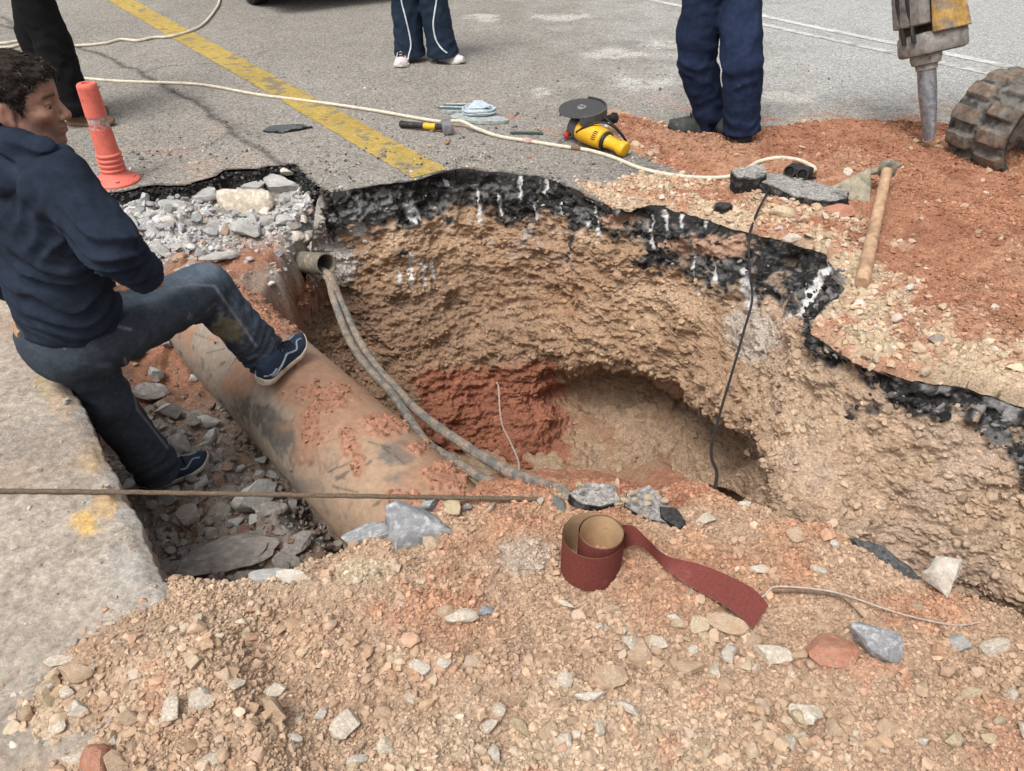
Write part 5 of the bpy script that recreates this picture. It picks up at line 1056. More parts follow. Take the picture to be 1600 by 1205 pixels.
# screwdriver
sa, sb2 = Vector(Z(868, 226, .008)), Vector(Z(897, 200, .05)); x = (sb2 - sa).normalized()
sd = thing('screwdriver', sa, 'screwdriver with red and black handle leaning on the grinder', 'screwdriver')
L_ = (sb2 - sa).length
MB().tube([sa, sa + x * L_ * .5], .0045, 8).build('blade', M['steel'], sd)
MB().tube([sa + x * L_ * .5, sa + x * L_ * .53, sa + x * L_ * .6, sa + x * L_ * .66], [.012, .019, .02, .017], 14).build('collar', M['red'], sd)
MB().tube([sa + x * L_ * .66, sa + x * L_ * .7, sa + x * L_ * .85, sa + x * L_ * 1.0, sa + x * L_ * 1.04], [.016, .021, .0215, .021, .014], 14).build('grip', M['black'], sd)
# angle grinder
ga, gb = Vector(Z(905, 200, .09)), Vector(Z(972, 232, .045)); x, y, z, Rm = frame(ga, gb)
gr = thing('angle_grinder', (ga.x, ga.y, 0), 'yellow angle grinder resting on its side with black cutting disc up', 'angle grinder')
Lg = (gb - ga).length
def body(segs, name, m, n=24, sx=1.0, sy=1.0):
    mb = MB(); rings = []
    for s_, rx2, rz2 in segs:
        rings.append([mb.b.verts.new(ga + x * (s_ * Lg) + (y * rx2 * math.cos(t_) + z * rz2 * math.sin(t_))) for t_ in np.linspace(0, 2 * math.pi, n, endpoint=False)])
    for p_, o_ in zip(rings, rings[1:]):
        for k in range(n): mb.b.faces.new((p_[k], p_[(k + 1) % n], o_[(k + 1) % n], o_[k]))
    mb.b.faces.new(rings[0][::-1]); mb.b.faces.new(rings[-1]); return mb.build(name, M[m], gr)
body([(.02, .05, .05), (.05, .063, .063), (.12, .066, .066), (.4, .067, .064), (.58, .06, .056), (.6, .052, .05)], 'motor_housing', 'toolyellow')
body([(.6, .05, .048), (.61, .057, .053), (.66, .055, .05), (.67, .048, .044)], 'rubber_ring', 'black')
body([(.67, .043, .04), (.74, .037, .034), (.9, .035, .033), (.96, .044, .041), (1.04, .047, .044), (1.08, .04, .038), (1.1, .02, .02)], 'rear_handle', 'toolyellow')
body([(-.2, .03, .034), (-.17, .045, .048), (-.05, .055, .058), (.04, .058, .06)], 'gear_head', 'gunmetal')
for k in range(5):
    for j in (0, 1):
        q_ = ga + x * (Lg * (.46 + .035 * j + .0)) - y * (.064 - .002 * j) * math.cos(.1 + .18 * k) + z * (.062 * math.sin(.1 + .18 * k)); MB().box(q_, (.016, .006, .004), Rm, .001).build('cooling_slot', M['black'], gr)
sp = ga - x * Lg * .12; dc = Vector(Y(909, 170, float(sp.y) + .02)); dn = Vector((-.08, -.12, 1)).normalized()
MB().cyl(sp, dc - dn * .01, .026, n=18).build('spindle_neck', M['gunmetal'], gr)
MB().lathe([(.135, 0), (.135, .004), (.05, .0045), (.05, .005)], dc, dc + dn, 48).build('cutting_disc', M['disc'], gr)
MB().lathe([(.027, .005), (.027, .011), (.014, .012), (.012, .022), (.006, .023)], dc, dc + dn, 20).build('flange_nut', M['steel'], gr)
gx_ = Vector((1, 0, 0)); gx_ = (gx_ - dn * gx_.dot(dn)).normalized(); gy_ = dn.cross(gx_); mb = MB(); rings = []
for t_ in np.linspace(math.radians(-98), math.radians(72), 40):
    rd = gx_ * math.cos(t_) + gy_ * math.sin(t_); rings.append([mb.b.verts.new(dc + rd * r_ + dn * h_) for r_, h_ in ((.06, -.034), (.147, -.034), (.147, .012), (.138, .014), (.137, .008), (.141, .007), (.141, -.029), (.06, -.029))])
for p_, o_ in zip(rings, rings[1:]):
    for k in range(8): mb.b.faces.new((p_[k], p_[(k + 1) % 8], o_[(k + 1) % 8], o_[k]))
mb.b.faces.new(rings[0][::-1]); mb.b.faces.new(rings[-1]); mb.build('disc_guard', M['gunmetal'], gr)
h0, h1 = Vector(Y(932, 188, float(sp.y) + .05)), Vector(Y(962, 184, float(sp.y) + .12)); MB().tube([h0, h0 + (h1 - h0) * .2, h0 + (h1 - h0) * .55, h0 + (h1 - h0) * .85, h0 + (h1 - h0) * .87, h1], [.014, .02, .02, .024, .033, .031], 16).build('side_handle', M['black'], gr)
cpts = [(976, 233, .02), (985, 232, .012), (990, 228, .0)]
P = crom([np.array(ga + x * .03 - y * .064), np.array(ga + x * .08 - y * .05 + z * .05), np.array(ga + x * .14 + z * .085), np.array(ga + x * .2 + y * .05 + z * .07), np.array(ga + x * .26 + y * .12 - z * .01), np.array(ga + x * .2 + y * .09 + z * .05), np.array(ga + x * .09 + y * .07 + z * .09), np.array(ga + x * .05 + y * .06 + z * .05)], 70)
MB().tube(P, .006, 8).build('flex', M['black'], gr)

# mattock
mh, mt = Vector(onspread(1376, 300)) + Vector((0, 0, .12)), Vector(onspread(1344, 452)) + Vector((0, 0, .028))
mt_ = thing('mattock', mt, 'mattock with pale wooden handle and broad dusty blade dug into the red soil', 'mattock')
x = (mt - mh).normalized(); ps = [mh + (mt - mh) * k for k in (-.02, 0, .2, .5, .8, .97, 1.0)]
MB().tube(ps, [.022, .0245, .0245, .0255, .0275, .0285, .025], 20).build('handle', M['wood'], mt_)
y = Vector((0, 0, 1)).cross(x).normalized(); z = x.cross(y); z = z if z.z > 0 else -z
mb = MB(); mb.lathe([(.031, -.03), (.04, -.028), (.042, 0), (.04, .025), (.031, .028)], mh + x * .01, mh + x * .5, 24); mb.build('socket_eye', M['rustblade'], mt_)
e0 = mh + Vector((-.02, .0, .01)); bl = [Vector(onspread(1286, 302)) + Vector((0, 0, .012)), Vector(Y(1360, 262, float(mh.y) + .03)), Vector(Y(1361, 284, float(mh.y))), Vector(onspread(1359, 322)) + Vector((0, 0, .0))]
nrm = (bl[1] - bl[0]).cross(bl[3] - bl[0]).normalized()
mb = MB(); mb.prism([bl[0], bl[1], bl[2], bl[3]], nrm * .007); mb.build('blade', M['rustblade'], mt_)
MB().tube([mh + Vector((0, 0, .0)), (mh + bl[0]) / 2 + Vector((.05, 0, .035)), bl[0] * .55 + bl[2] * .45], [.024, .015, .007], 12).build('blade_rib', M['rustblade'], mt_)
MB().tube([mh, mh + Vector((.045, .012, .012)), mh + Vector((.066, .018, .008))], [.026, .018, .011], 12).build('poll', M['rustblade'], mt_)

# sandpaper roll
rb = onheap(923, 893); bzr = float(zheap(rb[0], rb[1])) + 0.002; Cc = Vector((rb[0], rb[1] + 0.012, bzr)); Hh = 0.118
pa = []
for t_ in np.linspace(0, 2 * math.pi * 3.02, 150):               # inner turns, tangent to the outer loop on the right
    r_ = .0525 + .0013 * t_ / 6.28; pa.append((Cc.x + .0215 + r_ * math.cos(t_), Cc.y + .010 + r_ * math.sin(t_), 0))
for t_ in np.linspace(0.2, 2 * math.pi * 1.0, 90):
    r_ = .0745; pa.append((Cc.x + r_ * math.cos(t_), Cc.y - .0 + r_ * math.sin(t_), 0))
lower = [Vector((p[0], p[1], bzr)) for p in pa]; upper = [Vector((p[0], p[1], bzr + Hh)) for p in pa]
for t_ in np.linspace(0.06, 0.55, 14):
    lower.append(Vector((Cc.x + .0755 * math.cos(t_), Cc.y + .0755 * math.sin(t_), bzr + .02 * t_))); upper.append(Vector((Cc.x + .0755 * math.cos(t_), Cc.y + .0755 * math.sin(t_), bzr + Hh - .012 * t_)))
def hp(px, py, h): return Vector(onheap(px, py)) + Vector((0, 0, h))
tl = [(Vector(T(992, 852, 1.92)), Vector(T(990, 822, 1.90))), (hp(1012, 872, .022), Vector(T(1012, 842, 1.90))), (hp(1034, 894, .022), Vector(T(1042, 868, 1.86))), (hp(1066, 918, .02), hp(1092, 897, .035)), (hp(1110, 944, .022), hp(1143, 917, .032)), (hp(1146, 968, .025), hp(1175, 934, .03)), (hp(1174, 990, .016), hp(1198, 954, .02))]
tlo = crom([np.r_[lower[-1]]] + [np.r_[a] for a, b in tl], 60)[1:]; tup = crom([np.r_[upper[-1]]] + [np.r_[b] for a, b in tl], 60)[1:]
lo = np.array([list(v) for v in lower] + [list(v) for v in tlo]); hi = np.array([list(v) for v in upper] + [list(v) for v in tup]); n = len(lo)
roll = thing('sandpaper_roll', Cc, 'dark red sandpaper roll standing on the heap with a loose twisted tail', 'sandpaper roll')
Gd = np.stack([lo * (1 - f_) + hi * f_ for f_ in np.linspace(0, 1, 9)], 1)
Gn = np.cross(np.gradient(Gd, axis=0), np.gradient(Gd, axis=1)); Gn /= np.linalg.norm(Gn, axis=-1, keepdims=True) + 1e-9
for nm_, of, mm in (('abrasive_face', .0004, 'abrasive'), ('paper_backing', -.0004, 'paper')):
    obj(nm_, mesh_np(nm_, loc_np(Gd + Gn * of, roll), gridF(n, 9) if of > 0 else gridF(n, 9)[:, ::-1], M[mm]), roll)
# ================================================================== PEOPLE
def nv3(v): v = np.asarray(v, float); return v / np.linalg.norm(v)
def smin(a, b, k):
    h = np.clip(0.5 + 0.5 * (b - a) / k, 0, 1); return b * (1 - h) + a * h - k * h * (1 - h)
def d_cone(p, a, b, r1, r2, ax=None, sq=1.0):
    a, b = np.asarray(a, float), np.asarray(b, float); q = p - a; ba = b - a
    if ax is not None:
        ax = nv3(ax); q = q + ax * ((1 / sq - 1) * (q @ ax))[..., None]; ba = ba + ax * ((1 / sq - 1) * (ba @ ax))
    t = np.clip((q @ ba) / (ba @ ba), 0, 1); return np.linalg.norm(q - t[..., None] * ba, axis=-1) - (r1 + (r2 - r1) * t)
def d_ell(p, c_, rad, ax=None):
    q = p - np.asarray(c_, float)
    if ax is not None: q = q @ np.asarray(ax, float).T
    q = q / np.asarray(rad, float); k = np.linalg.norm(q, axis=-1); g = np.linalg.norm(q / np.asarray(rad, float), axis=-1) + 1e-9; return k * (k - 1) / g
def sdf_mesh(prims, h, k=0.02, wr=None, post=None, pad=0.03):
    """prims: ('c',a,b,r1,r2[,axis,squash]) / ('e',c,radii[,axes]) / ('-',prim): one smooth surface by surface nets"""
    lo, hi = np.full(3, 1e9), np.full(3, -1e9)
    for p in prims:
        if p[0] == 'c':
            for e, r in ((p[1], p[3]), (p[2], p[4])): lo = np.minimum(lo, np.asarray(e) - r); hi = np.maximum(hi, np.asarray(e) + r)
        elif p[0] == 'e': lo = np.minimum(lo, np.asarray(p[1]) - max(p[2])); hi = np.maximum(hi, np.asarray(p[1]) + max(p[2]))
    lo -= pad; hi += pad; n = np.ceil((hi - lo) / h).astype(int) + 1
    G = np.stack(np.meshgrid(*[lo[i] + h * np.arange(n[i]) for i in range(3)], indexing='ij'), -1).astype(np.float32); D = None
    for p in prims:
        kk = p[-1]['k'] if isinstance(p[-1], dict) else k; a = p[1:-1] if isinstance(p[-1], dict) else p[1:]
        if p[0] == '-':
            q = a[0]; d = d_cone(G, *q[1:]) if q[0] == 'c' else d_ell(G, *q[1:]); D = -smin(-D, d, kk)
        else:
            d = d_cone(G, *a) if p[0] == 'c' else d_ell(G, *a); D = d if D is None else smin(D, d, kk)
    if wr is not None:
        m = np.abs(D) < 0.05; P = G[m].astype(float); D[m] = D[m] + wr(P)
    if post is not None: D = post(G, D)
    s_ = D < 0; ex = np.zeros(tuple(n - 1), int)
    for a in (0, 1):
        for b in (0, 1):
            for c_ in (0, 1): ex += s_[a:n[0] - 1 + a, b:n[1] - 1 + b, c_:n[2] - 1 + c_]
    act = (ex > 0) & (ex < 8); idx = np.full(act.shape, -1); ijk = np.argwhere(act); idx[act] = np.arange(len(ijk))
    acc = np.zeros((len(ijk), 3)); cnt = np.zeros(len(ijk))
    for ax in range(3):
        o1, o2 = [a for a in range(3) if a != ax]
        for b in (0, 1):
            for c_ in (0, 1):
                q = ijk.copy(); q[:, o1] += b; q[:, o2] += c_; q2 = q.copy(); q2[:, ax] += 1
                d1, d2 = D[tuple(q.T)], D[tuple(q2.T)]; m = (d1 < 0) != (d2 < 0); t = d1[m] / (d1[m] - d2[m]); v = q[m].astype(float); v[:, ax] += t; acc[m] += v; cnt[m] += 1
    V = lo + h * acc / cnt[:, None]; Fs = []
    for ax in range(3):
        o1, o2 = (ax + 1) % 3, (ax + 2) % 3; sl0 = [slice(1, -1)] * 3; sl0[ax] = slice(0, -1); sl1 = list(sl0); sl1[ax] = slice(1, None)
        A_, B_ = s_[tuple(sl0)], s_[tuple(sl1)]; e = np.argwhere(A_ != B_); sg = A_[A_ != B_]; off = np.ones(3, int); off[ax] = 0; e = e + off; q = []
        for b, c_ in ((-1, -1), (0, -1), (0, 0), (-1, 0)):
            z_ = e.copy(); z_[:, o1] += b; z_[:, o2] += c_; q.append(idx[tuple(z_.T)])
        q = np.stack(q, 1); q[~sg] = q[~sg][:, ::-1]; Fs.append(q)
    return V, np.concatenate(Fs)
def join(*ms):
    Vs, Fs, o = [], [], 0
    for V, F_ in ms: Vs.append(V); Fs.append(F_ + o); o += len(V)
    return np.concatenate(Vs), np.concatenate(Fs)
def frame_axes(f, up=(0, 0, 1)):
    x = nv3(f); y = nv3(np.cross(up, x)); return np.stack([x, y, np.cross(x, y)])
SKINC, LIPC = np.array((0.335, 0.187, 0.133)), np.array((0.30, 0.125, 0.095))
def head_prims(O, A, s=1.0):  # noqa
    g = lambda x, y, z: O + s * (x * A[0] + y * A[1] + z * A[2]); e = lambda c_, r, k=0.014, ax=A: ('e', g(*c_), tuple(s * q for q in r), ax, {'k': k * s})
    cn = lambda a, b, r1, r2, k=0.012: ('c', g(*a), g(*b), s * r1, s * r2, {'k': k * s}); sub = lambda q, k: ('-', q, {'k': k * s})
    def rotz(dx): c_, s_ = math.cos(dx), math.sin(dx); return np.stack([c_ * A[0] + s_ * A[1], -s_ * A[0] + c_ * A[1], A[2]])
    P = [e((-.012, 0, .05), (.1, .077, .082)), e((.03, 0, -.01), (.066, .066, .085), .03), e((.035, 0, .055), (.062, .064, .055), .03)]
    for q in (1, -1):
        P += [cn((-.005, .057 * q, -.05), (.05, .036 * q, -.095), .022, .019, .025), e((.064, .041 * q, -.014), (.026, .024, .02), .02), cn((.088, .012 * q, .030), (.072, .048 * q, .030), .0095, .009, .012)]
    P += [e((.072, 0, -.099), (.021, .025, .017), .022), e((.075, 0, -.06), (.024, .032, .026), .02)]
    for q in (1, -1): P.append(sub(('e', g(.099, .032 * q, .006), (.017 * s, .018 * s, .0125 * s), A), .012))
    P += [cn((.089, 0, .022), (.113, 0, -.022), .0085, .0115, .012), e((.112, 0, -.028), (.0125, .0125, .011), .008)]
    for q in (1, -1): P += [e((.100, .0135 * q, -.0325), (.0115, .0085, .009), .006), e((.0795, .032 * q, .0155), (.015, .018, .0068), .004), e((.0795, .032 * q, -.0055), (.015, .018, .0065), .005)]
    P += [e((.0945, 0, -.0555), (.011, .023, .0065), .006), e((.0925, 0, -.0685), (.011, .02, .0075), .006), sub(('c', g(.108, -.025, -.063), g(.108, .025, -.063), .0045 * s, .0045 * s), .004)]
    for q in (1, -1):
        E = np.stack([math.cos(.45) * A[0] + math.sin(.45) * q * A[1] * -1, A[1] * math.cos(.45) + math.sin(.45) * q * A[0], A[2]])
        P += [e((-.014, .081 * q, -.002), (.022, .008, .034), .006, E), e((-.006, .077 * q, -.03), (.010, .007, .012), .006), sub(('e', g(-.006, .091 * q, .002), (.0125 * s, .008 * s, .021 * s), E), .005)]
    return P, g
def hand_prims(wr, fdir, pdir, L=0.185, curl=0.5, side=1):
    """wr wrist, fdir towards the fingers, pdir palm normal"""
    f = nv3(fdir); n_ = nv3(np.asarray(pdir) - f * np.dot(pdir, f)); s_ = np.cross(n_, f) * side; P = []
    P.append(('c', wr, wr + f * L * .42, L * .14, L * .2, n_, .5, {'k': .01})); 
    for j, (o, ln, r) in enumerate(((-.165, .36, .046), (-.055, .42, .048), (.055, .39, .046), (.16, .31, .041))):
        b = wr + f * L * .5 + s_ * L * o * 1.05; a = curl * .5; p = b - f * L * .08
        for k, q in enumerate((.45, .32, .25)):
            d = f * math.cos(a) + n_ * math.sin(a); e_ = p + d * (ln * L * q + (L * .08 if k == 0 else 0)); P.append(('c', p, e_, L * r * (1 - .1 * k), L * r * (.93 - .12 * k), {'k': .004})); p = e_; a += curl
    t0 = wr + f * L * .12 - s_ * L * .15; t1 = t0 + (f * .75 - s_ * .62 + n_ * .25) * L * .27; t2 = t1 + (f * .93 - s_ * .2 + n_ * .3) * L * .2; P += [('c', t0, t1, L * .065, L * .055, {'k': .01}), ('c', t1, t2, L * .054, L * .042, {'k': .005})]
    return P
def wrinkle(spots, base=0.004, sc=(9, 9, 16)):
    """spots: (centre, reach, amplitude, direction across the folds, frequency)"""
    def f(P):
        d = base * fb3(P * np.array(sc) / 10, 10, 3, 171)
        for c_, rr, am, dr, fr in spots:
            w_ = np.exp(-((P - np.asarray(c_)) ** 2).sum(1) / rr ** 2); ph = P @ nv3(dr) * fr + 2.8 * fb3(P, 6, 2, 172); d = d - am * w_ * (1 - np.abs(np.sin(ph))) + am * .3 * w_
        return d
    return f
def shoe(root, heel, toe, up, m_up, m_sole, w=0.05, hgt=0.085, L=None, boot=False, extra=None, sole_t=0.028, name='shoe'):
    """upper, sole, laces and side stripe as children; heel/toe are ground points under the sole"""
    heel, toe, up = Vector(heel), Vector(toe), Vector(up); x = (toe - heel).normalized(); z = (up - x * up.dot(x)).normalized(); y = z.cross(x); L = L or (toe - heel).length
    t = np.linspace(0, 1, 26); out = w * np.interp(t, [0, .03, .1, .3, .45, .68, .85, .95, 1], [.35, .62, .76, .74, .78, 1.0, .88, .55, .18])
    sk_ = w * np.interp(t, [0, .4, .7, 1], [0, -.08, 0, .1]) * 0.6
    P = lambda a, b, c_: heel + x * a + y * b + z * c_
    toe_spring = lambda q: .018 * max(0, (q - .72) / .28) ** 2 + .006 * max(0, (.1 - q) / .1)
    mb = MB(); n = 28; rings = []
    for k, q in enumerate(t):
        r = []
        for j in range(n):
            a = 2 * math.pi * j / n; cy, cz = math.cos(a), math.sin(a); yy = out[k] * 1.06 * math.copysign(abs(cy) ** .5, cy); zz = (sole_t * (1.15 if q < .3 else 1.0)) * (.5 + .5 * math.copysign(abs(cz) ** .4, cz)); r.append(mb.b.verts.new(P(q * L, yy + sk_[k], zz + toe_spring(q) )))
        rings.append(r)
    for p_, o_ in zip(rings, rings[1:]):
        for j in range(n): mb.b.faces.new((p_[j], p_[(j + 1) % n], o_[(j + 1) % n], o_[j]))
    mb.b.faces.new(rings[0][::-1]); mb.b.faces.new(rings[-1])
    top = hgt * np.interp(t, [0, .05, .2, .34, .45, .6, .78, .92, 1], ([.95, 1.0, 1.08, 1.15, .98, .78, .62, .5, .36] if not boot else [1.2, 1.4, 1.55, 1.5, 1.15, .85, .7, .6, .45]))
    mu = MB(); rings = []
    for k, q in enumerate(t):
        r = []
        for j in range(n):
            a = 2 * math.pi * j / n; cy, cz = math.cos(a), math.sin(a); yy = out[k] * (.97 - .35 * max(0, cz) ** 2 * (1 if q > .42 else .75)) * math.copysign(abs(cy) ** .7, cy); zz = sole_t * .6 + (top[k] - sole_t * .6) * (max(0, cz) ** .8); r.append(mu.b.verts.new(P(.004 + q * (L - .008), yy + sk_[k], zz + toe_spring(q))))
        rings.append(r)
    for p_, o_ in zip(rings, rings[1:]):
        for j in range(n): mu.b.faces.new((p_[j], p_[(j + 1) % n], o_[(j + 1) % n], o_[j]))
    mu.b.faces.new(rings[0][::-1]); mu.b.faces.new(rings[-1]); so_ = mu.build(name, M[m_up], root)
    rt = root; sub = lambda mb_, nm, mm: mb_.build(nm, M[mm], so_) if False else _sub(mb_, nm, M[mm], root, so_)
    sub(mb, 'sole', m_sole)
    for k in range(5 if not boot else 4):
        q = .40 + .062 * k; i = int(q * 25); ww = out[i] * .55; hh = top[i] + toe_spring(q)
        sub(MB().tube([P(q * L, -ww + sk_[i], hh - .016), P(q * L + .004, -ww * .5 + sk_[i], hh + .002), P(q * L + .006, sk_[i], hh + .006), P(q * L + .004, ww * .5 + sk_[i], hh + .002), P(q * L, ww + sk_[i], hh - .016)], .0038, 6), 'lace', 'lace')
    if extra:
        for sd in (-1, 1):
            def s(q, hz):
                i = int(min(q, 1) * 25); fz = np.clip((hz - sole_t * .6) / max(top[i] - sole_t * .6, .001), 0, 1) ** (1 / .8); cy = math.sqrt(max(0, 1 - fz ** 2)); return P(.004 + q * (L - .008), sk_[i] + sd * (out[i] * (.97 - .35 * fz ** 2) * cy ** .7 + .0015), hz + toe_spring(q))
            pts = crom([np.array(s(q, h_ * hgt)) for q, h_ in ((.03, .42), (.14, .43), (.28, .5), (.36, .62), (.46, .72), (.56, .62), (.66, .56), (.78, .62), (.88, .5))], 50)
            sub(MB().tube(pts, np.interp(np.linspace(0, 1, 50), [0, .3, .6, 1], [.0055, .0045, .004, .0035]), 6), 'side_stripe', extra)
            pts = crom([np.array(s(q, h_ * hgt)) for q, h_ in ((.0, .5), (.1, .52), (.2, .58))], 20); sub(MB().tube(pts, .004, 6), 'heel_stripe', extra)
    return so_
def _sub(mb, nm, m_, root, parent):
    o = mb.build(nm, m_, root); o.parent = parent; return o
def cloth(name, root, prims, m_, h=0.008, k=0.02, wr=None, post=None, col=None):
    V, F_ = sdf_mesh(prims, h, k, wr, post); me = mesh_np(name, loc_np(V, root), F_, m_, None if col is None else col(V)); return obj(name, me, root)

# ------------------------------------------------------------------ the man standing in the trench
fF = nv3((.62, .78, 0)); fR = np.array((.78, -.62, 0)); UP = np.array((0, 0, 1.0))
pel = T(112, 505, 2.37); wai = T(92, 440, 2.24); che = T(62, 335, 2.10); nek = T(31, 286, 2.06)
HO = T(33, 166, 2.03); HS = 0.93                                          # head centre
hf = nv3((1.0, .17, -.03)); HA = frame_axes(hf, nv3((-.08, .02, 1)))
hipR, hipL = pel + fR * .085 + (0, 0, -.03), pel - fR * .085 + (0, 0, -.04)
knR, anR = T(322, 452, 2.66), T(418, 558, 2.96)
knL, anL = T(163, 622, 2.60), T(243, 728, 2.90)
shR, shL = T(92, 285, 1.96), T(14, 262, 2.2)
elR = T(172, 385, 1.97); wrR = T(238, 437, 2.17)
man_base = Z(245, 760, -.55)
Vh, Fh = sdf_mesh(head_prims(HO, HA, HS)[0] + [('c', HO + HA[0] * -.022 + HA[2] * -.05, nek + (0, 0, -.03), .052, .06, {'k': .03}), ('c', HO + HA[0] * .03 + HA[2] * -.075, nek + fF * .03, .03, .035, {'k': .03})], 0.0026, .012)
hand = hand_prims(wrR + np.array((0, 0, -.005)), nv3((-.80, .50, .02)), (-.1, .1, -1.0), .175, .3, 1) + [('c', elR * .35 + wrR * .65, wrR, .034, .029, {'k': .01})]
Vr, Fr = sdf_mesh(hand, .003, .008)
lh = T(60, 470, 2.62); handL = hand_prims(lh, (.3, .5, -.6), (.5, -.3, 0), .185, .5, -1) + [('c', lh - np.array((.02, .05, -.12)), lh, .034, .029, {'k': .01})]
Vl, Fl = sdf_mesh(handL, .004, .008)
elL = lh + np.array((-.1, -.12, .22))
Vb, Fb = sdf_mesh([('c', hipR, knR, .07, .05), ('c', knR, anR, .05, .035), ('c', hipL, knL, .07, .05), ('c', knL, anL, .05, .035), ('e', pel, (.15, .1, .12), np.stack([fR, fF, UP])), ('c', pel, che, .11, .12, fF, .8), ('c', shL, shR, .055, .055), ('c', che, nek, .1, .055), ('c', shR, elR, .045, .038), ('c', elR, wrR, .036, .026), ('c', shL, elL, .045, .038), ('c', elL, lh, .036, .026)], .012, .03)
Vm, Fm = join((Vh, Fh), (Vr, Fr), (Vl, Fl), (Vb, Fb))
q = (Vm - HO) @ HA.T / HS; isH = np.zeros(len(Vm), bool); isH[:len(Vh)] = True
cs = np.empty(Vm.shape); cs[:] = SKINC; cs *= (1 + .07 * fb3(Vm, 30, 3, 181))[:, None]
beard = ss(-.03, -.055, q[:, 2]) * ss(-.02, .02, q[:, 0]) * ss(-.13, -.115, q[:, 2]) * isH; moust = np.exp(-((q[:, 2] + .045) / .008) ** 2) * ss(.07, .08, q[:, 0]) * isH
cs = mixc(cs, (.15, .11, .095), .6 * np.maximum(beard, moust) * ss(-.5, .2, n3(q * 420, 183) + .35)); nlf = np.exp(-((q[:, 0] - .083 + .35 * (np.abs(q[:, 1]) - .024) + .0) / .005) ** 2) * ss(-.075, -.06, q[:, 2]) * ss(-.02, -.035, q[:, 2]) * ss(.018, .024, np.abs(q[:, 1])) * isH; crow = sum(np.exp(-((q[:, 2] - .004 - z0 - .35 * (q[:, 0] - .06) * k0) / .0016) ** 2) for z0, k0 in ((0, 0), (-.004, -1), (.005, 1))) * ss(.066, .06, q[:, 0]) * ss(.035, .045, q[:, 0]) * isH; neck = sum(np.exp(-((q[:, 2] + z0 + .35 * q[:, 0]) / .0022) ** 2) for z0 in (.098, .112, .127)) * ss(.0, -.03, q[:, 0]) * isH; cs = mixc(cs, (.19, .095, .07), .55 * np.clip(nlf + crow + neck, 0, 1)); cs = mixc(cs, (.42, .17, .125), .5 * np.exp(-(((q[:, 0] - .062) / .03) ** 2 + ((np.abs(q[:, 1]) - .045) / .02) ** 2 + ((q[:, 2] + .02) / .025) ** 2)) * isH)
cs = mixc(cs, (.44, .2, .155), .5 * ss(.105, .12, q[:, 0]) * isH); cs = mixc(cs, (.42, .2, .15), .5 * ss(.075, .085, np.abs(q[:, 1])) * isH)
lip = np.exp(-((q[:, 2] + .062) / .009) ** 2) * ss(.088, .094, q[:, 0]) * ss(.026, .02, np.abs(q[:, 1])) * isH; cs = mixc(cs, (.30, .12, .1), .8 * lip)
brow = np.exp(-((q[:, 2] - .034 + .1 * np.maximum(0, np.abs(q[:, 1]) - .03)) / .0055) ** 2) * ss(.008, .014, np.abs(q[:, 1])) * ss(.062, .05, np.abs(q[:, 1])) * ss(.055, .065, q[:, 0]) * isH
cs = mixc(cs, (.028, .02, .016), .9 * brow); fore = sum(np.exp(-((q[:, 2] - z0 - .004 * np.sin(q[:, 1] * 60)) / .0022) ** 2) for z0 in (.052, .063, .074)) * ss(.05, .07, q[:, 0]) * isH; cs = mixc(cs, (.24, .115, .08), .5 * np.clip(fore, 0, 1))
eyer = np.exp(-(((np.abs(q[:, 1]) - .032) / .02) ** 2 + ((q[:, 2] - .003) / .014) ** 2)) * ss(.065, .075, q[:, 0]) * isH; cs = mixc(cs, (.22, .11, .08), .45 * eyer)
man = obj('person', mesh_np('person', Vm - man_base, Fm, M['skin'], cs)); man.location = man_base
tag(man, 'man in navy hooded jacket and jeans with one foot up on the big pipe', 'person')
for s_ in (1, -1):                                               # eyes
    ec = HO + (HA[0] * .0775 + HA[1] * .032 * s_ + HA[2] * .0045) * HS; Vv, Ff = I3; Vv = Vv @ HA * .0125 * HS; gz_ = nv3(HA[0] - .45 * HA[1] - .1 * HA[2]); al = np.arccos(np.clip((Vv / .0125 / HS) @ gz_, -1, 1))
    ce = np.empty(Vv.shape); ce[:] = (.36, .32, .29); ce = mixc(ce, (.05, .03, .02), ss(.52, .46, al)); ce = mixc(ce, (.005, .005, .005), ss(.24, .2, al)); obj('eyeball', mesh_np('eyeball', Vv + ec - man_base, Ff, M['eye'], ce), man)
def hair_post(G, D):
    q = (G - HO) @ HA.T / HS; x, y_, z_ = q[..., 0], np.abs(q[..., 1]), q[..., 2]
    side = np.interp(x, [-.2, -.10, -.065, -.045, -.03, .0, .022, .03, .045, .06, .085, .13], [-.085, -.085, -.075, -.02, .038, .034, -.012, -.006, .04, .056, .083, .09])
    line = side + .03 * ss(.055, .03, y_) * ss(.05, .08, x) * 0 + .006 * n3(q * 120, 5); cut = (line - z_) * .8
    r_ = np.maximum(D, cut); return r_
HB = HA * HS
hp_ = [('e', HO + HB[0] * -.014 + HB[2] * .056, (0.1014, 0.0809, 0.0837), HA), ('e', HO + HB[0] * .045 + HB[2] * .082, (0.0512, 0.0614, 0.0428), HA, {'k': .02}), ('e', HO + HB[0] * -.03 + HB[2] * -.02, (0.0735, 0.0735, 0.0698), HA, {'k': .02}), ('e', HO + HB[0] * .012 + HB[2] * .02, (0.0372, 0.0693, 0.0465), HA, {'k': .012}),
       ('c', HO + HB[0] * .085 + HB[2] * .088 - HB[1] * .03, HO + HB[0] * .105 + HB[2] * .068 - HB[1] * .035, .02, .006, {'k': .012}), ('c', HO + HB[0] * .088 + HB[2] * .088 + HB[1] * .01, HO + HB[0] * .112 + HB[2] * .072 + HB[1] * .0, .018, .006, {'k': .012})]
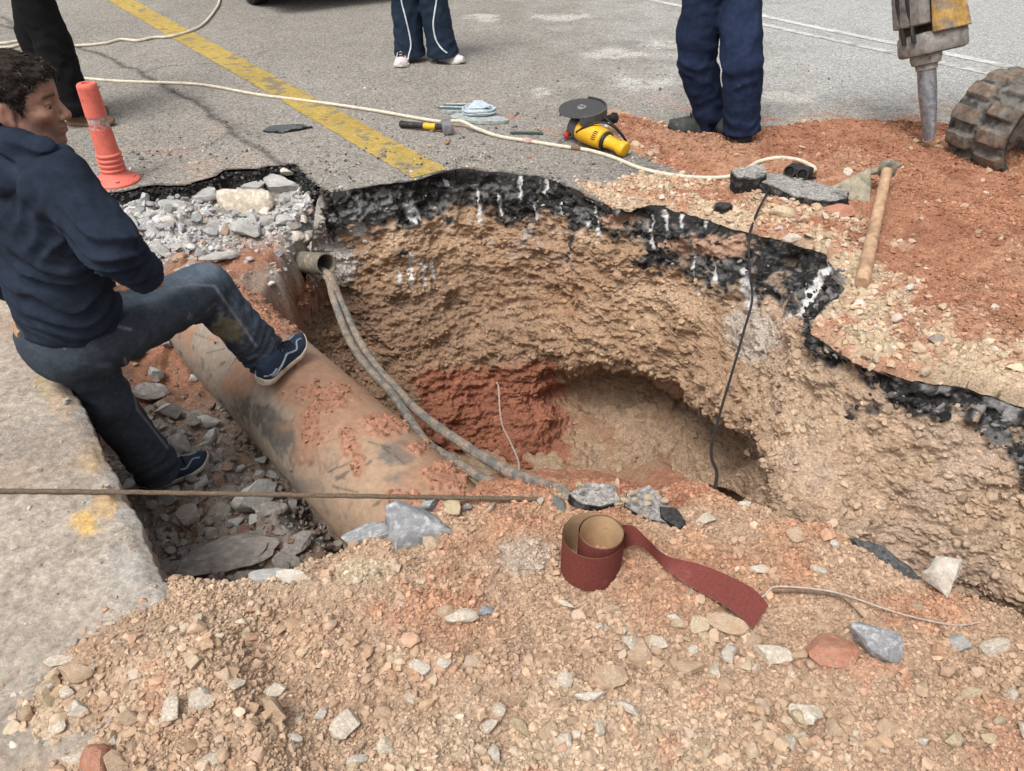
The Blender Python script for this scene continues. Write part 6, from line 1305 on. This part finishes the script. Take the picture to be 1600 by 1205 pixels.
def hwr(P):
    q = (P - HO) @ HA.T; return .0045 * np.abs(fb3(q * np.array((18, 60, 40)) / 40 + .03 * fb3(q, 14, 2, 189)[:, None], 40, 2, 188)) - .003 + .0045 * fb3(q * np.array((28, 75, 60)) / 50 + .3 * fb3(q, 14, 2, 190)[:, None] * .04, 50, 3, 191) + .003 * n3(q * 40, 192)
V, F_ = sdf_mesh(hp_, .0026, .012, hwr, hair_post); q = (V - HO) @ HA.T / HS
ch_ = np.empty(V.shape); ch_[:] = (.022, .0165, .0135); ch_ *= (1 + .35 * fb3(q * np.array((.5, 1.6, 1.4)), 60, 2, 193))[:, None]; gy_ = np.maximum(ss(.07, .1, q[:, 0] + .4 * fb3(q, 40, 2, 194) * .05) * ss(.085, .06, q[:, 2]), .35 * ss(.015, .03, q[:, 0]) * ss(.03, .0, q[:, 2])); ch_ = mixc(ch_, (.28, .27, .26), .75 * gy_ * ss(-.4, .3, fb3(q * np.array((.6, 2, 2)), 60, 2, 195)))
rs = np.random.default_rng(12); fn = np.cross(V[F_[:, 1]] - V[F_[:, 0]], V[F_[:, 2]] - V[F_[:, 0]]); fn /= np.linalg.norm(fn, axis=1)[:, None] + 1e-12
pk = rs.permutation(len(F_))[:9500]; cen = V[F_[pk]].mean(1); nr = fn[pk]; nr *= np.sign((nr * (cen - (HO + HB[2] * .03))).sum(1))[:, None]; qc = (cen - HO) @ HA.T / HS
flow = HA[0] * (.75 * ss(-.06, .05, qc[:, 0]))[:, None] - HA[2] * (.35 + .6 * ss(.02, -.05, qc[:, 0]))[:, None] + HA[1] * (.55 * np.sign(qc[:, 1]) * ss(.02, .07, np.abs(qc[:, 1])) * .3)[:, None] + .35 * rs.normal(size=cen.shape)
sv, sf, scol = [], [], []; seg_n = 5; ln = rs.uniform(.014, .03, len(pk)); p = cen - nr * .002; d = flow - nr * (flow * nr).sum(1)[:, None]; d /= np.linalg.norm(d, axis=1)[:, None]; sd = np.cross(d, nr); lift = rs.uniform(.0, .3, len(pk))[:, None]
for k in range(seg_n):
    wd_k = .0011 * (1 - k / (seg_n - .6)); sv.append(np.stack([p - sd * wd_k, p + nr * wd_k, p + sd * wd_k], 1)); p = p + (d + nr * (lift - .26 * k)) * (ln / seg_n)[:, None] + .0012 * rs.normal(size=p.shape)
SV = np.stack(sv, 1).reshape(-1, 3); b0 = (np.arange(len(pk)) * seg_n * 3)[:, None, None]; kk_ = (np.arange(seg_n - 1) * 3)[None, :, None]; SF = np.concatenate([(b0 + kk_ + np.array([a, b, b + 3, a + 3])[None, None]).reshape(-1, 4) for a, b in ((0, 1), (1, 2), (2, 0))])
base_c = ch_[F_[pk]].mean(1) * rs.uniform(.7, 1.7, (len(pk), 1)); gr_ = (rs.uniform(size=len(pk)) < .05 + .3 * ss(.03, .09, qc[:, 0]) * ss(.1, .05, qc[:, 2])); base_c[gr_] = (.2, .19, .18)
HVv, HFf = join((V, F_), (SV, SF)); HCc = np.concatenate([ch_, np.repeat(base_c, seg_n * 3, 0)])
obj('hair', mesh_np('hair', HVv - man_base, HFf, M['hair'], HCc), man)
# jacket with hood
TA = np.stack([fR, fF, UP]); tor = nv3(nek - pel); TA2 = np.stack([fR, nv3(np.cross(tor, fR)), tor])
cuff = wrR * .88 + elR * .12
jk = [('e', che, (.188, .125, .23), TA2), ('e', wai, (.168, .132, .17), TA2, {'k': .04}), ('e', pel * .62 + wai * .38 + fF * .0, (.168, .14, .10), TA2, {'k': .04}), ('c', shL + tor * -.02, shR + tor * -.02, .082, .08, {'k': .05}), ('c', che + tor * .03, nek - tor * .02, .11, .07, {'k': .04}),
      ('c', shR, elR, .082, .066, {'k': .03}), ('c', elR, cuff, .066, .05, {'k': .02}), ('c', shL, elL, .08, .064, {'k': .03}), ('c', elL, lh, .064, .048, {'k': .02})]
hem = pel * .72 + wai * .28
wj = wrinkle([(elR, .12, .026, nv3(tor + .3 * fR), 65), (che + fR * .12 - tor * .02, .12, .012, nv3(fR + tor), 38), (wai + fR * .08, .18, .02, tor + .45 * fR, 50), (shR - tor * .06, .08, .012, nv3(fR + .6 * tor), 50), (wai - fF * .12, .22, .018, tor + .3 * fR, 42), (che - fF * .1, .2, .014, tor - .5 * fR, 26), (elR * .5 + cuff * .5, .09, .02, cuff - elR, 85), (shR - tor * .12 - fF * .03, .1, .016, nv3(fR - .5 * tor), 60)], .004)
hb = lambda a, b, t_: T(a, b, t_)
hood = [('c', hb(112, 262, 2.03), hb(98, 246, 1.965), .02, .026), ('c', hb(98, 246, 1.965), hb(66, 236, 1.915), .026, .03), ('c', hb(66, 236, 1.915), hb(22, 228, 1.91), .03, .032), ('c', hb(22, 228, 1.91), hb(-24, 222, 1.96), .032, .03),
        ('c', hb(92, 256, 1.945), hb(50, 278, 1.93), .024, .03, {'k': .03}), ('c', hb(50, 278, 1.93), hb(8, 280, 1.925), .034, .036, {'k': .03}), ('c', hb(8, 280, 1.925), hb(-26, 262, 1.95), .036, .03, {'k': .03})]
cutp = lambda G, D: np.maximum(D, -np.minimum((G - hem) @ tor + .035, 9) * 1.0 * ((G - shR) @ (-tor) > .2) * 1.0 + -9 * ((G - shR) @ (-tor) <= .2)) if False else D
def jpost(G, D):
    hcut = -((G - hem) @ tor + .03); armd = np.minimum(d_cone(G, elR, cuff, .09, .075), d_cone(G, elL, lh, .09, .075)); r_ = np.where(armd < 0, D, np.maximum(D, hcut)); cf = ((G - cuff) @ nv3(cuff - elR)); return np.where((armd < 0) & (np.linalg.norm(G - cuff, axis=-1) < .12), np.maximum(r_, cf), r_)
cloth('jacket', man, jk, M['navy'], .0062, .03, wj, jpost)
cloth('hood', man, hood, M['navy'], .005, .018, wrinkle([(hb(50, 262, 1.92), .12, .01, tor + .5 * fR, 55)], .003))
# jeans
belt = hem
jn = [('e', pel + UP * -.01, (.172, .135, .14), TA), ('e', pel - fF * .06 - UP * .05, (.155, .1, .115), TA, {'k': .04}), ('c', hipR + fF * .02, knR, .112, .085, {'k': .035}), ('c', knR, anR * .9 + knR * .1, .084, .078, {'k': .02}), ('c', anR * .75 + knR * .25, anR + nv3(anR - knR) * .03, .078, .074, {'k': .02}), ('c', hipL, knL, .108, .084, {'k': .035}), ('c', knL, anL * .9 + knL * .1, .084, .076, {'k': .02}), ('c', anL * .75 + knL * .25, anL + nv3(anL - knL) * .03, .078, .076, {'k': .02})]
kb = nv3(knR - hipR); sb_ = nv3(anR - knR)
wn = wrinkle([(hipR * .5 + knR * .5 - UP * .05, .11, .010, nv3(kb + .8 * UP), 60), (hipR * .7 + knR * .3, .1, .013, nv3(kb - .6 * UP), 55), (knR - UP * .06 - fF * .02, .1, .024, nv3(kb + sb_), 55), (anR, .12, .024, nv3(sb_ + .3 * fR), 80), (anL, .11, .016, nv3(anL - knL + .12 * fR), 60), (hipR - UP * .03, .13, .022, nv3(kb + .5 * UP), 50), (knL, .12, .010, nv3(anL - knL + .3 * fR), 40), (hipL - UP * .12, .13, .02, UP + .5 * fF, 60), (knR * .5 + anR * .5, .12, .009, nv3(sb_ + .5 * fR), 50)], .0045)
def jnpost(G, D):
    r_ = np.maximum(D, np.where(((G - pel) @ UP) > .0, (G - hem) @ tor - .005, -1)); cR = (G - anR) @ sb_ - .035; cL = (G - anL) @ nv3(anL - knL) - .045
    r_ = np.where(np.linalg.norm(G - anR, axis=-1) < .16, np.maximum(r_, cR), r_); return np.where(np.linalg.norm(G - anL, axis=-1) < .16, np.maximum(r_, cL), r_)
def jcol(V):
    px_, py_ = proj(V); c_ = np.empty(V.shape); c_[:] = (.043, .053, .069); q1, q2 = fb3(V, 9, 3, 201), fb3(V, 40, 3, 202)
    thg = np.exp(-(d_cone(V, hipR + UP * .09 + kb * .12, knR + UP * .075, .02, .02) / .05) ** 2) * ss(-.2, .3, kb @ UP + .3); c_ = mixc(c_, (.165, .205, .25), .95 * ss(.1, .8, thg + .2 * q1))  # top of raised thigh: denim fade with the lit highlight painted in
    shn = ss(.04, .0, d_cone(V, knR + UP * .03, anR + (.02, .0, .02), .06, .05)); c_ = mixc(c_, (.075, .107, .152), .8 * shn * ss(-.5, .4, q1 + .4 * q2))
    c_ = mixc(c_, (.17, .15, .095), .8 * ss(.35, .75, np.exp(-(((px_ - 352) / 36) ** 2 + ((py_ - 518) / 26) ** 2)) + .25 * q2 + .15 * q1)); c_ = mixc(c_, (.14, .15, .16), .5 * ss(.3, .7, q2 + .3 * q1) * ss(.02, -.02, ((px_ - 370) / 80) ** 2 + ((py_ - 510) / 60) ** 2 - 1))
    for a_ in ((75, 520, 168, 452, 1.6), (100, 545, 140, 500, 1.2), (140, 500, 205, 515, 1.2), (190, 465, 300, 444, 1.5), (300, 444, 335, 447, 1.5), (335, 447, 400, 540, 1.5), (160, 462, 205, 462, 1.2), (195, 560, 215, 640, 1.2), (215, 640, 262, 700, 1.2)):
        x0, y0, x1, y1, w_ = a_; ex, ey = x1 - x0, y1 - y0; t = np.clip(((px_ - x0) * ex + (py_ - y0) * ey) / (ex * ex + ey * ey), 0, 1); c_ = mixc(c_, (.2, .22, .25), .85 * np.exp(-(np.hypot(px_ - x0 - t * ex, py_ - y0 - t * ey) / (w_ * 1.3)) ** 2))
    return c_ * (1 + .12 * q2)[:, None]
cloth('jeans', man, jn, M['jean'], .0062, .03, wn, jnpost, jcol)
bp = [hem + TA2[0] * .168 * math.cos(a) + TA2[1] * .136 * math.sin(a) - tor * .02 for a in np.linspace(math.radians(-160), math.radians(-95), 20)]
MB().tube(bp, .016, 8).build('belt', M['leather'], man)
# shoes
hl, to = Z(408, 603, -.165), Z(470, 549, -.165); hl, to = hl * 1.0, hl + nv3(to - hl) * .285; hl = hl - nv3(to - hl) * .0; upn = nv3(np.array((.10, -.12, 1.0)))
shoe(man, hl + np.array((0, 0, .0)), to + np.array((0, 0, .025)), upn, 'shoe', 'solecream', .05, .095, .285, extra='shoegrey')
hl2, to2 = Z(218, 770, -.56), Z(308, 733, -.56); to2 = hl2 + nv3(to2 - hl2) * .285
shoe(man, hl2, to2 + np.array((0, 0, .02)), (0.1, -.1, 1), 'shoe', 'solecream', .05, .095, .285, extra='shoegrey')

# ------------------------------------------------------------------ the others, seen from the knees or hips down; built whole
def figure(feet, face, H, label, mtr, trouser, mtop, shoes, knees=None, hips=None, wrs=None, flare=1.0, sx=1.0, arms='down', hair=(.02, .016, .013), base=None, piping=None, hh=.01, post=None, pocket=None):
    """feet: [(ankle, heel, toe)] left, right"""
    f = nv3(face); r = np.cross(f, UP); k = H / 1.75; mid = (feet[0][0] + feet[1][0]) / 2; base = np.array((mid[0], mid[1], min(q[1][2] for q in feet)))
    pv = base + UP * .93 * k if hips is None else np.asarray(hips); ch = pv + UP * .36 * k; nk = pv + UP * .56 * k; hd = pv + UP * .71 * k + f * .02; A = frame_axes(f)
    HPs = [pv - r * .09 * k, pv + r * .09 * k]; KN = []
    for j in (0, 1): KN.append(np.asarray(knees[j]) if knees is not None else (HPs[j] + feet[j][0]) / 2 + f * .03)
    sh = [nk - r * .19 * k - UP * .06, nk + r * .19 * k - UP * .06]; el = [sh[0] - r * .06 - UP * .27 - f * .02, sh[1] + r * .06 - UP * .27 - f * .02]; wr_ = [el[0] + f * .12 - UP * .22, el[1] + f * .12 - UP * .22]
    bod = [('e', pv, (.15, .1, .12), np.stack([r, f, UP])), ('c', pv, ch, .11, .125, f, .75), ('c', sh[0], sh[1], .05, .05), ('c', ch, nk, .09, .055), ('c', nk - UP * .03, hd - UP * .05 - f * .02, .056, .052)]
    for j in (0, 1): bod += [('c', HPs[j], KN[j], .07, .05), ('c', KN[j], feet[j][0], .05, .034), ('c', sh[j], el[j], .045, .037), ('c', el[j], wr_[j], .036, .026)]
    m1 = sdf_mesh(bod, .012, .03); m2 = sdf_mesh(head_prims(hd, A, k)[0] + [('c', hd - UP * .05 - f * .02, nk, .052, .056)], .005, .012); ms = [m1, m2]
    for j in (0, 1): ms.append(sdf_mesh(hand_prims(wr_[j], nv3(wr_[j] - el[j]), r * (1 if j == 0 else -1), .18 * k, .4, 1 if j == 0 else -1), .0045, .008))
    V, F_ = join(*ms); c_ = np.empty(V.shape); c_[:] = SKINC; o = obj('person', mesh_np('person', V - base, F_, M['skin'], c_)); o.location = base; tag(o, label, 'person')
    V, F_ = sdf_mesh([('e', hd - f * .012 + UP * .056, (.105 * k, .085 * k, .088 * k), A), ('e', hd - f * .035, (.076, .076, .07), A)], .006, .02, lambda P: .004 * fb3(P, 40, 2, 211), lambda G, D: np.maximum(D, np.interp((G - hd) @ f, [-.1, -.05, .0, .08], [-.07, -.05, .03, .08]) - (G - hd) @ UP)); cc = np.empty(V.shape); cc[:] = hair; obj('hair', mesh_np('hair', V - base, F_, M['hair'], cc), o)
    tp = [('e', ch - UP * .02, (.185 * k, .13, .22), np.stack([r, f, UP])), ('e', pv + UP * .13, (.165 * k, .135, .15), np.stack([r, f, UP])), ('c', sh[0], sh[1], .075, .075), ('c', ch + UP * .1, nk, .1, .07)]
    for j in (0, 1): tp += [('c', sh[j], el[j], .07, .057), ('c', el[j], wr_[j] * .9 + el[j] * .1, .057, .045)]
    cloth('jacket', o, tp, M[mtop], .011, .03, wrinkle([(el[0], .1, .012, UP, 50), (el[1], .1, .012, UP, 50), (pv + UP * .1, .2, .01, UP, 45)], .004))
    t1, t2, t3 = trouser; tr = [('e', pv + UP * .0, (.165 * k, .125, .14), np.stack([r, f, UP]))]; fold = []
    for j in (0, 1):
        an = feet[j][0]; sd_ = nv3(an - KN[j]); tr += [('c', HPs[j], KN[j], t1, t2, {'k': .02}), ('c', KN[j], an, t2, t3, {'k': .008}), ('c', an - sd_ * .06, an + sd_ * .04, t3, t3 * flare, {'k': .008})]; fold += [(an, .11, .022, nv3(sd_ + .45 * r * (1 if j else -1)), 46), (KN[j], .14, .017, nv3(sd_ + .9 * r * (1 if j else -1)), 34), ((an + KN[j]) / 2 + r * .05, .13, .014, nv3(sd_ * .5 - r * (1 if j else -1)), 30), (HPs[j] - UP * .08, .12, .012, nv3(UP + .6 * r * (1 if j else -1)), 50)]
    for q in (pocket or []): tr.append(q)
    def cutf(G, D):
        for j in (0, 1):
            an = feet[j][0]; sd_ = nv3(an - KN[j]); D = np.where(np.linalg.norm(G - an, axis=-1) < .24, np.maximum(D, (G - an) @ sd_ - (wrs or .045)), D)
        return D
    cloth('trousers', o, tr, mtr, hh, .03, wrinkle(fold, .006), cutf)
    for j in (0, 1): shoe(o, feet[j][1], feet[j][2], UP, shoes[0], shoes[1], shoes[2], shoes[3], boot=shoes[4])
    return o, KN, HPs, f, r
def foot(heel, toe, ah=.1): heel, toe = np.asarray(heel, float), np.asarray(toe, float); return (heel + nv3(toe - heel) * .07 + UP * ah, heel, toe)
# black trousers, far left, side on
fl = foot(Z(96, 181), Z(98, 181) + np.array((.29, .03, 0))); fr = foot(Z(108, 195) + np.array((0, 0, 0)), Z(108, 195) + np.array((.30, -.02, 0)))
figure([fl, fr], (1, .0, 0), 1.76, 'standing person in black trousers and brown shoes behind the seated-looking man', M['blackcloth'], (.115, .105, .1), 'blackcloth', ('brownshoe', 'solebrown', .05, .09, False), knees=[Z(85, 181) * np.array((1, 1, 0)) + np.array((.06, .0, .5)), Z(100, 195) * np.array((1, 1, 0)) + np.array((.1, 0, .5))], wrs=.03)
# woman in wide tracksuit
wl = foot(Z(631, 95), Z(625, 111), .085); wr2 = foot(Z(686, 96), Z(716, 102), .085)
wl = (wl[0] + np.array((.05, .06, 0)), wl[1], wl[1] + nv3(wl[2] - wl[1]) * .26); wr2 = (wr2[0] + np.array((-.02, .02, 0)), wr2[1] + np.array((0, .05, 0)), wr2[1] + np.array((0, .05, 0)) + nv3(wr2[2] - wr2[1]) * .25)
px0 = (wl[0] + wr2[0]) / 2
wo, KN, HP_, f_, r_ = figure([wr2, wl], (-.05, -1, 0), 1.66, 'standing person in wide navy track pants with white piping and pale shoes', M['tracksuit'], (.1, .108, .112), 'tracksuit', ('pinkwhite', 'solewhite', .06, .1, False), knees=[wr2[0] + np.array((-.06, -.02, .42)), wl[0] + np.array((.0, -.02, .42))], wrs=.035, flare=1.12)
for q in (((624, -40, 5.9), (627, 0, 5.92), (633, 25, 6.0), (640, 55, 6.06), (642, 72, 6.08), (639, 85, 6.08), (637, 95, 6.07)), ((684, -40, 5.9), (682, 0, 5.96), (679, 20, 6.02), (677, 40, 6.1), (681, 62, 6.16), (690, 76, 6.2), (700, 84, 6.22))):
    tro = [c_ for c_ in wo.children if c_.name.startswith('trousers')][0]; P = crom([Y(*k) for k in q], 80); dep = bpy.context.evaluated_depsgraph_get; out = []
    lv = np.empty(len(tro.data.vertices) * 3); tro.data.vertices.foreach_get('co', lv); lv = lv.reshape(-1, 3) + np.array(wo.location); vx, vy = proj(lv); dd_ = np.linalg.norm(lv - CAM, axis=1)
    for p in P:
        a, b = proj(p); m_ = np.hypot(vx - a, vy - b) < 4
        if m_.any():
            rr = nv3(p - CAM); out.append(CAM + rr * (dd_[m_].min() - .001))
    if len(out) > 4:
        mb = MB(); mb.tube(crom(out[::4], 60), .006, 6); _sub(mb, 'piping', M['white'], wo, tro)
# worker in blue cargo trousers, seen from behind
gl = np.array(onspread(1125, 208)); gl2 = np.array(onspread(1165, 222))
bl_ = (gl + np.array((-.06, .02, .105)), gl, gl + nv3((-.93, .1, 0)) * .315); br_ = (gl2 + np.array((-.03, .04, .105)), gl2 + np.array((.0, -.035, 0)), gl2 + np.array((-.10, .25, 0)))
hipc = np.array((1.125, 4.62, .90))
kl, kr = Y(1088, 95, float(gl[1]) - .03), Y(1160, 100, float(gl2[1]) + .02)
figure([bl_, br_], (-.35, .93, 0), 1.74, 'worker in blue cargo trousers and grey boots seen from behind on red soil', M['workblue'], (.122, .108, .098), 'workblue', ('boot', 'black', .055, .115, True), knees=[kl, kr], hips=hipc, wrs=.055, flare=1.04,
       pocket=[('e', Y(1072, 50, float(kl[1]) + .02), (.05, .075, .1)), ('e', Y(1176, 55, float(kr[1]) + .04), (.035, .075, .1))], hh=.009)

# ================================================================== EXCAVATOR WITH BREAKER
tdir = nv3((-.94, -.34, 0)); sdn = np.array((.34, -.94, 0)); fc = Z(1484, 252); nc = Z(1572, 266)
exc = thing('excavator', fc, 'mini excavator with rubber track and hanging rock breaker on red soil', 'excavator')
def track(front_far, w_=.36, Rr=.225, Ls=1.35, col_seed=1):
    o = np.asarray(front_far, float) - tdir * (Rr * .55) + UP * (Rr + .012); per = 2 * Ls + 2 * math.pi * Rr; NP, NW = 760, 64
    s_ = np.linspace(0, per, NP, endpoint=False); pos = np.empty((NP, 3)); nr = np.empty((NP, 3))
    for i, q in enumerate(s_):
        if q < math.pi * Rr: a = q / Rr - math.pi / 2; nr[i] = tdir * math.cos(a) + UP * math.sin(a); pos[i] = o + nr[i] * Rr
        elif q < math.pi * Rr + Ls: u_ = q - math.pi * Rr; nr[i] = UP; pos[i] = o - tdir * u_ + UP * Rr
        elif q < 2 * math.pi * Rr + Ls: a = (q - math.pi * Rr - Ls) / Rr + math.pi / 2; nr[i] = tdir * math.cos(a) + UP * math.sin(a); pos[i] = o - tdir * Ls + nr[i] * Rr
        else: u_ = q - 2 * math.pi * Rr - Ls; nr[i] = -UP; pos[i] = o - tdir * (Ls - u_) - UP * Rr
    wv = np.linspace(0, w_, NW); prof = []
    pitch = per / round(per / .125); ph = (s_[:, None] / pitch) % 1; lane = (wv[None] < w_ * .5); ph = np.where(lane, ph, (ph + .5) % 1)
    lug = ss(.0, .035, ph) * ss(.6, .56, ph); inset = ss(0, .02, wv[None]) * ss(w_, w_ - .02, wv[None]); lane_edge = ss(.012, .03, np.abs(wv[None] - w_ * .5)); mids = .45 * (1 - lane_edge) * ss(.3, .36, ph) * ss(.66, .6, ph)
    hgt = (.030 * lug * (.25 + .75 * lane_edge) + .012 * mids) * inset + .0
    Vo = pos[:, None] + sdn * wv[None, :, None] + nr[:, None] * (hgt + .004 * fb3(pos[:, None] + sdn * wv[None, :, None], 14, 3, 221))[..., None]; Vi = pos[:, None] + sdn * wv[None, ::-1, None] - nr[:, None] * .028
    V = np.concatenate([Vo, Vi], 1); q1, q2 = fb3(V, 7, 3, 222), fb3(V, 30, 3, 223); c_ = np.empty(V.shape); c_[:] = (.15, .14, .125)
    lg = np.concatenate([lug * lane_edge, np.zeros_like(lug)], 1); c_ = mixc(c_, (.2, .15, .115), lg * ss(-.3, .5, q1 + .4 * q2 + .3)); c_ = mixc(c_, (.035, .034, .034), .8 * ss(.05, .5, q2 + .6 * q1) * (1 - .5 * lg)); c_ = mixc(c_, (.05, .045, .04), np.concatenate([np.zeros_like(lug), np.ones_like(lug)], 1) * .8)
    tr = obj('rubber_track', mesh_np('rubber_track', loc_np(V, exc), gridF(NP + 1, 2 * NW, True) % (NP * 2 * NW), M['tyreblack'], c_), exc); finish(tr.data)
    for cpos, rr in ((o, Rr - .05), (o - tdir * Ls, Rr - .05)):
        a_ = cpos + sdn * (w_ * .3); b_ = cpos + sdn * (w_ * .62); MB().lathe([(rr * .98, 0), (rr, .01), (rr, .05), (rr * .82, .06), (rr * .78, .085), (.075, .1), (.07, .13), (.03, .135)], a_, b_, 40).build('track_wheel', M['greysteel'], exc)
    for k in range(4):
        cpos = o - tdir * (.25 + .28 * k) - UP * (Rr - .085); MB().cyl(cpos + sdn * w_ * .3, cpos + sdn * w_ * .7, .055).build('track_roller', M['greysteel'], exc)
    Rm_ = Matrix((Vector(tdir), Vector(-sdn), Vector(UP))).transposed(); MB().box(o - tdir * Ls / 2 + sdn * w_ * .5, (Ls * .9, .12, .16), Rm_, .02).build('track_frame', M['greysteel'], exc)
    return o
to_ = track(fc); t2 = track(fc + sdn * 1.0)
Rm_ = Matrix((Vector(tdir), Vector(-sdn), Vector(UP))).transposed(); ctr_ = to_ - tdir * .68 + sdn * .68
MB().box(ctr_ + UP * .02, (.9, .9, .2), Rm_, .03).build('undercarriage', M['greysteel'], exc); MB().cyl(ctr_ + UP * .12, ctr_ + UP * .3, .33).build('slew_ring', M['black'], exc)
MB().box(ctr_ - tdir * .35 + UP * .62, (1.1, 1.15, .62), Rm_, .08, 3).build('engine_house', M['machine'], exc); MB().box(ctr_ + UP * 1.25 - sdn * .2 - tdir * .1, (.9, .75, 1.2), Rm_, .06, 3).build('cab', M['machine'], exc)
MB().box(ctr_ + UP * 1.4 - sdn * .2 + tdir * .36, (.02, .6, .8), Rm_, .005).build('cab_window', M['glass'], exc)
# breaker
tip = Vector(T(1453, 219, 4.22)); top = Vector(T(1447, 95, 4.10)); bu = (top - tip).normalized(); bf = Vector((-.92, -.38, -.1)); bf = (bf - bu * bf.dot(bu)).normalized(); bs_ = bu.cross(bf)
Bm = Matrix((bf, bs_, bu)).transposed(); Lc = (top - tip).length; B_ = lambda x_, y_, z_: tip + bf * x_ + bs_ * y_ + bu * z_
mb = MB(); rings = []
for h_, rx2, ry2, off in ((0, .012, .03, .012), (.03, .02, .039, .006), (.09, .03, .041, 0), (.18, .04, .045, 0), (.26, .047, .047, 0), (Lc + .1, .047, .047, 0)):
    rings.append([mb.b.verts.new(B_(rx2 * math.cos(a) + off, ry2 * math.sin(a), h_)) for a in np.linspace(0, 2 * math.pi, 28, endpoint=False)])
for p_, o_ in zip(rings, rings[1:]):
    for k in range(28): mb.b.faces.new((p_[k], p_[(k + 1) % 28], o_[(k + 1) % 28], o_[k]))
mb.b.faces.new(rings[0][::-1]); mb.b.faces.new(rings[-1]); mb.build('breaker_chisel', M['chisel'], exc)
MB().lathe([(.053, Lc - .045), (.054, Lc - .02), (.07, Lc - .015), (.078, Lc + .015), (.076, Lc + .05)], tip, tip + bu, 28).build('chisel_bush', M['greysteel'], exc)
MB().box(B_(-.05, 0, Lc + .085), (.30, .20, .11), Bm, .022, 2).build('breaker_nose', M['greysteel'], exc)
MB().box(B_(.085, 0, Lc + .62), (.075, .185, .88), Bm, .012).build('breaker_front', M['greysteel'], exc)
for sd_ in (-1, 1):
    pts = [B_(.055, sd_ * .10, Lc + .13), B_(-.19, sd_ * .10, Lc + .13), B_(-.175, sd_ * .10, Lc + .18), B_(-.15, sd_ * .10, Lc + .26), B_(-.21, sd_ * .10, Lc + .62), B_(-.22, sd_ * .10, Lc + 1.0), B_(.06, sd_ * .10, Lc + 1.0)]
    sp_ = MB().prism(pts, bs_ * (.022 * sd_), .004).build('side_plate', M['machine'], exc)
    MB().cyl(B_(-.165, sd_ * .118, Lc + .44), B_(-.165, sd_ * .132, Lc + .44), .02).build('plate_bolt', M['black'], exc)
MB().box(B_(-.07, 0, Lc + .6), (.22, .19, .86), Bm, .02).build('breaker_body', M['gunmetal'], exc)
for yy in (-.03, .035): MB().tube([B_(.125, yy, Lc + .62), B_(.126, yy, Lc + .42), B_(.122, yy - .015, Lc + .3), B_(.112, yy - .01, Lc + .22), B_(.108, yy, Lc + .1)], .012, 8).build('side_tie_rod', M['black'], exc)
bt = B_(-.05, 0, Lc + 1.05); st_ = Vector(ctr_) + Vector(tdir) * .55 + Vector(UP) * .75; e1 = Vector((2.6, 4.2, 2.5)); 
def beam(a, b, w1, w2, nm): x_, y_, z_, R_ = frame(a, b); MB().box((Vector(a) + Vector(b)) / 2, ((Vector(b) - Vector(a)).length, w1, w2), R_, .02).build(nm, M['machine'], exc)
beam(st_, e1, .16, .2, 'boom'); beam(e1, bt + bu * .12, .13, .16, 'dipper_arm'); MB().box(bt + bu * .02, (.22, .24, .2), Bm, .02).build('breaker_bracket', M['machine'], exc)

# ================================================================== PARKED CAR beyond the top edge
w0 = Z(402, 5); cd = nv3((-.55, .835, 0)); cr = np.array((.835, .55, 0)); car = thing('parked_car', w0, 'dark parked car whose tyre just shows at the top edge', 'car')
w0v = np.array(w0) + UP * 0; R4 = Matrix((Vector(cd), Vector(-cr), Vector(UP))).transposed(); wl_ = .29
mid = w0v + cr * .72 + cd * 1.25
prof = [(-2.0, .28), (-2.05, .5), (-1.95, .85), (-1.5, .95), (-1.15, 1.4), (.2, 1.46), (.95, .98), (1.95, .85), (2.1, .6), (2.05, .28)]
MB().prism([mid + cd * a - cr * .84 + UP * h_ for a, h_ in prof], Vector(cr * 1.68), .05).build('body', M['carpaint'], car)
MB().prism([mid + cd * a - cr * .847 + UP * h_ for a, h_ in ((-1.35, .97), (-1.1, 1.32), (.15, 1.38), (.8, 1.0))], Vector(cr * 1.694), .01).build('side_window', M['glass'], car)
for a in (-1.25, 1.25):
    for b in (-.72, .72):
        c_ = mid + cd * a + cr * b + UP * wl_; s_ = np.sign(b)
        wh = MB().lathe([(.19, -.1), (.26, -.1), (wl_, -.07), (wl_, .07), (.26, .1), (.19, .1)], c_, c_ + cr * s_, 36).build('wheel', M['black'], car)
        _sub(MB().lathe([(.19, .06), (.185, .085), (.06, .07), (.05, .09), (.001, .09)], c_, c_ + cr * s_, 24), 'rim', M['steel'], car, wh)
for b in (-.6, .6): MB().box(mid - cd * 2.02 + cr * b + UP * .75, (.06, .28, .14), R4, .02).build('tail_lamp', M['lamp'], car)
